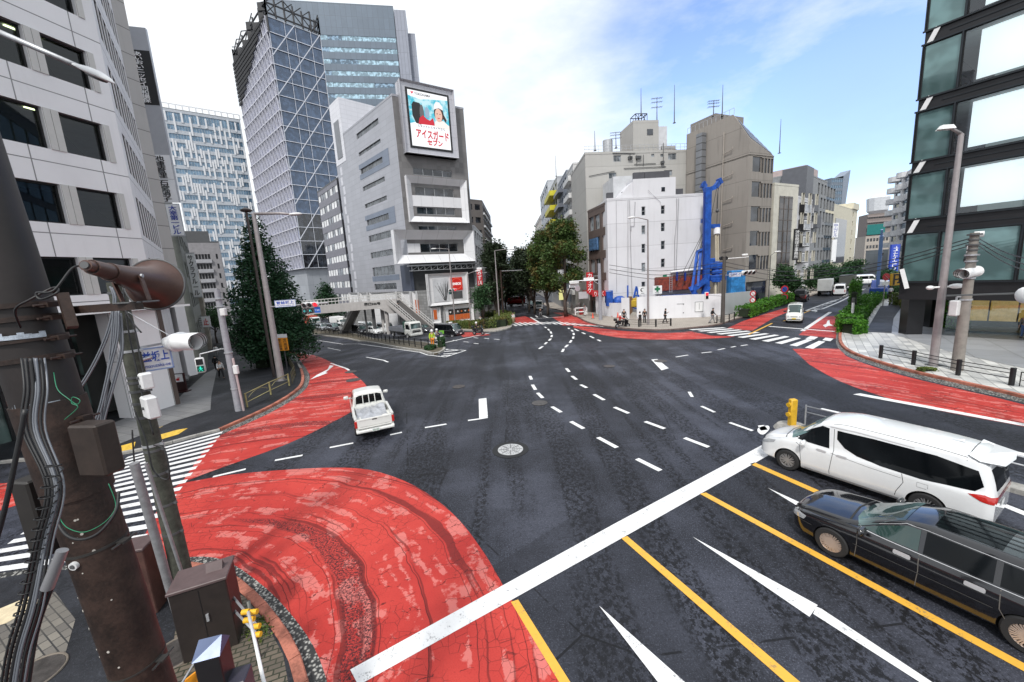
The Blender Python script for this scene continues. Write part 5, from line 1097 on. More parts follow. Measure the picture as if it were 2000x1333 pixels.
for k in range(8):
 z=B.z1-3.6-k*3.3
 if z<3:break
 q=MB();q.box(.8,6.2,-.9,-.01,z,z+2.3,f.M);o=B.part(q,'box_window',M_black);q=MB();q.box(1.3,5.7,-.96,-.9,z+.35,z+1.95,f.M);q.v=[tuple(B.O@Vector(v))for v in q.v];q.build('pane',G_curt,o)
 q=MB();q.box(1.1,5.9,-.93,-.901,z+.2,z+2.1,f.M);q.v=[tuple(B.O@Vector(v))for v in q.v];q.build('window_frame',M_wpaint,o)
B.finish()
B,f=row('office_tower','tall grey concrete tower with slotted window bays on the side street',1560,98,1606,335,mat('raw_grey_concrete',(0.25,0.26,0.27),.7,streak=.2),6,3.5,2.7,G_dark,fill=.62,u_rng=(13,34),mull=1,fm=M_frame)
q=MB();q.box(5,10,-1.2,0,B.z1-9,B.z1-5,f.M);q.box(8,12,-1.5,0,B.z1-13,B.z1-10,f.M);q.box(-1.5,4.5,-1.0,4,B.z1-14,B.z1+1,f.M);B.part(q,'dark_oriel',mat('slate_panel',(0.10,0.105,0.12),.5));q=MB();q.box(10,22,2,10,B.z1,B.z1+3.2,f.M);B.part(q,'roof_block',mat('pinkish_render',(0.42,0.34,0.33),.7));B.finish()
B,f=row('office_building','dark glazed narrow block with white projecting signs down its edge',1606,128,1622,432,mat('blue_black_wall',(0.06,0.08,0.10),.4),4,3.3,2.4,G_blue2,fill=.8);B.finish()
B,f=row('office_building','cream corner block with a column of small dark windows and a blue glazed bay',1622,150,1668,398,mat('warm_cream_render',(0.60,0.56,0.44),.6),1,3.8,2.0,G_dark,fill=.5,u_rng=(34,38),az_=50)
q=MB();q.box(4,24,-.1,-.004,B.z1-22,B.z1-5,f.M);B.part(q,'dark_glazing',G_dark);q=MB();q.box(6,20,-1.5,-.004,-2,B.z1-26,f.M);o=B.part(q,'glazed_bay',G_blue2);q=MB()
for u in(6,13,20):q.box(u-.6,u+.6,-1.9,-1.52,-2,B.z1-26,f.M)
for z in np.arange(2,B.z1-26,4):q.box(6,20,-1.8,-1.53,z,z+.6,f.M)
B.part(q,'bay_frame',mat('warm_cream_render',(0.6,0.56,0.44)));q=MB();q.box(f.W-12,f.W,-.5,6,B.z1,B.z1+2.5,f.M);B.part(q,'roof_step',mat('warm_cream_render',(0.6,0.56,0.44)));B.finish()
B,f=simple('office_tower','distant slate tower whose top slants sideways above the street',1613,420,1636,424,348,panel_mat('slate_tower_panels',(0.17,0.21,0.26),3,4,.4,.5,.1,.3),6,6,3,G_blue2)
q=MB();q.add([(f.W,0,0),(f.W,0,B.z1+2),(f.W+9,0,B.z1+8),(f.W,10,0),(f.W,10,B.z1+2),(f.W+9,10,B.z1+8)],[(0,2,1),(3,4,5),(1,2,5,4),(0,3,5,2)],f.M);B.part(q,'slanted_flank',mat('slate_flank',(0.22,0.26,0.32),.5));B.finish()
B,f=simple('apartment_building','far brown grey balconied flats with a round white tank on the roof',1688,260,1736,255,419,mat('brown_flats',(0.20,0.17,0.16),.7),9,3.4,1.8,G_dark,fill=.75)
q=MB();q.tube([f.w(f.W*.55,B.z1,6),f.w(f.W*.55,B.z1+2,6),f.w(f.W*.55,B.z1+10,6),f.w(f.W*.55,B.z1+12,6)],[3.5,5.5,6,3],12);B.part(q,'roof_tank',mat('pale_tank',(0.6,0.62,0.65),.5));q=MB()
for z in np.arange(2,B.z1-2,3.4):q.box(0,f.W,-.8,0,z,z+.9,f.M)
B.part(q,'balcony_band',mat('taupe_balcony',(0.27,0.23,0.22),.7));q=MB();q.box(0,9,-1.4,-1.0,Zat(f.w(0,0).xy,460),Zat(f.w(0,0).xy,440),f.M);B.part(q,'green_billboard',mat('teal_billboard',(0.01,0.16,0.15),.4));B.finish()
B,f=simple('apartment_building','low beige stepped block under the far flats',1688,200,1735,196,462,mat('far_beige',(0.4,0.36,0.32),.7),7,3.4,1.6,G_dark);B.finish()
B,f=simple('office_building','flat slate grey panelled block at the bend of the side street',1691,150,1752,140,490,panel_mat('slate_facade',(0.20,0.23,0.26),3,3,.3,.5,.05,.05),1,30,1.0,G_dark,fill=.2);B.finish()
B,f=simple('apartment_tower','white tower with rounded stacked bays at the far right of the street',1735,130,1768,112,352,mat('white_bay_wall',(0.56,0.56,0.58),.6),2,3.3,1.6,G_blue2,fill=.6)
q=MB()
for z in np.arange(8,B.z1-1,3.3):q.tube([f.w(f.W*.25,z,0),f.w(f.W*.25,z+1.5,0)],2.6,18);q.tube([f.w(f.W*.6,z,0),f.w(f.W*.6,z+1.5,0)],2.0,16)
B.part(q,'bay_balcony',mat('white_bay',(0.64,0.64,0.65),.6));B.finish()
c=colp(1741,85);z1_,z0_=Zat(c,478),Zat(c,532);d_=azdir(75);f=Fac(c,c+d_*3.0);e=empty('vertical_sign',(c.x,c.y,z0_),0,'tall blue banner sign with white lettering beside the green glass building','sign');O=Matrix.Translation((-c.x,-c.y,-z0_));q=MB();q.box(0,2.6,0,.3,z0_,z1_,f.M);q.v=[tuple(O@Vector(v))for v in q.v];q.build('sign_panel',mat('banner_blue',(0.02,0.06,0.42),.4),e)
q=MB()
r3=random.Random(2)
for k in range(9):z=z0_+.5+k*(z1_-z0_-.8)/9;q.box(.6,2.0,-.03,-.003,z,z+.1,f.M);q.box(.6+r3.random(),.8+r3.random(),-.03,-.003,z,z+.45,f.M)
q.v=[tuple(O@Vector(v))for v in q.v];q.build('white_strokes',M_wink,e)
# ---------------------------------------------------------------- right: green glass office on dark legs
K=colp(1764,30.5);ZR=-30.6;far_=K-azdir(ZR)*20;near=K-azdir(ZR)*24
f=Fac(K,near);zb=Zat(K,552);zs_=Zat(K,585)
ly=[(Zat(K,551),Zat(K,459)),(Zat(K,430),Zat(K,343)),(Zat(K,318),Zat(K,222)),(Zat(K,195),Zat(K,91)),(Zat(K,62),Zat(K,-60)),(Zat(K,-95),Zat(K,-260))]
side_az=59.4
gbp=[K,near,near+azdir(side_az)*16,K+azdir(side_az)*16]
gbld=Bld('glass_office_building','glass office building with black spandrels raised on dark legs, right edge',gbp,zs_,ly[-1][1]+2,mat('black_spandrel',(0.018,0.018,0.02),.35,.3),coreinset=3.0,corem=mat('office_core',(0.40,0.45,0.44),.8))
us=[0.0,1.9]+[1.9+3.7*i for i in range(1,6)]+[f.W]
holes=[(us[i]+.05,z0_,us[i+1]-.05,z1_)for z0_,z1_ in ly for i in range(len(us)-1)]
gbld.side(f,None,holes,G_see,.06,fm=M_black,frame=.05,pane=.2)
f5=Fac(gbp[3],K);gbld.side(f5,None,[(u,z0_,u+3.8,z1_)for z0_,z1_ in ly for u in(.1,4.1,8.1,12.0)],G_see,.06,fm=M_black,frame=.05,pane=.2)
bl=MB()
for j,(z0_,z1_)in enumerate(ly):
 for i in range(len(us)-1):
  if i==0:continue
  if j==0:continue
  low=.35 if j>1 else .5
  bl.box(us[i]+(.7 if i==1 else .08),us[i+1]-.08,.55,.58,z0_+low,z1_-.12,f.M)
gbld.part(bl,'roller_blind',mat('glowing_white_blind',(0.85,0.86,0.87),.8,var=.03,emit=(.92,.97,1),es=.7))  # blinds emit an added glow to look sky-bright, no office lights behind
lo=MB()
for i in range(1,len(us)-1):lo.box(us[i]+.2,us[i]+.28+2.2*(i%2),.7,.73,ly[0][0],ly[0][1],f.M)
gbld.part(lo,'curtain',mat('grey_green_curtain',(0.30,0.38,0.37),.8))
fl_=MB()
for z0_,z1_ in ly:fl_.prism([tuple(p)for p in offset_poly(gbp if False else gbld.poly,.7)],z1_+.02,z1_+.3);fl_.prism([tuple(p)for p in offset_poly(gbld.poly,.7)],z0_-.3,z0_-.02)
gbld.part(fl_,'floor_slab',mat('pale_slab',(0.40,0.42,0.42),.8))
fn=MB()
for z0_,z1_ in ly:
 fn.box(-.12,f.W,-.16,-.06,z1_+.0,z1_+.1,f.M);fn.box(-.12,f.W,-.16,-.06,z0_-.1,z0_,f.M);fn.box(1.2,f.W,-.05,.0,z1_+.45,z1_+.5,f.M)
for u in us[1:-1]:
 for z0_,z1_ in ly:fn.box(u-.04,u+.04,-.2,-.02,z0_,z1_,f.M)
for z0_,z1_ in ly:fn.box(-.06,.0,-.12,.2,z0_,z1_,f.M)
gbld.part(fn,'fin',mat('dark_steel_fin',(0.03,0.035,0.04),.35,.6))
nb_=MB()
for j in range(len(ly)-1):
 z=ly[j][1];a_=f.w(.25,z+.05,-.05);b_=f.w(.65,ly[j+1][0]-.02,-.12);nb_.beam(a_,b_,.28,.06,up=(f.n.x,f.n.y,0))
nb_.beam(f.w(.1,ly[0][0]+1.0,-.25),f.w(.5,ly[0][0]-.5,-.25),.26,.06,up=(f.n.x,f.n.y,0));gbld.part(nb_,'white_bracket',M_wpaint)
sf=MB();sf.box(.6,f.W,.3,14,zs_-.02,zb-.2,f.M);gbld.part(sf,'soffit_beam',mat('black_soffit',(0.02,0.02,0.022),.4,.2))
for(xa,xb,yy)in((1769,1801,654),(1815,1836,640)):
 p=P(xa,yy,.14).xy;q=P(xb,yy-.5,.14).xy;d=(q-p);g_=Fac(p,p+d);c_=MB();c_.box(0,g_.W,0,.9,.1,zs_+.1,g_.M);gbld.part(c_,'leg',mat('black_leg_panel',(0.012,0.012,0.014),.3,.2))
lb=MB();g_=Fac(P(1905,660,.14).xy,P(2060,668,.14).xy);lb.box(-1.6,14,2.5,2.55,.14,zs_,g_.M);gbld.part(lb,'lobby_glass',G_see)
gd=MB();
for i in range(5):gd.box(-.8+i*1.45,.55+i*1.45,5.0,5.2,.8,zs_,g_.M)
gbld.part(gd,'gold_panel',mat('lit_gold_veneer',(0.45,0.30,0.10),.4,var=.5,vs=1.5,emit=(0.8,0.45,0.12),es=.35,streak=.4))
dkb=MB();dkb.box(-1.6,16,6.5,6.8,.14,zs_,g_.M);dkb.box(-1.6,16,2.56,2.8,.14,.3,g_.M);gbld.part(dkb,'lobby_wall',mat('lobby_black',(0.03,0.03,0.03),.4));rp=MB();rp.box(3.4,4.6,-.2,1.0,.14,.25,g_.M);rp.box(3.4,3.42,-1.0,2.4,.14,zs_-.4,g_.M);gbld.part(rp,'glass_porch',G_teal)
G_refl=glass_mat('teal_reflecting_glass',(0.10,0.17,0.17),.05,var=.15,spec=1,metal=.45,wav=.3)
gbld.wins=[w if(w[0]is f and w[1][0]>1.5 and w[1][1]>ly[1][0]-.1)else(*w[:3],G_refl,*w[4:])for w in gbld.wins]
gbld.finish()
# ---------------------------------------------------------------- vehicles
from mathutils.bvhtree import BVHTree
def interp(keys,x):
 n=len(keys)
 if x<=keys[0][0]:return keys[0][1]
 if x>=keys[-1][0]:return keys[-1][1]
 for i in range(n-1):
  if x<=keys[i+1][0]:break
 def sl(j):return(keys[j+1][1]-keys[j][1])/(keys[j+1][0]-keys[j][0])
 def tg(j):
  if j==0:return sl(0)
  if j==n-1:return sl(n-2)
  a,b=sl(j-1),sl(j)
  return 0.0 if a*b<=0 else 2*a*b/(a+b)
 x0,x1=keys[i][0],keys[i+1][0];h=x1-x0;t=(x-x0)/h;m0,m1=tg(i)*h,tg(i+1)*h;y0,y1=keys[i][1],keys[i+1][1]
 return(2*t**3-3*t*t+1)*y0+(t**3-2*t*t+t)*m0+(-2*t**3+3*t*t)*y1+(t**3-t*t)*m1
def lathe(mb,prof,c,n=28,M=None):
 k=len(prof);vs=[(c[0]+r*math.cos(2*math.pi*j/n),c[1]+y,c[2]+r*math.sin(2*math.pi*j/n))for r,y in prof for j in range(n)]
 fs=[(i*n+j,i*n+(j+1)%n,(i+1)*n+(j+1)%n,(i+1)*n+j)for i in range(k-1)for j in range(n)]
 return mb.add(vs,fs,M)
M_bplas=mat('black_plastic',(0.02,0.02,0.022),.5);M_tyre=mat('tyre_rubber',(0.018,0.018,0.019),0.85,var=0.1);M_rim=mat('alloy_rim',(0.30,0.30,0.31),0.35,0.35,var=0.05,obj=True);M_rimg=mat('bronze_alloy_rim',(0.52,0.42,0.36),0.3,0.4,var=0.05,obj=True);M_chrome=mat('chrome_trim',(0.62,0.62,0.63),0.3,.5,var=0.02,obj=True)
def wheel(parent,x,y,r,w_=.2,rimm=None,spokes=10,detail=True):
 s=1 if y>0 else-1;n=32 if detail else 16
 t=MB();lathe(t,[(r*.66,-w_/2),(r*.92,-w_/2),(r,-w_*.36),(r,w_*.36),(r*.92,w_/2),(r*.66,w_/2),(r*.62,0)],(x,y,r),n);o=t.build('tyre',M_tyre,parent,auto=40)
 m=MB();lathe(m,[(r*.68,s*w_*.5),(r*.64,s*w_*.42),(r*.60,s*w_*.25)]if detail else[(r*.68,s*w_*.5),(r*.60,s*w_*.3),(.001,s*w_*.35)],(x,y,r),n)
 if detail:
  for k in range(spokes):
   a=2*math.pi*k/spokes;p0=Vector((x+math.cos(a)*r*.1,y+s*w_*.38,r+math.sin(a)*r*.1))
   for da in(-.13,.13):p1=Vector((x+math.cos(a+da)*r*.63,y+s*w_*.42,r+math.sin(a+da)*r*.63));m.beam(p0,p1,.022,.03,up=(0,1,0))
  m.disc((x,y+s*w_*.40,r),r*.17,(0,1,0),12,.03)
 o2=m.build('rim',rimm or M_rim,o if detail else o,auto=40)
 if detail:m=MB();lathe(m,[(r*.62,s*w_*.12),(.001,s*w_*.10)],(x,y,r),24);m.build('brake_well',M_bplas,o)
 return o
class Car:
 def __init__(s,name,label,cat,L,W,top,belt,bot,wid,twid,paint,r=.1,nx=70,group=None,tumble=None,cut=None,crown=.04,xs=None):
  s.L,s.W,s.paint=L,W,paint;s.root=empty(name,(0,0,0),0,label,cat,group);x0,x1=top[0][0],top[-1][0];s.top,s.belt,s.bot,s.wid,s.twid,s.r,s.crown=top,belt,bot,wid,twid,r,crown
  X=sorted(set([x0+(x1-x0)*i/nx for i in range(nx+1)]+[k[0]for k in top]+(xs or[])));rows=[s.sect(x)for x in X];vs,fs=[],[];m=len(rows[0])
  for x,row in zip(X,rows):
   for y,z in row:vs.append((x,y,z))
   for y,z in row[::-1][1:-1]:vs.append((x,-y,z))
  M_=2*m-2
  for i in range(len(X)-1):
   for j in range(M_):a=i*M_+j;b=i*M_+(j+1)%M_;fs.append((a,b,b+M_,a+M_))
  fs.append(tuple(range(M_))[::-1]);fs.append(tuple((len(X)-1)*M_+j for j in range(M_)))
  s.mb=MB().add(vs,fs);me=bpy.data.meshes.new('body');me.from_pydata(s.mb.v,[],s.mb.f);bm=bmesh.new();bm.from_mesh(me);bmesh.ops.recalc_face_normals(bm,faces=bm.faces[:]);bm.to_mesh(me);bm.free()
  me.materials.append(paint);s.body=bpy.data.objects.new('body',me);COL.objects.link(s.body)
  s.bvh=BVHTree.FromPolygons(s.mb.v,s.mb.f)
  if cut:
   cb=MB()
   for(cx,cz,cr)in cut:
    for sd in(1,-1):lathe(cb,[(.001,sd*(W/2-.28)),(cr,sd*(W/2-.28)),(cr,sd*(W/2+.3)),(.001,sd*(W/2+.3))],(cx,0,cz),32)
   co=cb.build('cutter',M_black);bm=bmesh.new();bm.from_mesh(co.data);bmesh.ops.remove_doubles(bm,verts=bm.verts[:],dist=1e-4);bmesh.ops.recalc_face_normals(bm,faces=bm.faces[:]);bm.to_mesh(co.data);bm.free()
   md=s.body.modifiers.new('b','BOOLEAN');md.operation='DIFFERENCE';md.object=co;md.solver='EXACT';md.material_mode='TRANSFER' if hasattr(md,'material_mode')else md.material_mode
   dg=bpy.context.evaluated_depsgraph_get();dg.update();nm=bpy.data.meshes.new_from_object(s.body.evaluated_get(dg));s.body.modifiers.clear();s.body.data=nm;bpy.data.objects.remove(co)
  me=s.body.data;me.shade_smooth();bm=bmesh.new();bm.from_mesh(me)
  for e in bm.edges:
   if len(e.link_faces)==2:e.smooth=e.link_faces[0].normal.dot(e.link_faces[1].normal)>math.cos(math.radians(32))
  bm.to_mesh(me);bm.free();par(s.body,s.root)
 def sect(s,x):
  zb,zt,zs,w,wt=interp(s.bot,x),interp(s.top,x),interp(s.belt,x),interp(s.wid,x)/1.0,interp(s.twid,x);zs=min(zs,zt-.02);h=zs-zb
  pts=[(0,zb),(w*.75,zb),(w*.93,zb+.03),(w*.985,zb+h*.12),(w,zb+h*.3),(w,zb+h*.5),(w*.995,zb+h*.68),(w*.985,zb+h*.84),(w*.965,zs-h*.03),(w*.945,zs)]
  r=min(s.r,(zt-zs)*.8);wt=min(wt,w*.93);n=5
  for i in range(1,n):t=i/n;pts.append((w*.945+(wt-w*.945)*t,zs+(zt-r-zs)*t))
  for i in range(5):a=math.pi/2*i/4;pts.append((wt-r*1.6*(1-math.cos(a)),zt-r+r*math.sin(a)))
  we=wt-r*1.6;cr=min(s.crown,(zt-zs)*.5)
  for t in(.7,.4,0):pts.append((we*t,zt+cr*(1-t*t)))
  return pts
 def decal(s,name,poly,axis,m,eps=.006,res=.12,parent=None,bvh=None,label=None):
  bvh=bvh or s.bvh;bm=bmesh.new();vs=[bm.verts.new((p[0],p[1],0))for p in poly];f=bm.faces.new(vs);bmesh.ops.triangulate(bm,faces=bm.faces[:])
  for _ in range(6):
   lg=[e for e in bm.edges if e.calc_length()>res]
   if not lg:break
   bmesh.ops.subdivide_edges(bm,edges=lg,cuts=1);bmesh.ops.triangulate(bm,faces=bm.faces[:])
  D={'L':((0,-1,0),lambda a,b:(a,9,b)),'R':((0,1,0),lambda a,b:(a,-9,b)),'T':((0,0,-1),lambda a,b:(a,b,9)),'F':((-1,0,0),lambda a,b:(9,a,b)),'B':((1,0,0),lambda a,b:(-9,a,b))}[axis]
  bad=[]
  for v in bm.verts:
   o=Vector(D[1](v.co.x,v.co.y));h=bvh.ray_cast(o,Vector(D[0]))
   if h[0]is None:bad.append(v);continue
   n=h[1];n=n if n.dot(Vector(D[0]))<0 else-n;v.co=h[0]+n*eps
  if bad:bmesh.ops.delete(bm,geom=bad,context='VERTS')
  if not bm.faces:bm.free();return None
  bmesh.ops.recalc_face_normals(bm,faces=bm.faces[:])
  me=bpy.data.meshes.new(name);bm.to_mesh(me);bm.free();me.shade_smooth();me.materials.append(m);o=bpy.data.objects.new(name,me);COL.objects.link(o);par(o,parent or s.root)
  if label:o['label']=label
  return o
 def seam(s,pts,axis,m=None,w_=.012,name='panel_gap'):
  P_=[Vector(p)for p in pts];poly=[];back=[]
  for i,p in enumerate(P_):
   d=(P_[min(i+1,len(P_)-1)]-P_[max(i-1,0)]).normalized();n=Vector((-d.y,d.x))*w_/2;poly.append(p+n);back.append(p-n)
  return s.decal(name,poly+back[::-1],axis,m or M_gap,.004,.15,s.body)
 def place(s,x,y,heading,z=None):
  s.root.location=(x,y,gz(x,y)if z is None else z);d=azdir(heading);s.root.rotation_euler=(0,0,math.atan2(d.y,d.x));return s
M_gap=mat('panel_gap_shadow',(0.02,0.02,0.02),.8)
def paint(name,c,metal=0.0,r=.25):return mat(name,c,r,metal,var=.03,vs=2,coat=1.0,obj=True)
P_white=paint('pearl_white_paint',(0.74,0.75,0.76));P_black=paint('gloss_black_paint',(0.006,0.006,0.008),0,.12);P_wh2=paint('plain_white_paint',(0.70,0.70,0.67),0,.35)
G_car=glass_mat('tinted_car_glass',(0.003,0.004,0.005),.06,var=.2,wav=0,spec=.2);G_carl=glass_mat('light_car_glass',(0.03,0.05,0.05),.03,var=.8,wav=0);M_lampr=mat('red_lamp_lens',(0.45,0.02,0.015),.15,coat=1,obj=True);M_lampw=mat('clear_lamp_lens',(0.5,0.52,0.54),.1,.3,coat=1,obj=True);M_plate=mat('number_plate_white',(0.75,0.76,0.75),.4);M_plg=mat('green_plate_ink',(0.02,0.18,0.07),.5)
def mirror(c,x,y,z,m,s=1.0):
 b=MB();sd=1 if y>0 else-1;b.bbox((x,y,z),(.12*s,.24*s,.17*s),b=.04);b.beam((x+.02,y-sd*.18*s,z-.05),(x,y,z-.04),.04);return b.build('door_mirror',m,c.root,auto=40)
 # --- pearl white stretched minivan
v=Car('minivan','long pearl white minivan waiting at the stop line with black side glass band','minivan',5.2,1.86,
[(-2.62,1.05),(-2.56,1.35),(-2.42,1.72),(-2.2,1.87),(-1.2,1.93),(.1,1.94),(.75,1.86),(1.15,1.60),(1.62,1.18),(1.95,1.03),(2.3,.93),(2.5,.80),(2.56,.62)],
[(-2.62,.95),(-2.4,1.05),(-1,1.08),(1.1,1.06),(1.7,1.02),(2.2,.86),(2.5,.7),(2.56,.5)],[(-2.62,.36),(-2.2,.24),(2.3,.2),(2.56,.3)],
[(-2.62,.78),(-2.5,.88),(-2.1,.93),(1.7,.93),(2.2,.88),(2.45,.76),(2.56,.62)],[(-2.62,.66),(-2.3,.74),(.2,.76),(.9,.72),(1.6,.66),(2.1,.68),(2.56,.5)],P_white,r=.13,nx=90,cut=[(1.62,.34,.39),(-1.55,.34,.39)])
v.decal('windscreen',[(.86,-.66),(.86,.66),(1.2,.72),(1.60,.70),(1.72,.4),(1.76,0),(1.72,-.4),(1.60,-.70),(1.2,-.72)],'T',G_carl,.006)
for ax in('L','R'):
 v.decal('side_window',[(.55,1.12),(.62,1.70),(.80,1.72),(1.1,1.52),(1.42,1.22),(1.5,1.12)],ax,G_car,label='front door glass with a slim quarter pane')
 v.decal('side_window',[(-2.3,1.10),(-2.42,1.24),(-2.30,1.58),(-1.6,1.70),(-.4,1.72),(.42,1.70),(.40,1.45),(.20,1.25),(-.1,1.12),(-.6,1.05),(-1.4,1.02)],ax,G_car,label='one long black rear side glass')
 v.seam([(.50,1.72),(.44,1.1),(.50,.45),(.48,.28)],ax);v.seam([(1.52,1.1),(1.30,.95),(1.24,.5),(1.25,.3)],ax);v.seam([(-1.05,1.02),(-1.1,.8),(-.98,.5),(-.95,.3)],ax);v.seam([(.5,1.0),(-.4,.92),(-1.05,.90)],ax,w_=.008)
 v.decal('door_handle',[(.60,.99),(.62,1.02),(.84,1.03),(.86,1.0),(.84,.975),(.62,.965)],ax,M_chrome,.02,.05);v.decal('door_handle',[(.1,.99),(.12,1.02),(.34,1.02),(.36,.99),(.34,.965),(.12,.96)],ax,M_chrome,.02,.05)
 v.decal('sill_trim',[(-1.1,.30),(-1.1,.335),(1.15,.32),(1.15,.285)],ax,M_chrome,.006);v.seam([(-1.55,.82),(-1.55,.92),(-1.35,.92),(-1.35,.80),(-1.53,.80)],ax,w_=.006)
 v.decal('window_trim',[(.60,1.745),(.0,1.775),(-1.2,1.745),(-1.2,1.765),(0,1.80),(.62,1.765)],ax,M_chrome,.005)
 v.decal('tail_lamp',[(-2.2,1.02),(-2.45,1.06),(-2.60,1.0),(-2.60,.86),(-2.42,.9),(-2.3,.96)],ax,M_lampr,.012,.06)
 v.decal('headlight',[(2.0,.90),(2.25,.84),(2.5,.70),(2.5,.62),(2.3,.70),(2.05,.80)],ax,M_lampw,.008,.06)
v.decal('rear_window',[(-.64,1.15),(-.6,1.62),(.6,1.62),(.64,1.15)],'B',G_car);v.decal('tail_lamp',[(-.82,.86),(-.82,1.02),(.82,1.02),(.82,.86),(.5,.92),(-.5,.92)],'B',M_lampr,.012);v.decal('number_plate',[(-.17,.6),(-.17,.76),(.17,.76),(.17,.6)],'B',M_plate,.01)
v.decal('grille',[(-.6,.38),(-.7,.72),(.7,.72),(.6,.38)],'F',mat('grille_chrome',(0.35,0.35,0.37),.25,.8,var=.6,vs=30,obj=True),.008);v.decal('number_plate',[(-.17,.42),(-.17,.56),(.17,.56),(.17,.42)],'F',M_plate,.02)
b=MB();b.add([(-2.10,-.70,1.90),(-2.10,.70,1.90),(-2.66,.62,1.80),(-2.72,0,1.81),(-2.66,-.62,1.80),(-2.3,-.76,1.82),(-2.3,.76,1.82),(-2.12,-.70,1.84),(-2.12,.70,1.84),(-2.6,.6,1.75),(-2.64,0,1.75),(-2.6,-.6,1.75)],[(0,1,6,2,3,4,5),(7,11,10,9,8),(2,9,10,3),(3,10,11,4),(6,8,9,2),(5,4,11,7)]);b.build('roof_spoiler',P_white,v.root)
v.seam([(-2.1,-.74),(-2.1,.74)],'T',w_=.015);v.seam([(.55,-.70),(-2.1,-.70)],'T',w_=.01);v.seam([(.55,.70),(-2.1,.70)],'T',w_=.01)
v.seam([(1.78,-.7),(1.86,0),(1.78,.7)],'T',M_gap,.03)
b=MB();b.add([(-1.7,-.02,1.965),(-1.7,.02,1.965),(-1.9,.0,2.03),(-1.92,-.02,1.965),(-1.92,.02,1.965)],[(0,1,2),(0,2,3),(1,4,2),(3,2,4),(0,3,4,1)]);b.build('roof_aerial',P_white,v.root)
for x_ in(1.62,-1.55):
 for y_ in(.83,-.83):wheel(v.root,x_,y_,.335,.22,M_rim,10)
for y_ in(1.06,-1.06):mirror(v,1.15,y_,1.13,P_white)
fw_=P(1536,918);d=azdir(-30);rt=azdir(60);c_=fw_.xy+rt*.93-d*1.62;v.place(c_.x,c_.y,-30)
# --- black estate
v=Car('estate_car','glossy black long estate car beside the white minivan cut by the right frame edge','estate car',4.9,1.78,
[(-2.5,.7),(-2.46,.98),(-2.25,1.3),(-1.9,1.43),(-.8,1.47),(-.1,1.46),(.35,1.38),(.75,1.18),(1.12,.97),(1.5,.92),(2.0,.85),(2.28,.75),(2.38,.55)],
[(-2.5,.66),(-2.3,.88),(-1,.92),(.9,.90),(1.3,.86),(2.0,.75),(2.3,.62),(2.38,.45)],[(-2.5,.36),(-2.2,.2),(2.1,.18),(2.38,.28)],
[(-2.5,.7),(-2.35,.84),(-1.9,.89),(1.5,.89),(2.0,.84),(2.25,.72),(2.38,.56)],[(-2.5,.55),(-2.2,.60),(-1,.64),(.2,.62),(.8,.64),(1.3,.74),(2.0,.72),(2.38,.5)],P_black,r=.09,nx=90,cut=[(1.42,.32,.36),(-1.36,.32,.36)])
v.decal('windscreen',[(.34,-.55),(.34,.55),(.7,.64),(1.02,.70),(1.12,.45),(1.16,0),(1.12,-.45),(1.02,-.70),(.7,-.64)],'T',G_carl,.006)
G_seat=glass_mat('greenish_door_glass',(0.02,0.045,0.04),.03,var=1.5,wav=0)
for ax in('L','R'):
 v.decal('side_window',[(.92,.95),(.05,.97),(.08,1.34),(.28,1.32),(.60,1.15)],ax,G_seat);v.decal('side_window',[(-.02,.97),(-.9,.98),(-.88,1.35),(.0,1.355)],ax,G_car);v.decal('side_window',[(-.98,.98),(-2.1,1.0),(-2.0,1.2),(-1.7,1.32),(-.96,1.35)],ax,G_car)
 v.decal('window_trim',[(1.0,.930),(-2.2,.958),(-2.2,.968),(1.0,.941)],ax,M_chrome,.010);v.decal('window_trim',[(.70,1.12),(.3,1.345),(0,1.375),(-1.7,1.365),(-2.1,1.24),(-2.1,1.248),(-1.7,1.373),(0,1.383),(.3,1.352),(.71,1.127)],ax,M_chrome,.009)
 for xx in(.98,.02,-1.0):v.seam([(xx,.93),(xx-.02,.6),(xx+(.0 if xx>-.5 else-.2),.28)],ax,w_=.014,m=mat('panel_gap_glint',(0.12,0.11,0.10),.5))
 v.decal('side_moulding',[(1.02,.555),(-.95,.565),(-.95,.58),(1.02,.57)],ax,mat('side_moulding',(0.10,0.10,0.10),.3,.5),.012);v.decal('side_moulding',[(2.1,.52),(1.82,.53),(1.82,.545),(2.1,.535)],ax,MATS['side_moulding'],.012)
 for xx in(.12,-.85):v.decal('door_handle',[(xx,.78),(xx,.83),(xx+.02,.85),(xx+.24,.85),(xx+.26,.83),(xx+.26,.78),(xx+.24,.765),(xx+.02,.765)],ax,M_chrome,.025,.05)
 v.decal('headlight',[(1.95,.68),(2.2,.70),(2.34,.60),(2.34,.52),(2.2,.54),(2.0,.58)],ax,M_lampw,.01,.06);v.seam([(1.0,.90),(1.55,.84),(2.0,.78),(2.28,.68)],ax)
v.decal('grille',[(-.42,.45),(-.45,.66),(.45,.66),(.42,.45)],'F',MATS['grille_chrome'],.01);v.decal('number_plate',[(-.17,.3),(-.17,.43),(.17,.43),(.17,.3)],'F',M_plate,.02)
v.seam([(1.18,-.72),(1.26,0),(1.18,.72)],'T',w_=.04);v.decal('sunroof',[(-.05,-.45),(-.05,.45),(-.9,.47),(-.9,-.47)],'T',G_car,.005)
for x_ in(1.42,-1.36):
 for y_ in(.80,-.80):wheel(v.root,x_,y_,.325,.2,M_rimg,14)
for y_ in(.98,-.98):mirror(v,.86,y_,.98,P_black)
fw_=P(1620,1085);d=azdir(-27.5);rt=azdir(62.5);c_=fw_.xy+rt*.89-d*1.42;v.place(c_.x,c_.y,-27.5)
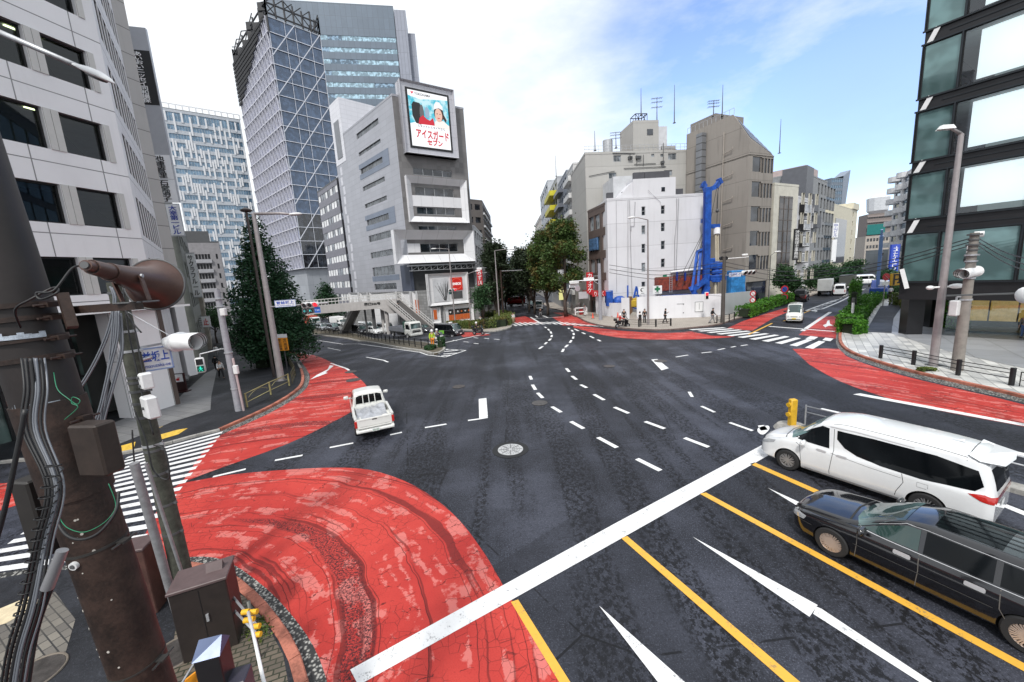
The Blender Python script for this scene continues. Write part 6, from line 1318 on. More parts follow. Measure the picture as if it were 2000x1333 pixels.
# --- white pickup with an open bed
v=Car('pickup_truck','white pickup with a silver tarpaulin in its open bed crossing towards the left','pickup truck',4.9,1.68,
[(-.42,1.05),(-.40,1.44),(-.30,1.60),(-.1,1.65),(.5,1.66),(.8,1.58),(1.15,1.30),(1.45,1.08),(1.9,1.02),(2.3,.92),(2.42,.7)],
[(-.42,.98),(0,1.02),(1.4,1.0),(2.3,.82),(2.42,.62)],[(-.42,.42),(2.2,.38),(2.42,.45)],[(-.42,.83),(1.9,.84),(2.3,.78),(2.42,.66)],[(-.42,.66),(.6,.66),(1.3,.72),(2.42,.6)],P_wh2,r=.09,nx=60,cut=[(1.55,.34,.40)])
v.decal('windscreen',[(.84,-.62),(.84,.62),(1.4,.70),(1.46,0),(1.4,-.70)],'T',G_carl);v.decal('rear_window',[(-.60,1.14),(-.57,1.48),(-.4,1.53),(.4,1.53),(.57,1.48),(.60,1.14)],'B',G_car,.01)
for ax in('L','R'):v.decal('side_window',[(-.18,1.08),(-.12,1.50),(.55,1.52),(.9,1.35),(1.2,1.10)],ax,G_car);v.seam([(-.25,1.5),(-.25,.5)],ax);v.seam([(1.25,1.02),(1.2,.5)],ax);v.decal('door_handle',[(-.15,.93),(-.15,.96),(.03,.96),(.03,.93)],ax,M_bplas,.015,.05);v.decal('headlight',[(2.1,.68),(2.1,.82),(2.38,.76),(2.38,.66)],ax,M_lampw,.01,.06)
b=MB();b.box(-2.40,-.45,-.80,-.74,.52,1.02);b.box(-2.40,-.45,.74,.80,.52,1.02);b.box(-.52,-.45,-.74,.74,.56,1.06);b.box(-2.40,-.52,-.74,.74,.52,.58)
for s in(-1,1):b.box(-2.40,-.45,s*.78-.05,s*.78+.05,1.0,1.05);b.box(-2.0,-1.0,s*.62-.12,s*.62+.12,.58,.78)
b.build('cargo_bed',P_wh2,v.root);b=MB();b.bbox((-2.43,0,.80),(.06,1.46,.44),b=.015);tgt=b.build('tailgate',P_wh2,v.root);b=MB();b.box(-2.475,-2.455,-.10,.10,.92,.96);b.build('tailgate_handle',M_bplas,tgt);b=MB();b.box(-2.468,-2.458,-.62,.62,.66,.68);b.box(-2.468,-2.458,-.62,.62,.94,.96);b.build('tailgate_crease',mat('paint_crease',(0.45,0.45,0.43),.5),tgt)
for s in(-1,1):b=MB();b.bbox((-2.43,s*.78,.80),(.07,.11,.30),b=.015);b.build('tail_lamp',M_lampr,v.root);
b=MB();b.bbox((-2.52,0,.48),(.16,1.60,.12),b=.03);b.bbox((-2.5,.74,.52),(.16,.14,.1),b=.03);b.bbox((-2.5,-.74,.52),(.16,.14,.1),b=.03);b.build('rear_bumper',P_wh2,v.root)
b=MB();b.box(-2.615,-2.60,-.16,.16,.44,.58);pl=b.build('number_plate',M_plate,v.root);text_mesh('plate_digits','30-03',M_plg,pl,Tm((-2.62,0,.50),math.radians(-90)),.1,.002,fit=(.26,.08))
b=MB()
for y_ in(-.28,-.0,.28):b.beam((-.47,y_,1.05),(-.47,y_*.97,1.56),.035)
b.beam((-.47,-.6,1.06),(-.47,.6,1.06),.04);b.tube([(-.47,-.68,1.06),(-.47,-.64,1.5),(-.47,-.56,1.6),(-.47,.56,1.6),(-.47,.64,1.5),(-.47,.68,1.06)],.022,6);b.build('headboard_rack',P_wh2,v.root)
gx,gy=26,30;vs=[];fs=[]
for i in range(gx+1):
 for j in range(gy+1):
  u,w_=i/gx,j/gy;x=-.56-1.68*u;y=-.66+1.32*w_;fan=math.atan2(w_-.5,.12+u)*9;z=.66+.30*(1-u)**1.5+.035*math.sin(fan)*(1-u*.4)+.05*math.sin(x*5+y*3)*.5+.09*abs(w_-.5)*(1-u)+rnd.uniform(-.008,.008);vs.append((x,y,z))
for i in range(gx):
 for j in range(gy):a=i*(gy+1)+j;fs.append((a,a+1,a+gy+2,a+gy+1))
tp=MB().add(vs,fs).build('tarpaulin',mat('silver_tarpaulin',(0.42,0.43,0.46),.38,.35,var=.25,vs=5,obj=True),None,smooth=True);tag(tp,'crumpled silver tarpaulin lying in the open bed of the white pickup','tarpaulin')
sk_=[tag(MB().sphere((0,0,0),(.2,.17,.13),14,9).build('sack',mat('white_sack',(0.66,0.64,0.60),.8,var=.2,vs=9,obj=True),None,smooth=True),l,'sack')for l in('white sack lying at the left rear corner of the pickup bed','white sack lying at the right rear of the pickup bed')]
for x_ in(1.55,-1.45):
 for y_ in(.74,-.74):wheel(v.root,x_,y_,.33,.2,M_rim,6)
for y_ in(.98,-.98):mirror(v,1.15,y_,1.12,P_wh2)
b=MB();b.box(-2.3,-.4,-.45,.45,.3,.52);b.build('underframe',M_bplas,v.root)
rl_,rr_=P(697,868),P(775,850);mid=(rl_.xy+rr_.xy)/2;d=azdir(-25);c_=mid+d*2.55;v.place(c_.x,c_.y,-25)
tp.matrix_world=v.root.matrix_world=Matrix.Translation(v.root.location)@Matrix.Rotation(v.root.rotation_euler.z,4,'Z');pm=v.root.matrix_world.copy()
sk_[0].location=pm@Vector((-2.2,.55,.80));sk_[1].location=pm@Vector((-2.15,-.5,.84));
# --- smaller traffic
def boxvan(name,label,cat,L,W,H,paint_,kei=False,glass=G_car,group=None,plate=True,roofc=None):
 h=L/2;nose=.25 if kei else .45
 v=Car(name,label,cat,L,W,[(-h,H*.6),(-h+.05,H*.9),(-h+.25,H),(h-1.25,H),(h-.95,H*.95),(h-nose,H*.56),(h-.08,H*.46),(h,H*.3)],[(-h,H*.5),(h-1,H*.52),(h-nose,H*.5),(h,H*.27)],
 [(-h,.3),(h,.28)],[(-h,W*.46),(-h+.1,W*.5),(h-.4,W*.5),(h,W*.43)],[(-h,W*.40),(h-1.2,W*.42),(h,W*.4)],paint_,r=.09,nx=36,group=group)
 v.decal('windscreen',[(h-1.0,-W*.37),(h-1.0,W*.37),(h-nose-.03,W*.42),(h-nose-.03,-W*.42)],'T',G_carl,.01,.3);v.decal('rear_window',[(-W*.34,H*.6),(-W*.32,H*.88),(W*.32,H*.88),(W*.34,H*.6)],'B',glass,.01,.3)
 for ax in('L','R'):
  v.decal('side_window',[(h-1.75,H*.58),(h-1.75,H*.86),(h-1.15,H*.86),(h-.72,H*.58)],ax,G_car,.01,.3);v.decal('side_window',[(-.2 if not kei else-.5,H*.58),(-.2 if not kei else-.5,H*.86),(h-1.85,H*.86),(h-1.85,H*.58)],ax,glass,.01,.4);v.decal('side_window',[(-h+.25,H*.60),(-h+.3,H*.86),(-.35 if not kei else-.6,H*.86),(-.35 if not kei else-.6,H*.60)],ax,glass,.01,.4)
  v.decal('tail_lamp',[(-h+.0,H*.42),(-h+.0,H*.56),(-h+.12,H*.56),(-h+.12,H*.42)],ax,M_lampr,.012,.3);v.seam([(h-1.8,H*.86),(h-1.8,.35)],ax,w_=.02);v.seam([(h-.7,H*.5),(h-.9,.4)],ax,w_=.02)
 for s in(-1,1):v.decal('headlight',[(s*W*.28,.62),(s*W*.28,.80),(s*W*.42,.80),(s*W*.42,.60)],'F',M_lampw,.012,.2);v.decal('tail_lamp',[(s*W*.38,H*.3),(s*W*.38,H*.5),(s*W*.44,H*.5),(s*W*.44,H*.3)],'B',M_lampr,.012,.2)
 v.decal('grille',[(-W*.2,.66),(-W*.2,.72),(W*.2,.72),(W*.2,.66)],'F',M_bplas,.012,.3);v.decal('bumper_vent',[(-W*.38,.34),(-W*.38,.44),(W*.38,.44),(W*.38,.34)],'F',M_bplas,.012,.3);v.decal('number_plate',[(-.17,.44),(-.17,.56),(.17,.56),(.17,.44)],'F',mat('number_plate_yellow',(0.7,0.5,0.03),.4)if kei else M_plate,.03,.2)
 for x_ in(h-.75,-h+.8):
  for y_ in(W*.45,-W*.45):wheel(v.root,x_,y_,.29 if kei else .33,.17,M_rim,6,False)
 for y_ in(W*.5+.12,-W*.5-.12):mirror(v,h-.85,y_,H*.62,M_bplas if kei else paint_)
 return v
def sedan(name,label,cat,L,W,H,paint_,hatch=True,group=None):
 h=L/2
 v=Car(name,label,cat,L,W,[(-h,.7),(-h+.1,1.0 if hatch else .9),(-h+(.5 if hatch else .9),H*.85 if hatch else .98),(-h+(.9 if hatch else 1.4),H*.97),(-.1,H),(.45,H*.93),(1.15,.98),(h-.35,.82),(h-.05,.62),(h,.5)],[(-h,.62),(-h+.3,.88),(.9,.86),(h-.3,.68),(h,.45)],
 [(-h,.3),(h,.22)],[(-h,W*.42),(-h+.2,W*.49),(h-.6,W*.49),(h-.15,W*.42),(h,W*.34)],[(-h,W*.3),(-.2,W*.36),(.6,W*.36),(1.2,W*.4),(h,W*.3)],paint_,r=.1,nx=40,group=group)
 v.decal('windscreen',[(.42,-W*.31),(.42,W*.31),(1.08,W*.39),(1.16,0),(1.08,-W*.39)],'T',G_carl,.01,.2);v.decal('rear_window',[(-W*.30,.95),(-W*.28,H*.88),(W*.28,H*.88),(W*.30,.95)],'B',G_car,.01,.25)
 for ax in('L','R'):
  v.decal('side_window',[(0,.93),(0,H*.9),(.4,H*.88),(.95,.93)],ax,G_car,.01,.3);v.decal('side_window',[(-.08,.93),(-.08,H*.9),(-1.0,H*.88),(-1.3,.96)],ax,G_car,.01,.3);v.seam([(-.04,.9),(-.04,.3)],ax,w_=.02)
  v.decal('headlight',[(h-.5,.66),(h-.5,.74),(h-.1,.62),(h-.1,.52)],ax,M_lampw,.012,.2);v.decal('tail_lamp',[(-h+.05,.72),(-h+.05,.88),(-h+.4,.88),(-h+.3,.74)],ax,M_lampr,.012,.2)
 v.decal('grille',[(-W*.3,.3),(-W*.32,.48),(W*.32,.48),(W*.3,.3)],'F',M_bplas,.012,.3);v.decal('number_plate',[(-.17,.34),(-.17,.45),(.17,.45),(.17,.34)],'F',M_plate,.03,.2)
 for x_ in(h-.85,-h+.85):
  for y_ in(W*.44,-W*.44):wheel(v.root,x_,y_,.31,.18,M_rim,6,False)
 for y_ in(W*.5+.1,-W*.5-.1):mirror(v,.85,y_,.95,paint_)
 return v
def put(v,px,py,heading,mid=True):
 p=P(px,py);v.place(p.x,p.y,heading,p.z)
 return v
QH=137.0
put(boxvan('delivery_van','small white van with yellow plate driving out of the side street','van',3.4,1.48,1.9,P_wh2,kei=True),1552,628,219)
put(boxvan('minivan','white minivan seen from behind on the side street beside the orange truck','minivan',4.7,1.7,1.9,P_white),1640,576,42)
put(boxvan('minivan','black van with red tail lamps parked at the kerb of the side street','minivan',4.7,1.7,2.0,P_black),1565,588,42)
put(boxvan('minibus','long white minibus crossing sideways at the far end of the side street','minibus',6.2,2.0,2.2,P_white),1678,557,120)
put(sedan('car','tiny white car coming down the far end of the side street','car',3.4,1.48,1.5,P_white),1669,565,222)
P_dark=paint('dark_metallic_paint',(0.03,0.032,0.04),.4);P_grey=paint('silver_grey_paint',(0.32,0.33,0.35),.5);P_blue=paint('deep_blue_paint',(0.015,0.06,0.33))
put(sedan('hatchback_car','white sports hatchback behind the flatbed truck in the queue','car',4.4,1.78,1.45,P_white),733,652,QH)
put(boxvan('van','white van with dark side windows between two darker vans in the queue','van',4.7,1.7,1.98,P_white),675,648,QH)
put(boxvan('van','dark lower sided minivan next to the white hatchback in the queue','van',4.6,1.7,1.8,P_dark),704,652,QH)
put(boxvan('van','silver grey minivan near the black fence toward the rear of the queue','van',4.6,1.7,1.75,P_grey),630,646,QH)
put(boxvan('van','dark van with white roof between the silver and the white van','van',4.2,1.6,1.9,P_dark),652,648,QH)
put(boxvan('van','white van in the second lane behind the white hatchback','van',4.7,1.7,1.98,P_white),716,647,QH)
put(boxvan('van','white van in the second lane behind the flatbed truck below the stairs','van',4.7,1.7,1.98,P_white),754,650,QH)
put(sedan('car','dark blue hatchback half hidden behind the flatbed cab','car',4.2,1.7,1.5,P_dark),828,650,QH)
put(sedan('car','small white car far up the left road beside the tall tree','car',4.0,1.6,1.5,P_white),579,646,QH)
put(sedan('car','black saloon far up the left road near the red truck','car',4.5,1.7,1.45,P_black),612,643,QH)
tx=put(boxvan('taxi','black taxi with a green door panel waiting first at the stop line','taxi',4.4,1.7,1.75,P_black),878,657,128)
tx.decal('green_door_panel',[(-1.1,.45),(-1.1,.85),(-.1,.9),(-.1,.45)],'R',mat('taxi_green',(0.16,0.42,0.05),.4),.012,.3);b=MB();b.bbox((.4,0,1.86),(.3,.5,.18),b=.05);b.build('roof_lamp',M_wpaint,tx.root)
def truck(name,label,L,W,cabp,kind,bodyp,H=2.6,cabL=1.9,group=None):
 h=L/2;e=empty(name,(0,0,0),0,label,'truck',group);cb=Car('cab_tmp','x','x',cabL,W,[(h-cabL,1.2),(h-cabL+.03,H*.9),(h-cabL+.25,H),(h-.6,H),(h-.25,H*.95),(h-.06,H*.58),(h-.01,1.1),(h,.9)],[(h-cabL,H*.52),(h-.1,H*.54),(h,.8)],[(h-cabL,.55),(h,.42)],[(h-cabL,W*.49),(h-.2,W*.49),(h,W*.46)],[(h-cabL,W*.45),(h,W*.44)],cabp,r=.08,nx=24)
 cb.decal('windscreen',[(-W*.40,H*.60),(-W*.38,H*.9),(W*.38,H*.9),(W*.40,H*.60)],'F',G_carl,.012,.3)
 for ax in('L','R'):cb.decal('side_window',[(h-1.5,H*.58),(h-1.5,H*.86),(h-.6,H*.86),(h-.3,H*.58)],ax,G_car,.012,.3);cb.seam([(h-1.6,H*.9),(h-1.6,.8)],ax,w_=.03)
 cb.decal('grille',[(-W*.32,.95),(-W*.34,1.2),(W*.34,1.2),(W*.32,.95)],'F',M_bplas,.014,.3);cb.decal('grille',[(-W*.3,1.25),(-W*.3,1.34),(W*.3,1.34),(W*.3,1.25)],'F',M_bplas,.014,.3)
 for s in(-1,1):cb.decal('headlight',[(s*W*.33,.66),(s*W*.33,.82),(s*W*.45,.82),(s*W*.45,.66)],'F',M_lampw,.014,.2)
 b=MB();b.bbox((h-.02,0,.62),(.2,W*.96,.32),b=.05);b.build('front_bumper',cabp,cb.root)
 for s in(-1,1):b=MB();b.beam((h-.1,s*W*.48,H*.8),(h+.12,s*(W*.5+.2),H*.78),.04);b.bbox((h+.1,s*(W*.5+.2),H*.66),(.06,.2,.42),b=.03);b.build('door_mirror',M_bplas,cb.root)
 b=MB();b.box(-h,h-.4,-.42,.42,.55,.85);b.box(-1,.6,W*.3,W*.46,.45,.8);b.box(-1,.6,-W*.46,-W*.3,.45,.8);b.build('chassis',M_bplas,cb.root)
 for x_ in(h-1.0,-h+1.3):
  for y_ in(W*.44,-W*.44):wheel(cb.root,x_,y_,.45,.25,M_rim,6,False)
 bx0,bx1=-h,h-cabL-.12
 if kind=='drop':
  b=MB();b.box(bx0,bx1,-W*.5,W*.5,.88,1.0);b.build('bed_floor',M_dgrey,cb.root)
  for s in(-1,1):b=MB();b.box(bx0,bx1,s*W*.5-.03,s*W*.5+.03,1.0,1.62);b.build('drop_side',bodyp,cb.root)
  b=MB();b.box(bx0-.03,bx0+.03,-W*.5+.04,W*.5-.04,1.0,1.62);b.build('drop_side',bodyp,cb.root);b=MB();b.bbox((bx1-.1,0,1.75),(.35,W*.98,1.75),b=.06);b.build('headboard_tarp',mat('dark_green_tarp',(0.02,0.07,0.05),.7),cb.root)
 elif kind=='box':b=MB();b.bbox(((bx0+bx1)/2,0,(.9+H+.25)/2),(bx1-bx0,W,H-.65),b=.03);b.build('cargo_box',bodyp,cb.root)
 cb.root.name=name;
 for k_ in('label',):cb.root[k_]=label
 cb.root['category']='truck';KIDS[cb.root.name]=KIDS.get('cab_tmp',[]);bpy.data.objects.remove(e);return cb
put(truck('flatbed_truck','white cabbed flatbed truck with grey drop sides and a green tarpaulin at the stop line',7.2,2.2,P_wh2,'drop',mat('grey_drop_side',(0.24,0.25,0.28),.5,.3,var=.1)),793,658,QH)
put(truck('box_truck','white box truck standing in the queue left of the bridge stairs',6.0,2.0,P_wh2,'box',M_wpaint),664,644,QH)
put(truck('box_truck','red bodied truck half hidden by trees far up the left road',6.0,2.1,P_white,'box',mat('truck_red',(0.42,0.06,0.03),.5)),612,640,QH)
put(truck('box_truck','white truck with an orange top parked at the side street kerb',5.0,1.9,P_wh2,'box',mat('truck_grey_panel',(0.45,0.46,0.46),.5)),1612,577,44)
put(truck('box_truck','grey truck with a dark open rear farther up the side street',7.0,2.3,P_wh2,'box',mat('truck_dark',(0.06,0.065,0.06),.6)),1655,566,44)
put(truck('box_truck','white truck facing the crossing in the shade of the avenue trees',6.0,2.0,P_white,'drop',M_dgrey),1052,605,182)
put(boxvan('van','dark van beside the white truck under the avenue trees','van',4.7,1.7,1.9,P_dark),1036,601,182)
tk=put(truck('tank_truck','red round tank lorry far down the shaded avenue',8,2.4,P_white,'tank',None),1016,598,95);b=MB();b.tube([(-4,0,1.9),(-3.9,0,1.9),(1.6,0,1.9),(1.7,0,1.9)],[.7,1.05,1.05,.7],18);b.build('tank',mat('tank_red',(0.40,0.015,0.015),.35),tk.root,auto=40)
ct=put(truck('crane_truck','deep blue crane truck with raised boom beside the side street footway',6.5,2.2,P_blue,'none',None),1716,583,45);b=MB();b.bbox((-1.5,0,1.3),(3.4,2.0,1.0),b=.15);b.build('crane_deck',P_blue,ct.root);b=MB();b.beam((-1.0,.2,1.9),(-4.2,.2,9.0),.4);b.beam((-4.2,.2,9.0),(-4.6,.2,9.8),.25);b.build('boom',paint('pale_blue_paint',(0.20,0.32,0.60)),ct.root);b=MB();b.bbox((-.6,-.3,2.2),(1.4,1.2,1.0),b=.2);b.build('operator_cab',M_wpaint,ct.root)
# --- two wheelers
def motorbike(name,label,paint_,heading,px,py,scooter=True,s=1.0,cat='motor scooter'):
 p=P(px,py);d=azdir(heading);e=empty(name,(p.x,p.y,p.z),math.atan2(d.y,d.x),label,cat)
 for x_ in(.62,-.62):t=MB();lathe(t,[(.14,-.05),(.24,-.06),(.27,0),(.24,.06),(.14,.05)],(x_,0,.27),18);o=t.build('wheel',M_tyre,e,smooth=True);t=MB();lathe(t,[(.15,-.03),(.02,-.05),(.02,.05),(.15,.03)],(x_,0,.27),14);t.build('rim',M_rim,o)
 b=MB();b.add([(-.85,-.12,.62),(-.85,.12,.62),(-.25,.17,.45),(-.25,-.17,.45),(-.8,-.14,.82),(-.8,.14,.82),(-.15,.15,.76),(-.15,-.15,.76)],[(0,3,2,1),(4,5,6,7),(0,1,5,4),(1,2,6,5),(2,3,7,6),(3,0,4,7)]);b.box(-.3,.35,-.15,.15,.28,.38);b.add([(.3,-.2,.3),(.3,.2,.3),(.48,.2,.95),(.48,-.2,.95),(.62,-.08,.4),(.62,.08,.4),(.68,.1,.92),(.68,-.1,.92)],[(0,1,2,3),(4,7,6,5),(0,4,5,1),(3,2,6,7),(0,3,7,4),(1,5,6,2)]);b.build('bodywork',paint_,e)
 b=MB();b.bbox((-.45,0,.84),(.62,.26,.1),b=.04);b.build('saddle',M_bplas,e);b=MB();b.tube([(.42,-.34,1.05),(.52,0,1.02),(.42,.34,1.05)],.018,6);b.beam((.62,0,.27),(.46,0,1.0),.05);b.build('handlebar',M_dgrey,e)
 b=MB();b.add([(.58,-.17,1.0),(.58,.17,1.0),(.42,.13,1.35),(.42,-.13,1.35)],[(0,1,2,3)]);b.build('windshield',G_carl,e);b=MB();b.bbox((.67,0,.86),(.06,.18,.12),b=.03);b.build('headlight',M_lampw,e)
 if scooter:b=MB();b.bbox((-.85,0,1.02),(.34,.36,.3),b=.06);b.build('top_box',M_bplas if paint_ is not P_white else P_white,e)
 return e
motorbike('motor_scooter','big dark scooter stopped ahead of the taxi near the hedge corner',P_dark,118,935,655)
motorbike('motor_scooter','white scooter waiting beside the tip of the median',P_white,128,858,671)
motorbike('motor_scooter','small black and red scooter riding along the far kerb by the railing',P_black,85,1216,641)
def bicycle(label,px,py,heading):
 p=P(px,py);d=azdir(heading);e=empty('bicycle',(p.x,p.y,p.z),math.atan2(d.y,d.x),label,'bicycle')
 for x_ in(.52,-.52):t=MB();lathe(t,[(.31,-.02),(.34,0),(.31,.02),(.30,0),(.31,-.02)],(x_,0,.34),22);t.build('wheel',M_tyre,e)
 b=MB();
 for a_,c_ in(((-.52,0,.34),(-.1,0,.3)),((-.1,0,.3),(-.22,0,.85)),((-.52,0,.34),(-.2,0,.75)),((-.2,0,.75),(.38,0,.8)),((-.1,0,.3),(.4,0,.7)),((.52,0,.34),(.38,0,.95))):b.beam(a_,c_,.03)
 b.build('bicycle_frame',M_dgrey,e);b=MB();b.tube([(.3,-.27,1.0),(.4,0,.98),(.3,.27,1.0)],.014,6);b.build('handlebar',M_dgrey,e);b=MB();b.bbox((-.24,0,.9),(.24,.13,.06),b=.02);b.build('saddle',M_bplas,e)
bicycle('bicycle ridden towards the crossing in the middle of the avenue',1056,620,182)
# ---------------------------------------------------------------- street furniture
M_brown=mat('rust_brown_steel',(0.036,0.021,0.016),.55,.2,var=.6,vs=5,streak=.4,bump=.2);M_pole=mat('mushroom_pole_paint',(0.34,0.31,0.31),.45,.3,var=.12,vs=4,streak=.2);M_conc=mat('weathered_concrete_pole',(0.17,0.165,0.15),.85,var=.35,vs=5,streak=.5,bump=.4)
M_dconc=mat('mossy_dark_concrete',(0.055,0.058,0.045),.85,var=.5,vs=7,streak=.4,bump=.4);M_cable=mat('black_cable',(0.012,0.012,0.013),.5);M_cab2=mat('grey_cable',(0.15,0.16,0.18),.4,.2);M_silver=mat('worn_silver_tape',(0.45,0.50,0.56),.4,.5,var=.5,vs=18)
M_green=mat('green_wire',(0.015,0.20,0.10),.4);M_horn=mat('brown_horn_enamel',(0.085,0.045,0.035),.38,.1,var=.2,vs=6,streak=.2);M_wbox=mat('off_white_box',(0.66,0.66,0.66),.45,var=.08,vs=6,streak=.25)
def near(x,y,dep):return CAMP+ray(x,y)*dep
def col_e(name,label,cat,p,group=None):return empty(name,(p[0],p[1],p[2]),0,label,cat,group)
class Part:
 def __init__(s,e):s.e=e;s.I=Matrix.Translation(-Vector(e.location))
 def put(s,mb,name,m,parent=None,**k):
  mb.v=[tuple(s.I@Vector(v))for v in mb.v];return mb.build(name,m,parent or s.e,**k)
  # --- the big brown steel column close to the camera
pa=near(228,1100,2.8);px_,py_=pa.x,pa.y
e=col_e('steel_pole','thick rusty brown steel pole close to the camera at the left edge','steel pole',(px_,py_,0));W=Part(e);LX=lambda z:(px_-0.0*z,py_,z)
LX=lambda z:Vector((px_-.066*(z-3.6),py_,z))
b=MB();b.tube([LX(0),LX(5.55)],.162,36);W.put(b,'lower_column',M_brown,auto=40)
b=MB();b.tube([LX(6.15),LX(9.5)],.166,36);W.put(b,'upper_column',mat('dull_brown_paint',(0.022,0.017,0.016),.5,.1,var=.25,vs=3,streak=.3),auto=40)
b=MB();b.tube([LX(5.5),LX(6.17)],.176,36);W.put(b,'joint_collar',M_brown,auto=40)
def zpx(y,x=None):
 return Zat((px_,py_),y)
def band(z,h=.045,r=.181,m=None,nm='steel_band'):
 c=LX(z).x;b=MB();b.tube([LX(z),LX(z+h)],r,36);b.box(c+r-.02,c+r+.05,py_-.03,py_+.03,z,z+h);b.tube([(c+r+.03,py_-.09,z+h/2),(c+r+.03,py_+.09,z+h/2)],.008,6);W.put(b,nm,m or M_brown,auto=40)
for y_ in(600,625,664,700):band(zpx(y_),.03,.184)
band(zpx(822),.035,.172);band(zpx(1060),.018,.166,mat('dark_strap',(0.03,0.028,0.026),.5));band(zpx(1290),.012,.166,MATS['dark_strap'])
for y_,nm in((655,'silver_tape'),(785,'silver_tape')):
 z=zpx(y_);q=MB();cx=LX(z).x
 for i in range(14):
  a0,a1=math.radians(-140+i*9),math.radians(-131+i*9);r_=.188 if y_==655 else .166
  if y_==785 and 4<i<8:continue
  hh=.035+rnd.uniform(-.01,.012);q.add([(cx+r_*math.cos(a0),py_+r_*math.sin(a0),z),(cx+r_*math.cos(a1),py_+r_*math.sin(a1),z),(cx+r_*math.cos(a1),py_+r_*math.sin(a1),z+hh),(cx+r_*math.cos(a0),py_+r_*math.sin(a0),z+hh)],[(0,1,2,3)])
 W.put(q,nm,M_silver)
q=MB()
for i in range(26):a=math.radians(rnd.uniform(-130,-40));z=rnd.uniform(3.5,5.5);r_=.1635;q.disc((LX(z).x+r_*math.cos(a),py_+r_*math.sin(a),z),rnd.uniform(.004,.010),(math.cos(a),math.sin(a),0),6,.002)
W.put(q,'paint_chips',mat('pale_chip',(0.45,0.42,0.38),.7))
a=math.radians(-88);z=zpx(1070);cdir=Vector((math.cos(a),math.sin(a),0));c_=LX(z);q=MB();q.disc(c_+cdir*.17,.027,cdir,20,.02);W.put(q,'round_socket',M_wbox);q=MB();q.disc(c_+cdir*.181,.014,cdir,16,.01);W.put(q,'socket_centre',M_dgrey)
def nbox(name,cx,cy,cdep,wx,wz,wd,m,yaw=0.0,label=None):
 p=near(cx,cy,cdep);q=MB();q.bbox((0,0,0),(wx,wd,wz),Tm(tuple(p),yaw),.012);return W.put(q,name,m),p
nbox('junction_box',190,875,2.5,.21,.34,.12,mat('brown_box_enamel',(0.036,0.025,0.020),.5,.1,var=.3,vs=8,streak=.3),math.radians(-8))
nbox('rear_box',92,1000,2.75,.16,.56,.2,mat('black_brown_box',(0.02,0.017,0.015),.55),math.radians(-10))
h0=near(128,607,2.6);h1=near(272,597,2.42);q=MB();q.beam(h0,h1,.045,.05);W.put(q,'bracket_arm',M_brown);q=MB();q.beam(near(122,575,2.5),near(142,640,2.5),.05,.07);W.put(q,'clamp_plate',M_brown)
def cable(name,pts,r,m,world=True,parent=None,n=6):
 L_=[]
 P_=[Vector(p)for p in pts]
 for i in range(len(P_)-1):
  p0,p1,p2,p3=P_[max(i-1,0)],P_[i],P_[i+1],P_[min(i+2,len(P_)-1)]
  for k in range(6):t=k/6;L_.append(0.5*((2*p1)+(-p0+p2)*t+(2*p0-5*p1+4*p2-p3)*t*t+(-p0+3*p1-3*p2+p3)*t**3))
 L_.append(P_[-1]);q=MB();q.tube(L_,r,n);return q
def wcab(name,pts,r,m):W.put(cable(name,pts,r,m),name,m,smooth=True)
wcab('looped_cable',[near(40,640,2.3),near(30,605,2.2),near(60,585,2.2),near(105,562,2.25),near(112,572,2.2),near(80,585,2.2),near(72,572,2.2),near(105,568,2.2),near(140,525,2.3),near(162,520,2.35)],.006,M_cable)
wcab('green_wire',[near(105,728,2.5),near(112,760,2.45),near(132,778,2.44),near(150,790,2.43),near(156,782,2.43),near(142,776,2.43),near(140,788,2.43),near(152,796,2.43),near(126,820,2.44)],.0022,M_green)
wcab('green_wire',[near(212,945,2.4),near(226,985,2.4),near(215,1010,2.36),near(190,1030,2.34),near(160,1040,2.34),near(130,1030,2.36),near(115,1010,2.4)],.0022,M_green)
wcab('looped_cable',[near(232,960,2.4),near(226,1000,2.36),near(195,1040,2.32),near(160,1054,2.32),near(130,1045,2.34),near(112,1015,2.38),near(105,960,2.4)],.009,M_cable)
for k,(dx,r_,m_)in enumerate(((0,.008,M_cable),(10,.006,M_cab2),(-10,.007,M_cable),(19,.005,M_cable),(5,.005,M_cab2),(-18,.005,M_cable),(27,.004,M_cab2))):
 wcab('cable_run',[near(60+dx,700,1.95+k*.01),near(66+dx,760,1.95),near(62+dx,840,1.93),near(104+dx*.8,950,1.9),near(82+dx*.8,1060,1.88),near(58+dx,1180,1.85),near(30+dx,1280,1.84),near(12+dx,1400,1.84)],r_,m_)
for k in range(3):wcab('cable_run',[near(126-k*7,1075,1.9),near(105-k*7,1140,1.9),near(72-k*8,1240,1.88),near(48-k*9,1400,1.86)],.007,M_cable)
wcab('conduit',[near(50,800,1.75),near(30,900,1.75),near(8,1000,1.75),near(-20,1100,1.75)],.010,M_cable)
q=MB()
for k in range(22):
 t=k/21;x=108-92*t;y=905+430*t;c_=near(x,y,1.87);d_=(near(x-20,y+90,1.87)-c_).normalized();u_=d_.cross(Vector((0,1,0))).normalized();v_=d_.cross(u_)
 q.tube([c_+u_*.03*math.cos(a)+v_*.03*math.sin(a)+d_*a*.006 for a in[i*.7 for i in range(10)]],.0035,5)
W.put(q,'cable_lashing',M_cable,smooth=True)
q=MB();q.tube([near(122,1075,1.86),near(92,1150,1.85)],[.022,.024],14);W.put(q,'cable_sleeve',mat('grey_sleeve',(0.22,0.22,0.23),.35,.3),auto=40)
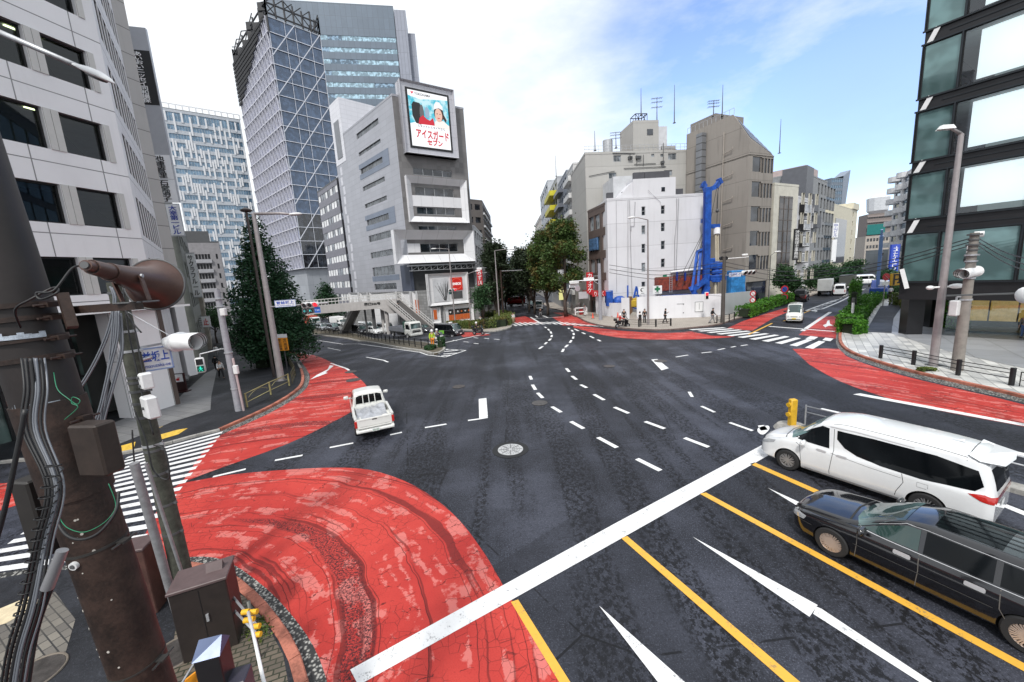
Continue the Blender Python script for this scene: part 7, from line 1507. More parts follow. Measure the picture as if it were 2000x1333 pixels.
# --- horn loudspeaker
hc=near(240,560,2.42);e2=col_e('horn_loudspeaker','brown horn loudspeaker on a bracket beside the rusty steel pole','loudspeaker',hc);W2=Part(e2)
m0,m1=near(168,519,2.15),near(303,556,2.74);ax=(m1-m0).normalized();Lh=(m1-m0).length
prof=[(0,.028),(.06,.036),(.06,.046),(.28,.052),(.28,.060),(.40,.064),(.55,.078),(.70,.096),(.82,.118),(.92,.150),(.98,.182),(1.0,.196)]
pts=[m0+ax*Lh*t for t,r in prof];q=MB();q.tube(pts,[r*.9 for t,r in prof],32,cap=False);q.tube([m0-ax*.004,m0],.03,20)
W2.put(q,'horn',M_horn,auto=35);q=MB();q.tube([m0+ax*Lh*t for t,r in prof[::-1]],[r*.9*.93 for t,r in prof[::-1]],32,cap=False);W2.put(q,'horn_inner',M_black,auto=35)
q=MB();sd_=ax.cross(Vector((0,0,1))).normalized();up_=sd_.cross(ax);q.tube([m1+(sd_*math.cos(a)+up_*math.sin(a))*.177 for a in[i*math.pi/18 for i in range(37)]],.007,8,cap=False);W2.put(q,'rim',M_dgrey,smooth=True)
pv=m0+ax*Lh*.52
for s in(-1,1):
 q=MB();q.beam(pv+sd_*s*.075,pv+sd_*s*.07+Vector((.03,0,-.155)),.035,.008,up=sd_);W2.put(q,'yoke',M_horn);q=MB();q.disc(pv+sd_*s*.083,.012,sd_,12,.01);W2.put(q,'pivot_bolt',M_galv)
q=MB();q.bbox(tuple(pv+Vector((.03,0,-.165))),(.16,.16,.012),b=.004);W2.put(q,'base_plate',M_dgrey);q=MB();q.disc(m0-ax*.01,.02,ax,14,.01);W2.put(q,'rear_cap',M_dgrey)
# --- overhead arm and lamp head at the upper left
l0,l1=near(-60,38,3.2),near(160,133,3.0);e2=col_e('street_lamp','pale curved lamp head on a long arm reaching in from the upper left','street lamp',l0);W2=Part(e2)
q=MB();q.tube([l0+Vector((-1.5,.3,-.9)),l0+Vector((-.5,.1,-.25)),l0,l1],[.03,.028,.024,.018],12);W2.put(q,'lamp_arm',M_galv,smooth=True)
ld=(near(226,166,2.96)-near(148,130,3.0));la=near(146,128,3.0);ln_=ld.length;ld.normalize();q=MB();prof=[(0,.020),(.12,.034),(.35,.055),(.6,.06),(.82,.042),(1,.006)]
vs=[];sd_=ld.cross(Vector((0,0,1))).normalized();up_=sd_.cross(ld)
q.tube([la+ld*ln_*t for t,r in prof],[r for t,r in prof],16);cc=la+ld*ln_*.5
q.v=[tuple(Vector(v)-up_*((Vector(v)-cc).dot(up_))*(.35 if(Vector(v)-cc).dot(up_)>0 else .75))for v in q.v];W2.put(q,'lamp_shade',M_wpaint,smooth=True);q=MB();q.sphere((0,0,0),(ln_*.26,.04,.015),16,6,frame_m(tuple(la+ld*ln_*.55-up_*.015),ld));W2.put(q,'lamp_lens',M_dgrey,smooth=True)
# --- dark concrete pole with cables behind the horn
cp_=P(366,1165);e=col_e('utility_pole','dark mossy concrete utility pole with clamps and cables behind the loudspeaker','utility pole',(cp_.x,cp_.y,.12));W3=Part(e);zt_=Zat(cp_,552)
q=MB();q.tube([(cp_.x,cp_.y,.1),(cp_.x,cp_.y,zt_)],[.19,.135],24);W3.put(q,'shaft',M_dconc,auto=40)
def zc(y):return Zat(cp_,y)
for y in(575,605,650,688,738,748,765,788,815,870,880,925,985,1040):
 z=zc(y);q=MB();q.tube([(cp_.x,cp_.y,z),(cp_.x,cp_.y,z+.05)],.175-.0065*z+.012+.01,20);q.box(cp_.x+.14,cp_.x+.24,cp_.y-.02,cp_.y+.02,z,z+.04);W3.put(q,'pole_clamp',M_galv if y in(650,688,605,870)else M_dgrey,auto=40)
def dcp(x,y,off=0.0):d_=(cp_-CAMP).dot(CF);return near(x,y,((Vector((cp_.x,cp_.y,6)))-CAMP).dot(CF)-off)
for(x,y,w_,h_,m_)in((294,795,.62,.62,M_wbox),(286,744,.30,.46,M_wbox)):
 p=dcp(x,y,.3);q=MB();q.bbox((0,0,0),(w_*.6,.2,h_*.7),Tm(tuple(p),math.radians(-35)),.03);o=W3.put(q,'control_box',m_)
 q=MB();
 for dz in((.08,-.08)if w_<.5 else(.0,)):q.disc(tuple(p+Vector((-.06,-.1,dz))),.03,(-.55,-.83,0),12,.03)
 W3.put(q,'socket',M_dgrey)
for k,pts in enumerate((((215,560),(222,590),(205,660),(165,740),(100,830)),((222,600),(216,680),(208,740),(200,800),(196,830)),((232,610),(236,680),(222,740),(205,800),(198,830)),((228,605),(226,660),(212,720),(196,790),(185,825)))):
 for j in range(2):W3.put(cable('c',[dcp(x+j*4,y+j*2,.35+k*.05)for x,y in pts],.016,M_cab2),'cable_run',M_cab2,smooth=True)
for pts in(((240,600),(262,640),(272,690),(282,740)),((238,590),(255,625),(276,650)),((262,800),(285,860),(300,920),(330,935),(322,880),(300,870)),((258,840),(262,900),(268,960)),((240,560),(250,640),(262,700),(280,780),(300,850))):W3.put(cable('c',[dcp(x,y,.3)for x,y in pts],.014,M_cable),'cable_run',M_cable,smooth=True)
W3.put(cable('c',[dcp(250,610,.2),dcp(330,655,.0)],.006,M_galv),'guy_wire',M_galv)
q=MB();b0=P(349,1212);q.tube([(b0.x,b0.y,.12),tuple(dcp(262,905,.55))],.075,14);W3.put(q,'conduit',mat('grey_conduit',(0.27,0.27,0.28),.5,.3,var=.2,vs=8),auto=40);q=MB();q.tube([(b0.x+.28,b0.y+.1,.12),tuple(dcp(285,905,.5))],.03,10);W3.put(q,'conduit',MATS['grey_conduit'],auto=40)
M_sgw=mat('sign_plate_white',(0.72,0.73,0.75),.35,var=.04,vs=8,streak=.15);M_blue=mat('sign_lettering_blue',(0.03,0.08,0.42),.4)
def name_sign(label,c,right,w_,h_,arm_to=None,th=.04):
 e=col_e('name_sign',label,'sign',c);Wn=Part(e);M=frame_m(tuple(c),right);q=MB();q.box(-w_/2,w_/2,0,th,-h_/2,h_/2,M);Wn.put(q,'sign_plate',M_sgw)
 q=MB();
 for(a_,b_,c_,d_)in((-w_/2,w_/2,-h_/2,-h_/2+.03),(-w_/2,w_/2,h_/2-.03,h_/2),(-w_/2,-w_/2+.03,-h_/2,h_/2),(w_/2-.03,w_/2,-h_/2,h_/2)):q.box(a_,b_,-.012,-.003,c_,d_,M)
 Wn.put(q,'sign_border',mat('pale_blue_border',(0.25,0.33,0.55),.4));I=Wn.I
 text_mesh('lettering','宮益坂上',M_blue,e,I@M@Matrix.Translation((0,-.006,h_*.12)),h_*.5,.004,bold=.012*h_,fit=(w_*.84,h_*.46));text_mesh('lettering','Miyamasuzaka-ue',M_blue,e,I@M@Matrix.Translation((0,-.006,-h_*.30)),h_*.2,.004,fit=(w_*.84,h_*.2))
 if arm_to is not None:q=MB();q.tube([Vector(c)+Vector((0,0,h_*.1)),arm_to],.035,8);Wn.put(q,'sign_arm',M_galv)
 return e
sc1=dcp(297,702,-.35);name_sign('white name sign turned aside on the mossy concrete pole with blue lettering',sc1,(0.70,.71,0),.66,.50,Vector((cp_.x,cp_.y,sc1.z)))
def lens_mat(c,on):return emis('signal_%s_%s'%(c,on),{'red':(0.9,.02,.04),'green':(0.02,.8,.55),'blue':(.1,.75,.75),'amber':(.9,.5,.02)}[c],1.2)if on else mat('dark_lens_'+c,(0.02,0.018,0.018),.2)
def signal(label,c,face,lights,arm_to=None,shell=None,s=1.0,arrows=None,plate=None,visor=.3):
 f_=azdir(face);rgt=Vector((f_.y,-f_.x,0))*-1;e=col_e('traffic_signal',label,'traffic signal',c);Wn=Part(e);M=frame_m(tuple(c),rgt);w_=1.15*s;h_=.38*s
 q=MB();q.bbox((0,.09*s,0),(w_,.14*s,h_),M,.06*s);Wn.put(q,'signal_housing',shell or M_wbox,auto=40)
 for i,(cn,on)in enumerate(lights):
  x=(i-1)*.36*s;q=MB();q.tube([M@Vector((x,.02*s,0)),M@Vector((x,-.02*s,0))],.15*s,20);Wn.put(q,'lens',lens_mat(cn,on),auto=40)
  q=MB();n=14;vs=[]
  for k in range(n+1):a=math.radians(-25+230*k/n);vs+=[(x+.165*s*math.cos(a),0,.165*s*math.sin(a)),(x+.165*s*math.cos(a),-visor*s*(.5+.5*max(0,math.sin(a))),.165*s*math.sin(a))]
  q.add(vs,[(2*k,2*k+1,2*k+3,2*k+2)for k in range(n)],M);Wn.put(q,'visor',shell or M_wbox)
 if arrows:
  q=MB();q.bbox((-.18*s,.09*s,-.40*s),(.78*s,.12*s,.36*s),M,.03);Wn.put(q,'arrow_housing',M_dgrey)
  for i,a in enumerate(arrows):
   x=-.36*s+.36*s*i;q=MB();q.tube([M@Vector((x,.03,-.40*s)),M@Vector((x,.0,-.40*s))],.145*s,18);Wn.put(q,'lens',lens_mat('red',False),auto=40);q=MB()
   ca,sa=math.cos(math.radians(a)),math.sin(math.radians(a))
   def T2(u,v):return M@Vector((x+(u*ca-v*sa)*s,-.02,-.40*s+(u*sa+v*ca)*s))
   for(p0,p1)in(((.09,0),(-.09,0)),((-.09,0),(-.01,.08)),((-.09,0),(-.01,-.08))):q.beam(T2(*p0),T2(*p1),.035*s,.012)
   Wn.put(q,'lit_arrow',lens_mat('blue',True))
 if plate:q=MB();q.box(.24*s,.62*s,.04,.07,-.58*s,-.18*s,M);Wn.put(q,'blue_plate',mat('plate_blue',(0.02,0.12,0.50),.4));text_mesh('lettering',plate,M_wink,e,Wn.I@M@Matrix.Translation((.43*s,.03,-.38*s)),.2,.003,fit=(.26*s,.12*s))
 if arm_to is not None:q=MB();q.tube([Vector(c),arm_to],.04*s,10);Wn.put(q,'signal_arm',M_galv,auto=40)
 return e
s0=dcp(330,670,-.6);s1=dcp(400,668,-.35)
e2=col_e('traffic_signal','white signal with three long round visors seen from the side next to the mossy pole','traffic signal',s0);W4=Part(e2);d_=(s1-s0);d_.normalize();sdv=Vector((-.52,.85,0)).normalized()
for k,(o_,dz)in enumerate(((0,0),(.3,-.01),(.6,-.02))):
 b0=s0+sdv*o_+Vector((0,0,dz));q=MB();q.tube([b0+d_*.18,b0+d_*.24,b0+d_*.25,b0+d_*.78],[.20,.20,.175,.17],24,cap=False);W4.put(q,'visor',M_wpaint,auto=30);q=MB();q.tube([b0+d_*.26,b0+d_*.27],.17,20);W4.put(q,'lens',M_black);q=MB();q.tube([b0+d_*.76,b0+d_*.781],[.160,.161],24,cap=False);W4.put(q,'visor_mouth',M_black)
q=MB();q.tube([s0-d_*.1+Vector((0,0,.05)),s0+d_*.04,s0+d_*.2],[.08,.16,.19],20);W4.put(q,'rear_shell',M_wpaint,auto=35);q=MB();q.beam(s0-d_*.3+Vector((0,0,-.02)),s0+sdv*.8,.05);q.beam(s0-d_*.3+Vector((0,0,-.02)),Vector((cp_.x,cp_.y,s0.z-.02)),.05);W4.put(q,'bracket',M_galv)
# --- grey pole on the left footway with the pedestrian signal
p2=P(468,806);p2=Vector((p2.x,p2.y,gz(p2.x,p2.y)+.12));e=col_e('utility_pole','grey pole with a thin pale pipe beside it at the left kerb','utility pole',p2);W5=Part(e);z2t=Zat(p2,566)
q=MB();q.tube([p2,(p2.x,p2.y,z2t)],[.2,.14],18);W5.put(q,'shaft',mat('blue_grey_concrete_pole',(0.28,0.28,0.31),.7,var=.15,vs=5,streak=.3),auto=40);q=MB();q.tube([p2+Vector((.33,-.1,0)),(p2.x+.26,p2.y-.1,Zat(p2,700))],.06,10);W5.put(q,'conduit',mat('pinkish_pipe',(0.45,0.36,0.36),.5),auto=40)
q=MB();q.bbox((p2.x+.35,p2.y-.15,Zat(p2,722)),(.25,.18,.5),b=.03);W5.put(q,'meter_box',M_wbox);q=MB();q.bbox((p2.x+.25,p2.y-.15,Zat(p2,610)),(.28,.22,.4),b=.03);W5.put(q,'control_box',M_wbox)
for y in(585,600,690,760):z=Zat(p2,y);q=MB();q.tube([(p2.x,p2.y,z),(p2.x,p2.y,z+.06)],.215,16);W5.put(q,'pole_clamp',M_galv,auto=40)
dp2=(p2-CAMP).dot(CF)
ps=near(391,714,dp2-.4);e=col_e('pedestrian_signal','pedestrian signal showing a green walking figure over the left footway','pedestrian signal',ps);W6=Part(e);M=frame_m(tuple(ps),(0.85,.5,0));q=MB();q.bbox((0,.1,0),(.42,.25,.86),M,.05);W6.put(q,'signal_housing',M_wbox,auto=40)
q=MB();q.box(-.16,.16,-.05,-.03,.03,.36,M);W6.put(q,'dark_lens',M_black);q=MB();q.box(-.16,.16,-.05,-.03,-.36,-.03,M);W6.put(q,'dark_lens',mat('deep_green_lens',(0.01,0.08,0.06),.2))
q=MB();q.sphere(M@Vector((0,-.07,-.09)),.035,8,6);q.beam(M@Vector((0,-.07,-.12)),M@Vector((0,-.07,-.22)),.05,.02)
for a_,b_ in(((0,-.21),(-.08,-.33)),((0,-.21),(.08,-.33)),((0,-.14),(-.09,-.2)),((0,-.14),(.09,-.2))):q.beam(M@Vector((a_[0],-.07,a_[1])),M@Vector((b_[0],-.07,b_[1])),.03,.02)
W6.put(q,'walking_figure',lens_mat('green',True));q=MB();q.tube([ps+Vector((0,.1,.42)),near(391,692,dp2-.3),near(432,682,dp2-.05),(p2.x,p2.y,Zat(p2,682))],.04,8);W6.put(q,'signal_arm',M_galv)
# --- lamp posts
def lamp(label,base_px,top_px,head_px,r0=.13,kind='leaf',z0=None,dark=False,cat='street lamp',P0=None,arms=None,group=None):
 b0=P0 if P0 is not None else P(*base_px);z0=gz(b0.x,b0.y)+.12 if z0 is None else z0;zt=Zat(b0,top_px[1]);dd=(Vector((b0.x,b0.y,zt))-CAMP).dot(CF);e=col_e('street_lamp',label,cat,(b0.x,b0.y,z0),group);Wl=Part(e);top=Vector((b0.x,b0.y,zt));hd=near(head_px[0],head_px[1],dd)
 q=MB();q.tube([(b0.x,b0.y,z0),top],[r0,r0*.55],18);Wl.put(q,'lamp_post',M_dgrey if dark else M_pole,auto=40)
 q=MB();q.tube([(b0.x,b0.y,z0),(b0.x,b0.y,z0+.03)],r0*1.7,16);Wl.put(q,'base_plate',M_dgrey)
 q=MB();q.tube([top,top.lerp(hd,.7)+Vector((0,0,.05)),hd],[r0*.4,r0*.35,r0*.3],10);Wl.put(q,'lamp_arm',M_dgrey if dark else M_pole,smooth=True)
 d_=(hd-top);d_.z=0;d_.normalize();M=frame_m(tuple(hd),d_);s_=1.0;q=MB()
 if kind=='leaf':q.sphere((.25,0,0),(.48,.17,.10),14,8,M)
 else:q.add([(-.3,-.18,-.08),(.42,-.18,-.08),(.42,.18,-.08),(-.3,.18,-.08),(-.22,-.10,.12),(.28,-.10,.14),(.28,.10,.14),(-.22,.10,.12)],[(0,3,2,1),(4,5,6,7),(0,1,5,4),(1,2,6,5),(2,3,7,6),(3,0,4,7)],M)
 Wl.put(q,'lamp_shade',M_wpaint,smooth=kind=='leaf');q=MB();q.sphere((.22,0,-.06),(.3,.12,.05),12,6,M);Wl.put(q,'lamp_lens',mat('lamp_glass',(0.4,0.4,0.38),.2),smooth=True);return e,b0,Wl,dd
eL,bL,WL,dL=lamp('tall grey lamp post with signal arm at the kerb tip before the big tree',(550,747),(492,418),(570,419),.24)
q=MB();bq=P(536,740);zq=Zat(bq,414);q.tube([(bq.x,bq.y,gz(bq.x,bq.y)+.12),(bq.x,bq.y,zq)],[.11,.09],12);q.tube([(bq.x,bq.y,zq),(bq.x,bq.y,zq+.12),(bq.x,bq.y,zq+.3)],[.32,.42,.12],16);o=WL.put(q,'camera_mast',mat('dark_brown_mast',(0.07,0.055,0.05),.5,.3),auto=40)
sL=near(557,593,dL-.1);name_sign('white name sign with blue lettering on the lamp post arm before the big tree',sL,(1,.15,0),1.35,.48)
sg=near(605,596,dL-.2);signal('signal with red light and two blue arrows hanging in front of the tree',sg,170,[('amber',False),('amber',False),('red',True)][::1],arm_to=None,s=1.0,arrows=(0,-35),plate='1 km')
q=MB();q.tube([(bL.x,bL.y,Zat(bL,600)),near(640,592,dL-.05)],.05,10);WL.put(q,'signal_arm',M_galv)
lamp('small lamp half hidden on the footway behind the tall grey lamp post',(540,700),(548,640),(520,642),.08)
eR,bR,WR,dR=lamp('tall mauve grey lamp post on the right pavement in front of the glass building',(1822,718),(1888,262),(1850,250),.20,'box')
q=MB();zz=Zat(bR,561);q.tube([(bR.x-.7,bR.y,zz),(bR.x+.9,bR.y+.1,zz)],.05,8);q.sphere((bR.x+.9,bR.y+.1,zz),(.4,.25,.14),12,6);q.sphere((bR.x-.7,bR.y,zz),(.2,.15,.12),10,6);WR.put(q,'cross_lamp',M_wpaint,smooth=True)
lamp('slim lamp post standing on the far pavement before the white construction fence',(1266,636),(1265,430),(1238,425),.14);lamp('slim lamp post with lamp head pointing left before the petrol sign',(890,642),(872,487),(850,486),.13)
lamp('slim lamp post in the hedge at the avenue corner with lamp head pointing right',(976,634),(968,490),(996,487),.13);lamp('short grey lamp post beside the hedge in front of the podium shop',(921,643),(916,536),(930,530),.12)
lamp('thin dark lamp post at the tan building on the side street',(1500,605),(1506,500),(1516,492),.08,dark=True)
pl_=P(890,642);dd=(pl_-CAMP).dot(CF);signal('signal with red light and blue arrows in front of the petrol sign',near(884,567,dd-.3),165,[('amber',False),('amber',False),('red',True)],s=1.25,arrows=(0,-35),arm_to=Vector((pl_.x,pl_.y,Zat(pl_,567))))
# --- right pole with the signal seen from the side, box and cables
pr=P(1868,728);pr=Vector((pr.x,pr.y,.13));e=col_e('utility_pole','grey concrete utility pole carrying cables on the right pavement','utility pole',pr);W7=Part(e);zt_=Zat(pr,455);q=MB();q.tube([pr,(pr.x,pr.y,zt_)],[.25,.17],20);W7.put(q,'shaft',mat('taupe_concrete_pole',(0.22,0.20,0.18),.8,var=.15,vs=4,streak=.4),auto=40);dpr=(pr-CAMP).dot(CF)
for y in(460,470,480,490,500,512,545,587):z=Zat(pr,y);q=MB();q.tube([(pr.x,pr.y,z),(pr.x,pr.y,z+.08)],.245 if y>500 else .22+.06*(y%20==0),18);W7.put(q,'pole_clamp',M_dgrey if y<500 else M_galv,auto=40)
q=MB();q.bbox((0,0,0),(.34,.3,.85),Tm(tuple(near(1897,496,dpr-.3)),.3),.03);W7.put(q,'terminal_box',M_wbox);W7.put(cable('c',[near(1908,470,dpr-.2),near(1890,495,dpr-.3),near(1884,510,dpr-.3),near(1895,518,dpr-.3)],.05,M_cable),'looped_cable',M_cable,smooth=True);q=MB();z=near(1912,458,dpr-.35);q.tube([z+Vector((-.15,.1,0)),z+Vector((.1,-.15,0))],.16,14);W7.put(q,'camera',M_wbox,auto=40)
bx=near(1866,602,dpr-.4);q=MB();q.bbox((0,0,0),(.5,.35,.82),Tm(tuple(bx),.35),.04);o=W7.put(q,'control_box',M_wbox);q=MB();q.beam(bx+Vector((0,0,.42)),bx+Vector((0,0,.6)),.06);q.beam(bx+Vector((0,0,.6)),(pr.x,pr.y,bx.z+.6),.06);W7.put(q,'bracket',M_galv)
for i,ys in enumerate(((478,455),(486,470),(497,488))):
 a_=near(1906,463+i*7,dpr);L1=near(1500,525+i*8,52);far_=near(1700,500+i*12,30);mid_=(a_+L1)/2+Vector((0,0,-1.0));W7.put(cable('c',[a_,a_.lerp(L1,.3)+Vector((0,0,-.9)),a_.lerp(L1,.7)+Vector((0,0,-.9)),L1],.03,M_cable,n=5),'overhead_cable',M_cable)
 b_=near(2080,520+i*16,dpr-9);W7.put(cable('c',[a_,a_.lerp(b_,.5)+Vector((0,0,-.25)),b_],.022,M_cable,n=5),'overhead_cable',M_cable)
def side_signal(label,c,d_,L_=1.1,r=.19,n=3,back=True,arm_to=None,sdv=(.62,.78,0)):
 e2=col_e('traffic_signal',label,'traffic signal',c);W4=Part(e2);d_=d_.normalized();sdv=Vector(sdv).normalized()
 for k in range(n):
  b0=c+sdv*.42*k;q=MB();q.tube([b0,b0+d_*.06,b0+d_*.07,b0+d_*L_*.75],[r*1.12,r*1.12,r,r*.97],22,cap=False);W4.put(q,'visor',M_wpaint,auto=30);q=MB();q.tube([b0+d_*.08,b0+d_*.09],r*.92,18);W4.put(q,'lens',M_black);q=MB();q.tube([b0+d_*L_*.72,b0+d_*L_*.751],r*.9,20,cap=False);W4.put(q,'visor_mouth',M_black)
 if back:
  q=MB();q.tube([c-d_*.35+sdv*.42,c-d_*.15+sdv*.42,c+sdv*.42],[.06,.17,.22],18);W4.put(q,'rear_shell',M_wbox,auto=35)
 if arm_to is not None:q=MB();q.tube([c-d_*.1,arm_to],.05,8);W4.put(q,'signal_arm',M_galv)
s0=near(1908,530,dpr-.9);s1=near(1866,537,dpr-.9);side_signal('white visored signal seen side on at the right utility pole',s0,(s1-s0)+Vector((0,-.25,0)),1.35,.25,3,True,Vector((pr.x,pr.y,s0.z-.05)))
wb_=near(2003,577,13);e2=col_e('traffic_signal','white rounded back of a signal cut off by the right frame edge','traffic signal',wb_);W8=Part(e2);q=MB();q.tube([wb_,wb_+Vector((.5,-.1,0)),wb_+Vector((1.2,-.25,0))],[.28,.3,.3],20);q.sphere(wb_,(.12,.28,.28),16,8);W8.put(q,'signal_housing',M_wpaint,smooth=True);q=MB();q.beam(wb_+Vector((-1.1,1.4,-.02)),wb_+Vector((.4,.1,.05)),.10,.05);W8.put(q,'bracket',M_dgrey);q=MB();bx_=wb_+Vector((1.6,-.3,0));q.tube([(bx_.x,bx_.y,0.1),(bx_.x,bx_.y,bx_.z+.5)],.12,14);W8.put(q,'pole',M_pole,auto=40)
# --- centre: pole with the name sign and dark lensed signal, left grey pole with arm
pc=P(1411,633);pc=Vector((pc.x,pc.y,.13));e=col_e('utility_pole','dark pole at the centre corner with cameras and cables before the white fence','utility pole',pc);W9=Part(e);dpc=(pc-CAMP).dot(CF);q=MB();q.tube([pc,(pc.x,pc.y,Zat(pc,503))],[.22,.16],16);W9.put(q,'shaft',mat('dark_taupe_pole',(0.07,0.062,0.055),.7,var=.2),auto=40)
q=MB();
for x in(1408,1416):z=near(x,505,dpc-.2);q.tube([z,z+Vector((0,-.25,0))],.2,12)
W9.put(q,'loudspeaker',M_black,auto=40);q=MB();q.tube([near(1413,506,dpc),near(1455,503,dpc-.3),near(1462,502,dpc-.3)],.05,6);q.bbox(near(1455,498,dpc-.3),(.6,.25,.2),b=.05);W9.put(q,'camera_arm',M_wpaint)
for y0,y1 in((512,530),(520,538),(530,545)):
 a_=near(1413,y0,dpc);b_=near(1190,y1-12,dpc+10);W9.put(cable('c',[a_,a_.lerp(b_,.5)+Vector((0,0,-.9)),b_],.03,M_cable,n=4),'overhead_cable',M_cable);b_=near(1620,y0+10,dpc+14);W9.put(cable('c',[a_,a_.lerp(b_,.5)+Vector((0,0,-.9)),b_],.03,M_cable,n=4),'overhead_cable',M_cable)
ns_=near(1436,537,dpc-.3);name_sign('white name sign with blue lettering on the dark centre corner pole',ns_,(1,.05,0),1.35,.5,Vector((pc.x,pc.y,ns_.z)))
signal('white signal with three dark lenses beside the name sign at the centre corner',near(1463,533,dpc-.4),178,[('amber',False),('red',False),('green',False)],arm_to=near(1436,535,dpc-.2),s=1.35)
q=MB();z=near(1380,578,dpc+3);e2=col_e('pedestrian_signal','small pedestrian signal with red figure over the white fence','pedestrian signal',z);Wx=Part(e2);q.bbox(tuple(z),(.42,.25,.85),b=.05);Wx.put(q,'signal_housing',M_wbox);q=MB();q.box(z.x-.15,z.x+.15,z.y-.16,z.y-.13,z.z+.02,z.z+.36);Wx.put(q,'lit_lens',lens_mat('red',True));q=MB();q.box(z.x-.15,z.x+.15,z.y-.16,z.y-.13,z.z-.36,z.z-.02);Wx.put(q,'dark_lens',M_black);q=MB();q.tube([z+Vector((0,0,.1)),(pc.x,pc.y,z.z+.1)],.03,6);Wx.put(q,'signal_arm',M_galv)
pg=P(1173,627);pg=Vector((pg.x,pg.y,.13));e=col_e('utility_pole','blue grey pole with long signal arm at the left end of the white fence','utility pole',pg);Wg=Part(e);dpg=(pg-CAMP).dot(CF);q=MB();q.tube([pg,(pg.x,pg.y,Zat(pg,515))],[.24,.2],16);Wg.put(q,'shaft',MATS['blue_grey_concrete_pole'],auto=40);q=MB();q.tube([(pg.x,pg.y,Zat(pg,547)),near(1130,549,dpg-.3)],.06,8);q.tube([(pg.x,pg.y,Zat(pg,556)),near(1160,550,dpg-.2)],.04,6);Wg.put(q,'signal_arm',M_galv)
q=MB();z=near(1150,546,dpg-.35);q.bbox(tuple(z),(1.4,.08,.45),b=.02);Wg.put(q,'arm_sign',M_sw);signal('white signal seen from below at the end of the long arm over the avenue',near(1121,552,dpg-.6),350,[('amber',False)]*3,s=1.15);q=MB();z=near(1121,559,dpg-.3);q.bbox(tuple(z),(1.3,.06,.42),b=.02);Wg.put(q,'arm_sign',M_sw);q=MB();z=near(1128,564,dpg-.3);q.disc(tuple(z),.36,(0,-1,0),18,.04);Wg.put(q,'round_sign',mat('no_entry_grey',(0.35,0.3,0.33),.5))
def round_sign(label,base_px,y_top,rr,cols,extra=None,n=1,P0=None,r_pole=.05):
 b0=P0 or P(*base_px);z0=gz(b0.x,b0.y)+.12;e=col_e('road_sign',label,'road sign',(b0.x,b0.y,z0));Wr=Part(e);zt=Zat(b0,y_top);q=MB();q.tube([(b0.x,b0.y,z0),(b0.x,b0.y,zt)],r_pole,8);Wr.put(q,'sign_post',M_pole,auto=40)
 for k in range(n):
  z=zt-rr-k*rr*2.15;q=MB();q.disc((b0.x,b0.y-.08,z),rr,(0,-1,0),22,.03);Wr.put(q,'sign_face',cols[0]);q=MB();q.disc((b0.x,b0.y-.10,z),rr*.68,(0,-1,0),20,.03);Wr.put(q,'sign_centre',cols[1]);q=MB();q.beam((b0.x-rr*.55,b0.y-.125,z+rr*.5),(b0.x+rr*.55,b0.y-.125,z-rr*.5),rr*.2,.01);Wr.put(q,'sign_bar',cols[2])
 if extra:q=MB();q.bbox((b0.x+.05,b0.y-.08,zt-rr*2*n-.35),(rr*2,.04,.4),b=.01);Wr.put(q,'sub_plate',extra)
 return e
M_sred=mat('sign_red',(0.5,0.02,0.03),.4);M_sblue=mat('sign_blue',(0.02,0.08,0.4),.4)
round_sign('two round red ringed signs on white posts at the right end of the white fence',(1468,614),568,.38,(M_sred,M_sw,M_sred),n=2,r_pole=.07);round_sign('round blue and red parking signs on a post on the side street',(1530,596),558,.55,(M_sred,M_sblue,M_sred),n=2)
round_sign('round red ringed sign with a white plate at the avenue hedge',(983,626),555,.55,(M_sred,M_sw,M_sred),M_sw);round_sign('round red bar sign beside the side street footway',(1724,600),534,.45,(M_sred,M_sred,M_sw),M_sw);round_sign('small no parking sign over the hedge near the white podium',(848,640),596,.3,(M_sred,M_sw,M_sred))
pb_=P(984,628);e=col_e('utility_pole','brown pole with a white horizontal arm at the avenue hedge','utility pole',(pb_.x,pb_.y,gz(pb_.x,pb_.y)+.1));Wb=Part(e);dpb=(pb_-CAMP).dot(CF);q=MB();q.tube([(pb_.x,pb_.y,gz(pb_.x,pb_.y)+.1),(pb_.x,pb_.y,Zat(pb_,528))],.17,12);Wb.put(q,'shaft',M_brown,auto=40);q=MB();q.tube([(pb_.x,pb_.y,Zat(pb_,530)),near(1020,528,dpb)],.06,8);Wb.put(q,'arm',M_galv)
def panel_sign(name,label,cat,base_px,y0,y1,w_,parts_,posts=1,z0=None,az_=95,pm=None):
 b0=P(*base_px);zb=gz(b0.x,b0.y)+.12;e=col_e(name,label,cat,(b0.x,b0.y,zb));Wp=Part(e);zA,zB=Zat(b0,y1),Zat(b0,y0);d_=azdir(az_);M=frame_m((b0.x,b0.y,0),(d_.x,d_.y,0));q=MB();q.box(-.03,.03,.0,.06,zb,zB,M);Wp.put(q,'post',pm or M_dgrey)
 for(u0,u1,t0,t1,m_,txt,tm)in parts_:
  q=MB();q.box(w_*(u0-.5),w_*(u1-.5),-.04,-.005,zA+(zB-zA)*t0,zA+(zB-zA)*t1,M);o=Wp.put(q,'sign_face',m_)
  if txt:text_mesh('lettering',txt,tm,e,Wp.I@M@Matrix.Translation((w_*((u0+u1)/2-.5),-.05,zA+(zB-zA)*(t0+t1)/2)),.2,.004,vertical=True,line=.95,fit=(w_*(u1-u0)*.7,(zB-zA)*(t1-t0)*.9))
 return e
M_or=mat('orange_notice',(0.85,0.33,0.02),.45);panel_sign('notice_sign','orange notice sign with white top and two columns of characters at the kerb tip','sign',(562,728),653,685,.95,[(0,1,.78,1,M_sw,None,None),(0,.48,0,.77,M_or,'車の駐停車',M_ink),(.5,1,0,.77,M_or,'歩行者注意',M_ink)])
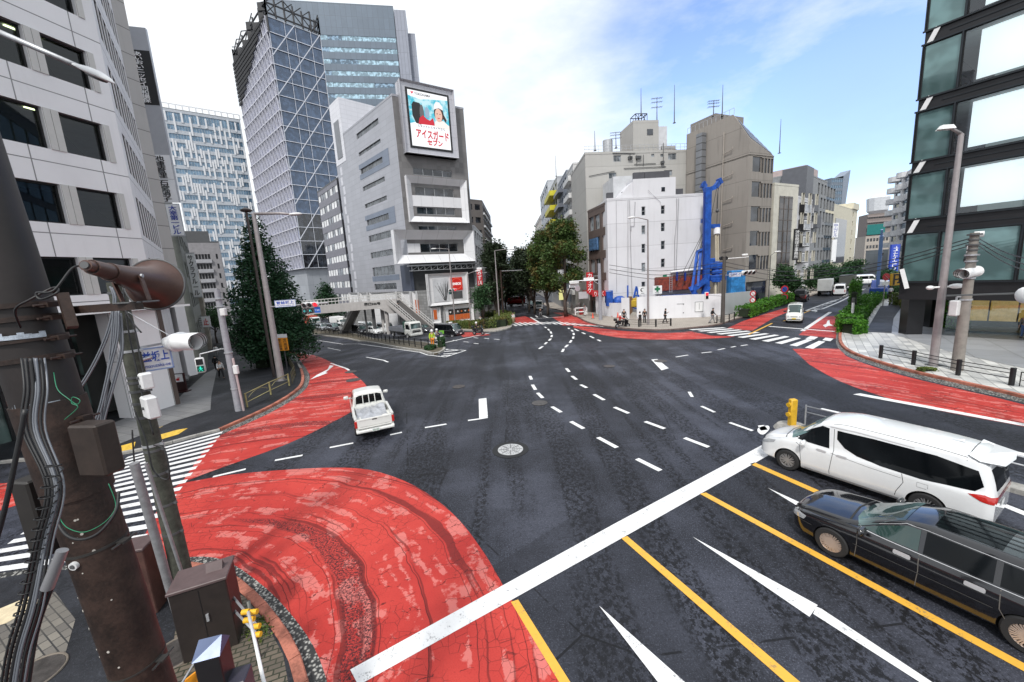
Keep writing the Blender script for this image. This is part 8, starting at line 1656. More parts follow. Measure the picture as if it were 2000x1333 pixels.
b0=P(356,778);e=col_e('display_board','black stand board with a white notice by the office column','notice board',(b0.x,b0.y,.13));Wd=Part(e);M=frame_m((b0.x,b0.y,.13),(1,.15,0));q=MB();q.box(-.38,.38,0,.12,0,1.35,M);q.box(-.45,.5,-.2,.3,0,.08,M);Wd.put(q,'board_frame',mat('dark_maroon',(0.03,0.008,0.008),.4));q=MB();q.box(-.3,.3,-.02,-.003,.75,1.3,M);Wd.put(q,'notice',M_sw);q=MB();q.box(-.12,.08,-.03,-.021,.85,1.0,M);q.box(-.05,.13,-.03,-.021,1.02,1.06,M);Wd.put(q,'notice_print',M_rink)
def marker_post(label,px,h,r,m,island=False):
 b0=P(*px);z0=gz(b0.x,b0.y)+(.0);e=col_e('marker_post',label,'marker post',(b0.x,b0.y,z0));Wm=Part(e);M=Matrix.Translation((b0.x,b0.y,z0));q=MB();q.bbox((0,0,h/2),(r*2,r*1.6,h),M,.03);Wm.put(q,'post',m,auto=40)
 for z in(h*.82,h*.5):q=MB();q.tube([M@Vector((-r-.0,0,z)),M@Vector((-r-.08,-.02,z))],.09,14);Wm.put(q,'reflector',mat('amber_reflector',(0.6,0.35,0.02),.25))
 if island:q=MB();q.tube([M@Vector((0,0,.003)),M@Vector((0,0,.16))],[.62,.5],20);Wm.put(q,'kerb_ring',M_kerb,auto=30)
 return e
marker_post('yellow marker post with round reflectors on a small island beyond the white minivan',(1546,838),1.25,.13,mat('post_yellow',(0.62,0.36,0.02),.5,var=.15,vs=6),True)
flat_mesh([smooth_poly(gp([(1482,836),(1500,832),(1502,840),(1490,850),(1480,844)]),3)],.010,'island_white_ring',M_white)
e=col_e('guard_rail','low grey pipe rails behind the white minivan at the right edge','guard rail',P(1700,862));Wr=Part(e)
a_,b_=P(1572,830),P(2080,968)
for z in(.55,.8):q=MB();q.tube([a_+Vector((0,0,z)),b_+Vector((0,0,z))],.025,8);Wr.put(q,'rail',M_galv,smooth=True)
for t in(0,.2,.4,.6,.8,1):p_=a_.lerp(b_,t);q=MB();q.tube([p_,p_+Vector((0,0,.85))],.03,8);Wr.put(q,'rail_post',M_galv)
kerb('road_divider_kerb',[P(1560,838).xy,P(1700,878).xy,P(1880,930).xy,P(2080,985).xy],M_kerb,.45,.16,1.0)
def railing(label,px,h,m,rails,spacing=2.0,r=.025,pr=.045,name='railing',cap=False,z=.13):
 L_=[P(x,y)for x,y in px];L_=[Vector((p.x,p.y,gz(p.x,p.y)+z))for p in L_];e=col_e(name,label,name.replace('_',' '),L_[0]);Wr=Part(e);pts=[]
 for i in range(len(L_)-1):
  n=max(1,round((L_[i+1]-L_[i]).length/spacing));pts+=[L_[i].lerp(L_[i+1],k/n)for k in range(n)]
 pts.append(L_[-1])
 for p in pts[:99]:q=MB();q.tube([p,p+Vector((0,0,h))],pr,10);Wr.put(q,'post',m,auto=40)
 for f_ in rails:q=MB();q.tube([p+Vector((0,0,h*f_))for p in pts],r,8);Wr.put(q,'rail',m,smooth=True)
 return e,pts,Wr
railing('black three bar railing on the right pavement before the glass building',[(1719,704),(1783,717),(1870,738),(1974,758)],.85,M_black,(.9,.68,.4),30,.022,.1)
railing('thin black hoop rail at the right frame edge',[(1990,760),(2060,775)],.7,M_black,(.98,.45),5,.02,.02)
railing('black railing at the kerb of the centre corner',[(1221,640),(1248,641),(1281,641),(1310,639)],.85,M_black,(.9,.62,.35),30,.025,.09);railing('short black railing beside the dark centre corner pole',[(1400,634),(1424,631),(1434,627)],.9,M_black,(.95,.4),30,.025,.06)
railing('white rail beside the hedge right of the fence',[(1464,613),(1500,603),(1545,588)],.9,M_wpaint,(.95,.5),1.8,.035,.05);railing('white rail in the right hand hedge along the side street',[(1676,618),(1690,600),(1714,574)],.95,M_wpaint,(.95,),2.5,.035,.05)
e_,pts_,Wr_=railing('long black picket fence on the central median with the queue behind it',[(560,643),(620,650),(700,661),(780,675),(838,686)],1.0,M_black,(.95,.3),2.2,.025,.05,'median_fence',z=.16)
q=MB()
for i in range(len(pts_)-1):
 for k in range(1,8):p=pts_[i].lerp(pts_[i+1],k/8);q.beam(p+Vector((0,0,.3)),p+Vector((0,0,.95)),.025)
Wr_.put(q,'pickets',M_black)
M_ygr=mat('olive_yellow_paint',(0.34,0.30,0.13),.5,.1,var=.15,vs=6)
e_,pts_,Wr_=railing('olive yellow railing with arched infill along the red left kerb',[(484,800),(530,775),(566,757)],.85,M_ygr,(.97,.35),30,.025,.05)
for i in range(2):
 a_,b_=pts_[i],pts_[i+1];q=MB();q.tube([a_.lerp(b_,t)+Vector((0,0,.32+.45*math.sin(math.pi*t)**.7))for t in[k/14*.8+.1 for k in range(15)]],.016,6);Wr_.put(q,'arched_infill',M_ygr,smooth=True)
railing('dark olive railing curving back behind the lamp post at the kerb tip',[(572,753),(578,738),(562,708),(545,690)],.85,mat('dark_olive_paint',(0.06,0.055,0.03),.5),(.97,.6,.2),1.2,.02,.03)
def cabinet(label,base,w_,d_,h_,yaw,m,topm,wedge=None,name='utility_cabinet',cat='utility cabinet'):
 e=col_e(name,label,cat,(base.x,base.y,.12));Wc=Part(e);M=Tm((base.x,base.y,.12),yaw);q=MB();q.bbox((0,0,h_/2),(w_,d_,h_),M,.015);Wc.put(q,'cabinet_body',m);q=MB();q.bbox((0,0,h_+.03),(w_+.05,d_+.05,.06),M,.012);Wc.put(q,'cabinet_lid',topm)
 if wedge:x,y,s=wedge;q=MB();q.add([(x-s,y-s*.7,h_+.06),(x+s,y-s*.7,h_+.06),(x+s,y+s*.7,h_+.06),(x-s,y+s*.7,h_+.06),(x-s,y-.0,h_+.06+s*1.1),(x+s,y-.0,h_+.06+s*1.1)],[(0,3,2,1),(0,1,5,4),(2,3,4,5),(1,2,5),(3,0,4)],M);Wc.put(q,'lid_cowl',topm)
 q=MB();q.box(-.004,.004,-d_/2-.006,-d_/2+.001,.1,h_-.05,M);Wc.put(q,'door_gap',M_black);q=MB();q.box(.04,.08,-d_/2-.03,-d_/2,h_*.5,h_*.6,M);Wc.put(q,'handle',M_galv);return e
M_cabb=mat('dark_umber_cabinet',(0.022,0.016,0.014),.5,var=.2,vs=5);M_cabt=mat('mauve_brown_lid',(0.10,0.068,0.068),.5,var=.15,vs=6)
bc=near(415,1190,7.3);cabinet('large dark umber cabinet with a mauve lid and cowl at the near corner',Vector((P(425,1262).x,P(425,1262).y,0)),.86,.62,1.42,math.radians(24),M_cabb,M_cabt,(.2,.05,.13))
cabinet('small brown cabinet behind the rusty pole at the crosswalk end',Vector((P(300,1195).x,P(300,1195).y,0)),.45,.5,1.5,math.radians(15),mat('red_brown_cabinet',(0.075,0.035,0.028),.5,var=.3,vs=5),M_cabt)
pb0=near(420,1300,4.6);e=col_e('post_box','slim black box with a pale blue sloping top at the bottom left','equipment box',(pb0.x,pb0.y,.12));Wc=Part(e);M=Tm((pb0.x,pb0.y,.12),math.radians(15));zt_=near(420,1262,4.6).z-.12;q=MB();q.bbox((0,0,zt_/2),(.26,.26,zt_),M,.01);Wc.put(q,'box_body',mat('black_box_paint',(0.015,0.014,0.016),.4));q=MB();q.add([(-.14,-.14,zt_),(.14,-.14,zt_),(.14,.14,zt_),(-.14,.14,zt_),(-.1,0,zt_+.16),(.12,.02,zt_+.14)],[(0,1,5,4),(2,3,4,5),(1,2,5),(3,0,4)],M);Wc.put(q,'box_lid',mat('slate_blue_top',(0.07,0.10,0.19),.35,.2));q=MB();q.bbox((.22,-.02,zt_*.42),(.2,.24,zt_*.84),M,.01);Wc.put(q,'side_box',mat('violet_black_box',(0.035,0.032,0.05),.4))
a_=near(455,1160,8.2);pA,pB=P(462,1195),P(520,1300);e=col_e('pipe_barrier','grey pipe barrier with yellow clamps at the near kerb','barrier',(pB.x,pB.y,.12));Wp=Part(e);pA=Vector((pA.x,pA.y,.12));pB=Vector((pB.x,pB.y,.12));pC=P(545,1420);pC=Vector((pC.x,pC.y,.12))
for z in(.9,.5):q=MB();q.tube([near(455,1166+(.9-z)*60,7.6),near(505,1226+(.9-z)*40,6.8)],.022,8);Wp.put(q,'pipe',M_galv,smooth=True)
for(x,y,yb,dep)in((485,1175,1290,7.0),):q=MB();t_=near(x,y,dep);q.tube([(t_.x,t_.y,.12),t_],.03,8);Wp.put(q,'pipe',mat('dull_pipe',(0.12,0.12,0.11),.5,.4),smooth=True)
q=MB();q.tube([near(485,1196,6.7),near(500,1262,5.9),near(518,1345,5.2)],.024,8);Wp.put(q,'pipe',M_wpaint,smooth=True)
for(x,y)in((480,1196),(496,1196),(490,1210),(501,1224),(484,1212),(503,1240)):q=MB();c_=near(x,y,6.75);q.tube([c_+Vector((-.06,0,0)),c_+Vector((.06,0,.01))],.045,10);Wp.put(q,'yellow_clamp',mat('clamp_yellow',(0.75,0.42,0.02),.5),auto=40)
o0=near(372,1325,4.6);e=col_e('folding_board','orange board on folding legs at the bottom of the picture','sign board',(o0.x,o0.y,.12));Wo=Part(e);q=MB();M=frame_m(tuple(o0),(.8,.6,0.35));q.box(-.22,.14,0,.02,-.28,.02,M);Wo.put(q,'orange_panel',M_or);q=MB();t_=near(400,1262,4.6);q.tube([near(352,1340,4.5),t_,near(412,1290,4.7)],.013,6);q.tube([t_,(t_.x+.1,t_.y+.1,.12)],.013,6);q.tube([t_,(t_.x-.2,t_.y-.2,.12)],.013,6);Wo.put(q,'frame',M_galv)
def cone(px,label):
 p=P(*px);e=col_e('traffic_cone',label,'traffic cone',(p.x,p.y,gz(p.x,p.y)+.13),'red traffic cones by the construction fence');Wq=Part(e);c=Vector(e.location);q=MB();q.tube([c,c+Vector((0,0,.04)),c+Vector((0,0,.75))],[.2,.16,.04],14);Wq.put(q,'cone',mat('cone_red',(0.62,0.07,0.03),.5),auto=50);q=MB();q.bbox((c.x,c.y,c.z+.02),(.44,.44,.04),b=.02);Wq.put(q,'base',M_bplas);return e
cn=['red traffic cone closest to the blue grey pole','largest red traffic cone in front of the barrier near the kerb','red traffic cone at the low orange footed fence, first of three','red traffic cone in the middle of the low white fence','red traffic cone at the right end of the low white fence']
for(x,y),l_ in zip(((1172,617),(1158,624),(1188,619),(1197,621),(1207,623)),cn):cone((x,y),l_)
def bollard(px,h,label,m):
 p=P(*px);z=gz(p.x,p.y)+.13;e=col_e('bollard',label,'bollard',(p.x,p.y,z));Wq=Part(e);q=MB();q.tube([(p.x,p.y,z),(p.x,p.y,z+h)],.11,14);Wq.put(q,'post',m,auto=40);q=MB();q.tube([(p.x,p.y,z+h),(p.x,p.y,z+h+.45)],.13,14);Wq.put(q,'cap',M_dgrey,auto=40)
bollard((1663,634),2.0,'white post with a dark cap in the right hand hedge',M_wpaint)
# ---------------------------------------------------------------- construction corner
def cor_mat(name,c,pitch=.15):
 t=NT(name);g=t.n('ShaderNodeNewGeometry');sep=t.n('ShaderNodeSeparateXYZ');t.l(g.outputs['Position'],sep.inputs[0]);s_=t.mth('SINE',t.mth('MULTIPLY',sep.outputs[0],2*math.pi/pitch));n_=t.noise(.8,4,.6)
 t.col(t.mix(t.mth('MULTIPLY',t.step(n_,.4,.7),.25),c,tuple(x*.75 for x in c)));t.rough(.45);t.bump(s_,.25,.02);MATS[name]=t.m;return t.m
M_fw=panel_mat('white_site_hoarding',(0.74,0.74,0.77),.9,6,.08,.5,.02,.01,streak=.06);M_fg=panel_mat('grey_site_hoarding',(0.46,0.48,0.50),.28,6,.15,.45,.03,.03,streak=.05)
fa0,fa1=P(1244,626).xy,P(1340,623).xy;fa2=P(1409,620).xy;fb1=P(1474,607).xy
e=col_e('construction_fence','long white site hoarding with a door and notice round the centre corner','site fence',(fa0.x,fa0.y,.13));Wf=Part(e);hF=Zat(fa1,576)
def wall_run(pts,z0,z1,th,m,nm,top=None):
 q=MB()
 for i in range(len(pts)-1):
  a,b=Vector(pts[i]),Vector(pts[i+1]);d=(b-a).normalized();n=Vector((-d.y,d.x))*th;za=z1 if not isinstance(z1,list)else z1[i];zb_=z1 if not isinstance(z1,list)else z1[i+1]
  q.add([(a.x,a.y,z0),(b.x,b.y,z0),(b.x+n.x,b.y+n.y,z0),(a.x+n.x,a.y+n.y,z0),(a.x,a.y,za),(b.x,b.y,zb_),(b.x+n.x,b.y+n.y,zb_),(a.x+n.x,a.y+n.y,za)],[(0,3,2,1),(4,5,6,7),(0,1,5,4),(1,2,6,5),(2,3,7,6),(3,0,4,7)])
 return Wf.put(q,nm,m)
wall_run([fa0,fa1,fa2],.13,[Zat(fa0,581),Zat(fa1,576),Zat(fa2,574)],.08,M_fw,'hoarding_panel');wall_run([fa2+Vector((.02,0)),fb1],.13,[Zat(fa2,574),Zat(fb1,568)],.08,M_fg,'hoarding_panel')
fl0,fl1=P(1164,615).xy,P(1181,619).xy;fl2=P(1214,624).xy;fl3=P(1229,625).xy
wall_run([fl0,fl1],.13,Zat(fl0,578),.08,M_fw,'hoarding_panel');wall_run([fl2,fl3],.13,Zat(fl3,582),.08,M_fw,'hoarding_panel')
q=MB()
n_=9
for i in range(n_):a,b=fl1.lerp(fl2,(i+.04)/n_),fl1.lerp(fl2,(i+.96)/n_);d=(b-a).normalized();nn=Vector((-d.y,d.x))*.05;z1=Zat(a,592);q.add([(a.x,a.y,.15),(b.x,b.y,.15),(b.x+nn.x,b.y+nn.y,.15),(a.x+nn.x,a.y+nn.y,.15),(a.x,a.y,z1),(b.x,b.y,z1),(b.x+nn.x,b.y+nn.y,z1),(a.x+nn.x,a.y+nn.y,z1)],[(0,1,5,4),(1,2,6,5),(2,3,7,6),(3,0,4,7),(4,5,6,7)])
Wf.put(q,'low_gate',M_fw)
ff=Fac(fa0,fa1);f2_=Fac(fa1,fa2)
u0,z1=f2_.uz(1357,590);u1,z0=f2_.uz(1373,609);q=MB();q.box(u0,u1,-.05,-.01,z0,z1,f2_.M);nt_=Wf.put(q,'notice',M_sw);q=MB()
for(a,b,c,d)in((u0,u1,z0,z0+.05),(u0,u1,z1-.05,z1),(u0,u0+.05,z0,z1),(u1-.05,u1,z0,z1),(u0+.5,u0+.54,z0+.3,z1-.2)):q.box(a,b,-.06,-.051,c,d,f2_.M)
Wf.put(q,'notice_lines',M_dgrey);u0,z1=ff.uz(1322,594);u1,_=ff.uz(1336,594);q=MB();q.box(u0,u1,-.03,-.005,z1-.04,z1,ff.M);q.box(u1-.12,u1,-.05,-.005,z1-1.2,z1-1.1,ff.M);q.box(u1-.14,u1,-.05,-.005,z1-.1,z1-.0,ff.M);Wf.put(q,'door_fittings',M_dgrey)
def site_sign(label,x0,y0,x1,y1,fn):
 a=near(x0,y0,(Vector((fa0.x,fa0.y,3))-CAMP).dot(CF)+.6);b=near(x1,y1,(Vector((fa0.x,fa0.y,3))-CAMP).dot(CF)+.6);e=col_e('site_sign',label,'sign',(a.x,a.y,b.z));Ws=Part(e);w_=b.x-a.x;h_=a.z-b.z;M=frame_m((a.x,a.y,b.z),(1,0,0));q=MB();q.box(0,w_,0,.08,0,h_,M);Ws.put(q,'sign_board',M_sw);fn(Ws,M,w_,h_,e);q=MB();q.box(w_*.3,w_*.34,.1,.16,-h_*1.6,h_*.8,M);q.box(w_*.7,w_*.74,.1,.16,-h_*1.6,h_*.8,M);Ws.put(q,'sign_post',M_galv)
def cross(Ws,M,w_,h_,e):
 q=MB();c=(w_/2,h_*.6);s=h_*.13;q.add([(c[0]+x*s,-.02,c[1]+z*s)for x,z in((-1,-2.6),(1,-2.6),(1,-1),(2.6,-1),(2.6,1),(1,1),(1,2.6),(-1,2.6),(-1,1),(-2.6,1),(-2.6,-1),(-1,-1))],[tuple(range(12))],M);Ws.put(q,'green_cross',mat('safety_green',(0.01,0.16,0.06),.4));text_mesh('lettering','安全第一',M_ink,e,Ws.I@M@Matrix.Translation((w_/2,-.02,h_*.16)),.2,.004,fit=(w_*.55,h_*.1))
def swoosh(Ws,M,w_,h_,e):
 q=MB();n=14;o_=[(w_*.5+.30*h_*math.cos(a),h_*.58+.26*h_*math.sin(a))for a in[math.radians(60+200*k/n)for k in range(n+1)]];i_=[(w_*.54+.20*h_*math.cos(a),h_*.60+.18*h_*math.sin(a))for a in[math.radians(60+200*k/n)for k in range(n+1)]];q.add([(x,-.02,z)for x,z in o_+i_],[(k,k+1,k+2+n,k+1+n)for k in range(n)],M);Ws.put(q,'black_emblem',M_ink);
 q=MB();q.box(w_*.3,w_*.7,-.02,-.005,h_*.12,h_*.17,M);Ws.put(q,'emblem_underline',M_ink)
site_sign('white site board with a black curved emblem above the fence',1247,561,1264,575,swoosh);site_sign('white site board with a green cross above the fence',1275,559,1294,574,cross)
# --- blue drilling rig
B_=mat('rig_blue',(0.012,0.075,0.36),.45,var=.45,vs=1.6,streak=.5);B2_=mat('rig_light_blue',(0.03,0.20,0.48),.5,var=.5,vs=1.5,streak=.5)
r0=colp(1379,55.0);r0=Vector((r0.x,r0.y,.1));e=col_e('drilling_rig','tall blue drilling rig with mast and braced legs behind the white fence','drilling rig',r0);Wr=Part(e);dr=(r0+Vector((0,0,6))-CAMP).dot(CF)
zT=Zat(r0,368);N_=lambda x,y,o=0.0:near(x,y,dr+o)
q=MB();q.beam((r0.x,r0.y,1.0),(r0.x,r0.y,zT),.78,.8);Wr.put(q,'mast',B_);q=MB();q.beam((r0.x-.44,r0.y,2),(r0.x-.44,r0.y,zT-.5),.1,.3);q.beam((r0.x+.44,r0.y,2),(r0.x+.44,r0.y,zT-.5),.1,.3);Wr.put(q,'mast_rail',mat('rig_dark_blue',(0.01,0.035,0.22),.4))
q=MB()
for a_,b_ in(((1373,362),(1377,370)),((1377,370),(1384,371)),((1384,371),(1397,366)),((1397,366),(1407,353)),((1372,358),(1378,366))):q.beam(N_(*a_),N_(*b_),.55,.6)
q.beam(N_(1371,360),N_(1375,362),.7,.8);q.beam(N_(1403,356),N_(1408,353),.7,.8);Wr.put(q,'mast_head',B_)
q=MB();q.tube([N_(1404,360),N_(1401,385),N_(1400,410)],.05,6);q.tube([N_(1401,362),N_(1386,440)],.04,6);q.tube([N_(1403,362),N_(1400,440)],.04,6);Wr.put(q,'hoist_rope',M_cable);q=MB();q.sphere(N_(1401,412),.25,8,6);Wr.put(q,'hook',M_dgrey)
for y,w_ in((432,12),(443,22)):q=MB();q.beam(N_(1370 if y==432 else 1379,y),N_(1384 if y==432 else 1405,y-1),.5,.55);Wr.put(q,'guide_arm',B_)
q=MB();q.tube([N_(1400,446),N_(1400,458)],.42,14);Wr.put(q,'rotary_head',M_wpaint);q=MB();q.tube([N_(1398,458),N_(1398,515)],.12,10);q.tube([N_(1402,458),N_(1402,515)],.12,10);q.tube([N_(1397,540),N_(1397,575)],.3,10);Wr.put(q,'drill_rod',mat('pale_gold_rod',(0.50,0.44,0.33),.35,.5))
q=MB();q.bbox(N_(1398,520),(2.0,1.4,.9),b=.15);q.bbox(N_(1398,532),(1.5,1.3,.5),b=.1);q.bbox(N_(1399,543),(2.1,1.5,.8),b=.1);q.bbox(N_(1386,512),(1.2,1.0,1.0),b=.1);q.tube([N_(1398,512),N_(1398,550)],.5,12);Wr.put(q,'drive_unit',B_)
for k in range(6):q=MB();z=N_(1392+k*2.6,548,-.6);q.bbox(z,(.16,.3,.5),b=.03);Wr.put(q,'drive_tooth',B_)
for a_,b_,w_ in(((1362,492),(1352,568),.3),((1369,488),(1363,560),.3),((1352,568),(1380,545),.6),((1349,560),(1368,592),.55),((1366,592),(1383,560),.55),((1361,492),(1372,487),.3)):q=MB();q.beam(N_(*a_,-.5),N_(*b_,-.9),w_);Wr.put(q,'back_stay',B_)
q=MB();q.bbox(N_(1328,586,0),(4.6,2.4,1.4),b=.2);q.bbox(N_(1300,588,0),(2.6,2.2,1.2),b=.2);Wr.put(q,'rig_base',B_);q=MB();
for y in(330,0):pass
for x0,x1 in((1320,1378),(1332,1378),(1345,1380),(1350,1381)):q.tube([N_(x0,560),N_(x1,445)],.035,5)
Wr.put(q,'stay_wire',M_cable)
q=MB();q.bbox(N_(1437,553,-1),(1.9,1.4,3.4),b=.1);e2=col_e('pump_unit','light blue boxed pump unit standing right of the drilling rig','pump unit',N_(1437,575,-1));Wq=Part(e2);Wq.put(q,'housing',B2_);q=MB();q.bbox(N_(1437,540,-1),(1.5,1.5,.8),b=.1);Wq.put(q,'top_frame',B_)
e2=col_e('wrapped_post','blue tarpaulin wrapped post at the right of the site','wrapped post',N_(1449,572,-1));Wq=Part(e2);q=MB();q.tube([N_(1449,575,-1),N_(1449,560,-1),N_(1450,548,-1)],[.5,.42,.1],9);Wq.put(q,'blue_wrap',B_)
e2=col_e('pipe_stack','stack of long pale pipes on rust red casings behind the fence','pipe stack',N_(1320,560,1));Wq=Part(e2);q=MB();q.bbox(N_(1325,553,1.5),(6.5,2.2,1.9),b=.05);Wq.put(q,'rusty_casing',mat('rust_red_steel',(0.20,0.035,0.02),.7,var=.5,vs=3,streak=.3))
for k in range(5):q=MB();z=N_(1310,532+k*2.6,.2+k*.25);q.tube([z,z+Vector((5.3,0,.25))],.14,10);Wq.put(q,'pipe',M_galv if k%2 else M_wpaint,smooth=True)
for x in(1322,1338):q=MB();z=N_(x,540,-.2);q.bbox(z,(.2,.3,1.2),b=.02);Wq.put(q,'pipe_clamp',mat('rig_dark_blue',(0.01,0.035,0.22)))
e2=col_e('site_container','dark red container with a green top frame behind the fence','site container',N_(1290,560,2));Wq=Part(e2);q=MB();q.bbox(N_(1292,556,2.5),(2.2,2,1.9),b=.05);Wq.put(q,'container_body',MATS['rust_red_steel']);q=MB();q.bbox(N_(1300,544,2.0),(3.0,.2,.5),b=.02);q.bbox(N_(1294,540,2.0),(1.2,.2,.5),b=.02);Wq.put(q,'green_frame',mat('site_green',(0.01,0.15,0.09),.5));q=MB()
for s in(-.18,.18):z0_=N_(1310,572,0)+Vector((s,0,0));q.beam(z0_,z0_+Vector((0,0,2.6)),.05)
for k in range(8):z0_=N_(1310,572,0)+Vector((0,0,.2+k*.3));q.beam(z0_+Vector((-.18,0,0)),z0_+Vector((.18,0,0)),.04)
Wq.put(q,'ladder',M_galv)
e2=col_e('winch_frame','blue and yellow winch frame seen in the gap of the white fence','winch frame',(P(1238,621).x,P(1238,621).y,.13));Wq=Part(e2);dg_=(P(1238,621)-CAMP).dot(CF)+2;q=MB();
for a_,b_ in(((1243,560),(1236,590)),((1243,560),(1249,588)),((1237,578),(1248,578)),((1226,558),(1226,590)),((1232,600),(1246,604))):q.beam(near(*a_,dg_),near(*b_,dg_),.18)
Wq.put(q,'blue_frame',B_);q=MB();q.bbox(near(1238,593,dg_),(1.0,.8,1.0),b=.1);q.bbox(near(1240,585,dg_),(.9,.7,.4),b=.08);Wq.put(q,'yellow_motor',mat('motor_yellow',(0.5,0.33,0.03),.5));q=MB();q.tube([near(1238,622,dg_),near(1238,610,dg_)],[.9,.3],12);Wq.put(q,'sand_cone',mat('grey_sand',(0.3,0.28,0.25),.9));q=MB();q.bbox(near(1231,600,dg_),(.5,.5,3.0),b=.03);Wq.put(q,'brown_post',mat('rusty_brown_post',(0.16,0.09,0.05),.7))
e2=col_e('water_tank','round blue tank showing over the low white gate','tank',near(1210,600,dg_));Wq=Part(e2);q=MB();q.sphere(near(1210,589,dg_),(1.0,.8,.8),14,8);q.bbox(near(1190,583,dg_),(.9,.8,2.2),b=.05);Wq.put(q,'tank_body',B_,smooth=False)
# ---------------------------------------------------------------- footbridge with stairs
G1=colp(747,72);G0=hit(G1,-88,560);zd0,zd1=Zat(G0,588),Zat(G1,585);zu=Zat(G1,601)
M_br=mat('warm_grey_bridge_paint',(0.44,0.42,0.41),.5,var=.08,vs=2,streak=.2);e=col_e('footbridge','warm grey pedestrian bridge across the left road with stairs at its right end','footbridge',(G1.x,G1.y,gz(G1.x,G1.y)));Wb=Part(e)
f=Fac(G0,G1+(G1-G0).normalized()*2.2);zt1=Zat(G1,586);zt0=zt1-.5;q=MB()
n=12;top=[];bot=[]
for k in range(n+1):
 t=k/n;u=f.W*t;z_=zt0+(zt1-zt0)*t;th=1.35+.0*t;top.append((u,z_));bot.append((u,z_-1.45-(.35 if t>.9 else 0)))
q.ext(top+bot[::-1],f.M,0,.25);q.ext(top+bot[::-1],f.M,2.6,2.85);Wb.put(q,'girder',M_br);q=MB();q.ext([(p[0],p[1]-.35)for p in top]+[(p[0],p[1]-.55)for p in top][::-1],f.M,.26,2.59);Wb.put(q,'deck',M_dgrey)
ct_=f.uz(725,591)[0];text_mesh('lettering','国道246号',M_ink,e,Wb.I@f.M@Matrix.Translation((f.uz(727,592)[0],-.03,zt1-.6)),.5,.01,fit=(3.0,.55),bold=.02)
q=MB()
for dep in(.05,2.75):
 for k in range(31):u=f.W*k/30;z_=zt0+(zt1-zt0)*k/30;q.beam(f.w(u,z_,dep),f.w(u,z_+1.1,dep),.06)
 for h_ in(.55,1.1):q.beam(f.w(0,zt0+h_,dep),f.w(f.W,zt1+h_,dep),.08)
Wb.put(q,'parapet_railing',mat('pale_bridge_rail',(0.56,0.55,0.54),.5));q=MB()
for x in(748,740):c_=colp(x,72.8+(x==740)*1.5);q.tube([(c_.x,c_.y,gz(c_.x,c_.y)-.2),(c_.x,c_.y,zt1-1.2)],.35,14)
Wb.put(q,'pier',M_br);q=MB();c_=colp(706,74);q.tube([(c_.x,c_.y,-4),(c_.x,c_.y,zt1-1.2)],.18,10);c_=colp(722,74);q.tube([(c_.x,c_.y,-4),(c_.x,c_.y,zt1-1.2)],.3,10);Wb.put(q,'pier',M_dgrey)
def stairs(a,za,b,zb_,w_,nm):
 a=Vector((a[0],a[1]));b=Vector((b[0],b[1]));d=(b-a);L_=d.length;d.normalize();fs_=Fac(a,b)if True else None;n=28;q=MB()
 for k in range(n):u0,u1=L_*k/n,L_*(k+1)/n;z_=za+(zb_-za)*(k+1)/n;q.box(u0,u1+.03,.15,w_-.15,z_-.3,z_-.02,fs_.M)
 Wb.put(q,'stair_treads',mat('dark_tread',(0.16,0.15,0.145),.8,var=.3,vs=8));sg_=[(0,za-.7),(0,za+.05),(L_,zb_+.05),(L_,zb_-.7)]
 for dep in(0,w_-.12):q=MB();q.ext(sg_,fs_.M,dep,dep+.12);Wb.put(q,'stair_stringer',M_br)
 for dep in(.02,w_-.08):
  q=MB()
  for h_ in(.5,1.0):q.beam(fs_.w(0,za+h_,dep+.03),fs_.w(L_,zb_+h_,dep+.03),.08)
  for k in range(15):t=k/14;q.beam(fs_.w(L_*t,za+(zb_-za)*t,dep+.03),fs_.w(L_*t,za+(zb_-za)*t+1.0,dep+.03),.05)
  Wb.put(q,'stair_railing',MATS['pale_bridge_rail'])
s_b=colp(812,66.0);stairs(f.w(f.W-1.9,0).xy,zt1-.1,s_b,gz(s_b.x,s_b.y)+.6,2.9,'right');s_c=colp(668,79);s_t=colp(703,75);stairs(s_t,zt1-.4,s_c,gz(s_c.x,s_c.y)+.3,1.8,'left')
q=MB();c_=colp(748,71.9);b1=Vector((c_.x-1.8,c_.y+.1));q.add([(c_.x-1.6,c_.y,zt1-1.4),(c_.x+2.6,c_.y,zt1-1.4),(c_.x+2.6,c_.y,zt1-2.6),(c_.x+.6,c_.y,zt1-2.6),(c_.x,c_.y,zt1-2.2),(c_.x-1.6,c_.y+.25,zt1-1.4),(c_.x+2.6,c_.y+.25,zt1-1.4),(c_.x+2.6,c_.y+.25,zt1-2.6),(c_.x+.6,c_.y+.25,zt1-2.6),(c_.x,c_.y+.25,zt1-2.2)],[(0,4,3,2,1),(5,6,7,8,9),(0,1,6,5),(1,2,7,6),(3,4,9,8),(4,0,5,9),(2,3,8,7)]);Wb.put(q,'haunch',M_br)
wv0,wv1=P(447,672),P(500,682);e2=col_e('stone_wall','low grey stone wall behind the pedestrians on the left footway','wall',(wv0.x,wv0.y,wv0.z));Wq=Part(e2);fw=Fac(Vector((wv0.x,wv0.y)),Vector((wv1.x,wv1.y)));q=MB();q.box(0,fw.W,0,.5,wv0.z-.3,wv0.z+2.4,fw.M);Wq.put(q,'masonry',panel_mat('coursed_grey_stone',(0.30,0.29,0.27),.45,.2,.6,.8,.25,.03,brick=True))
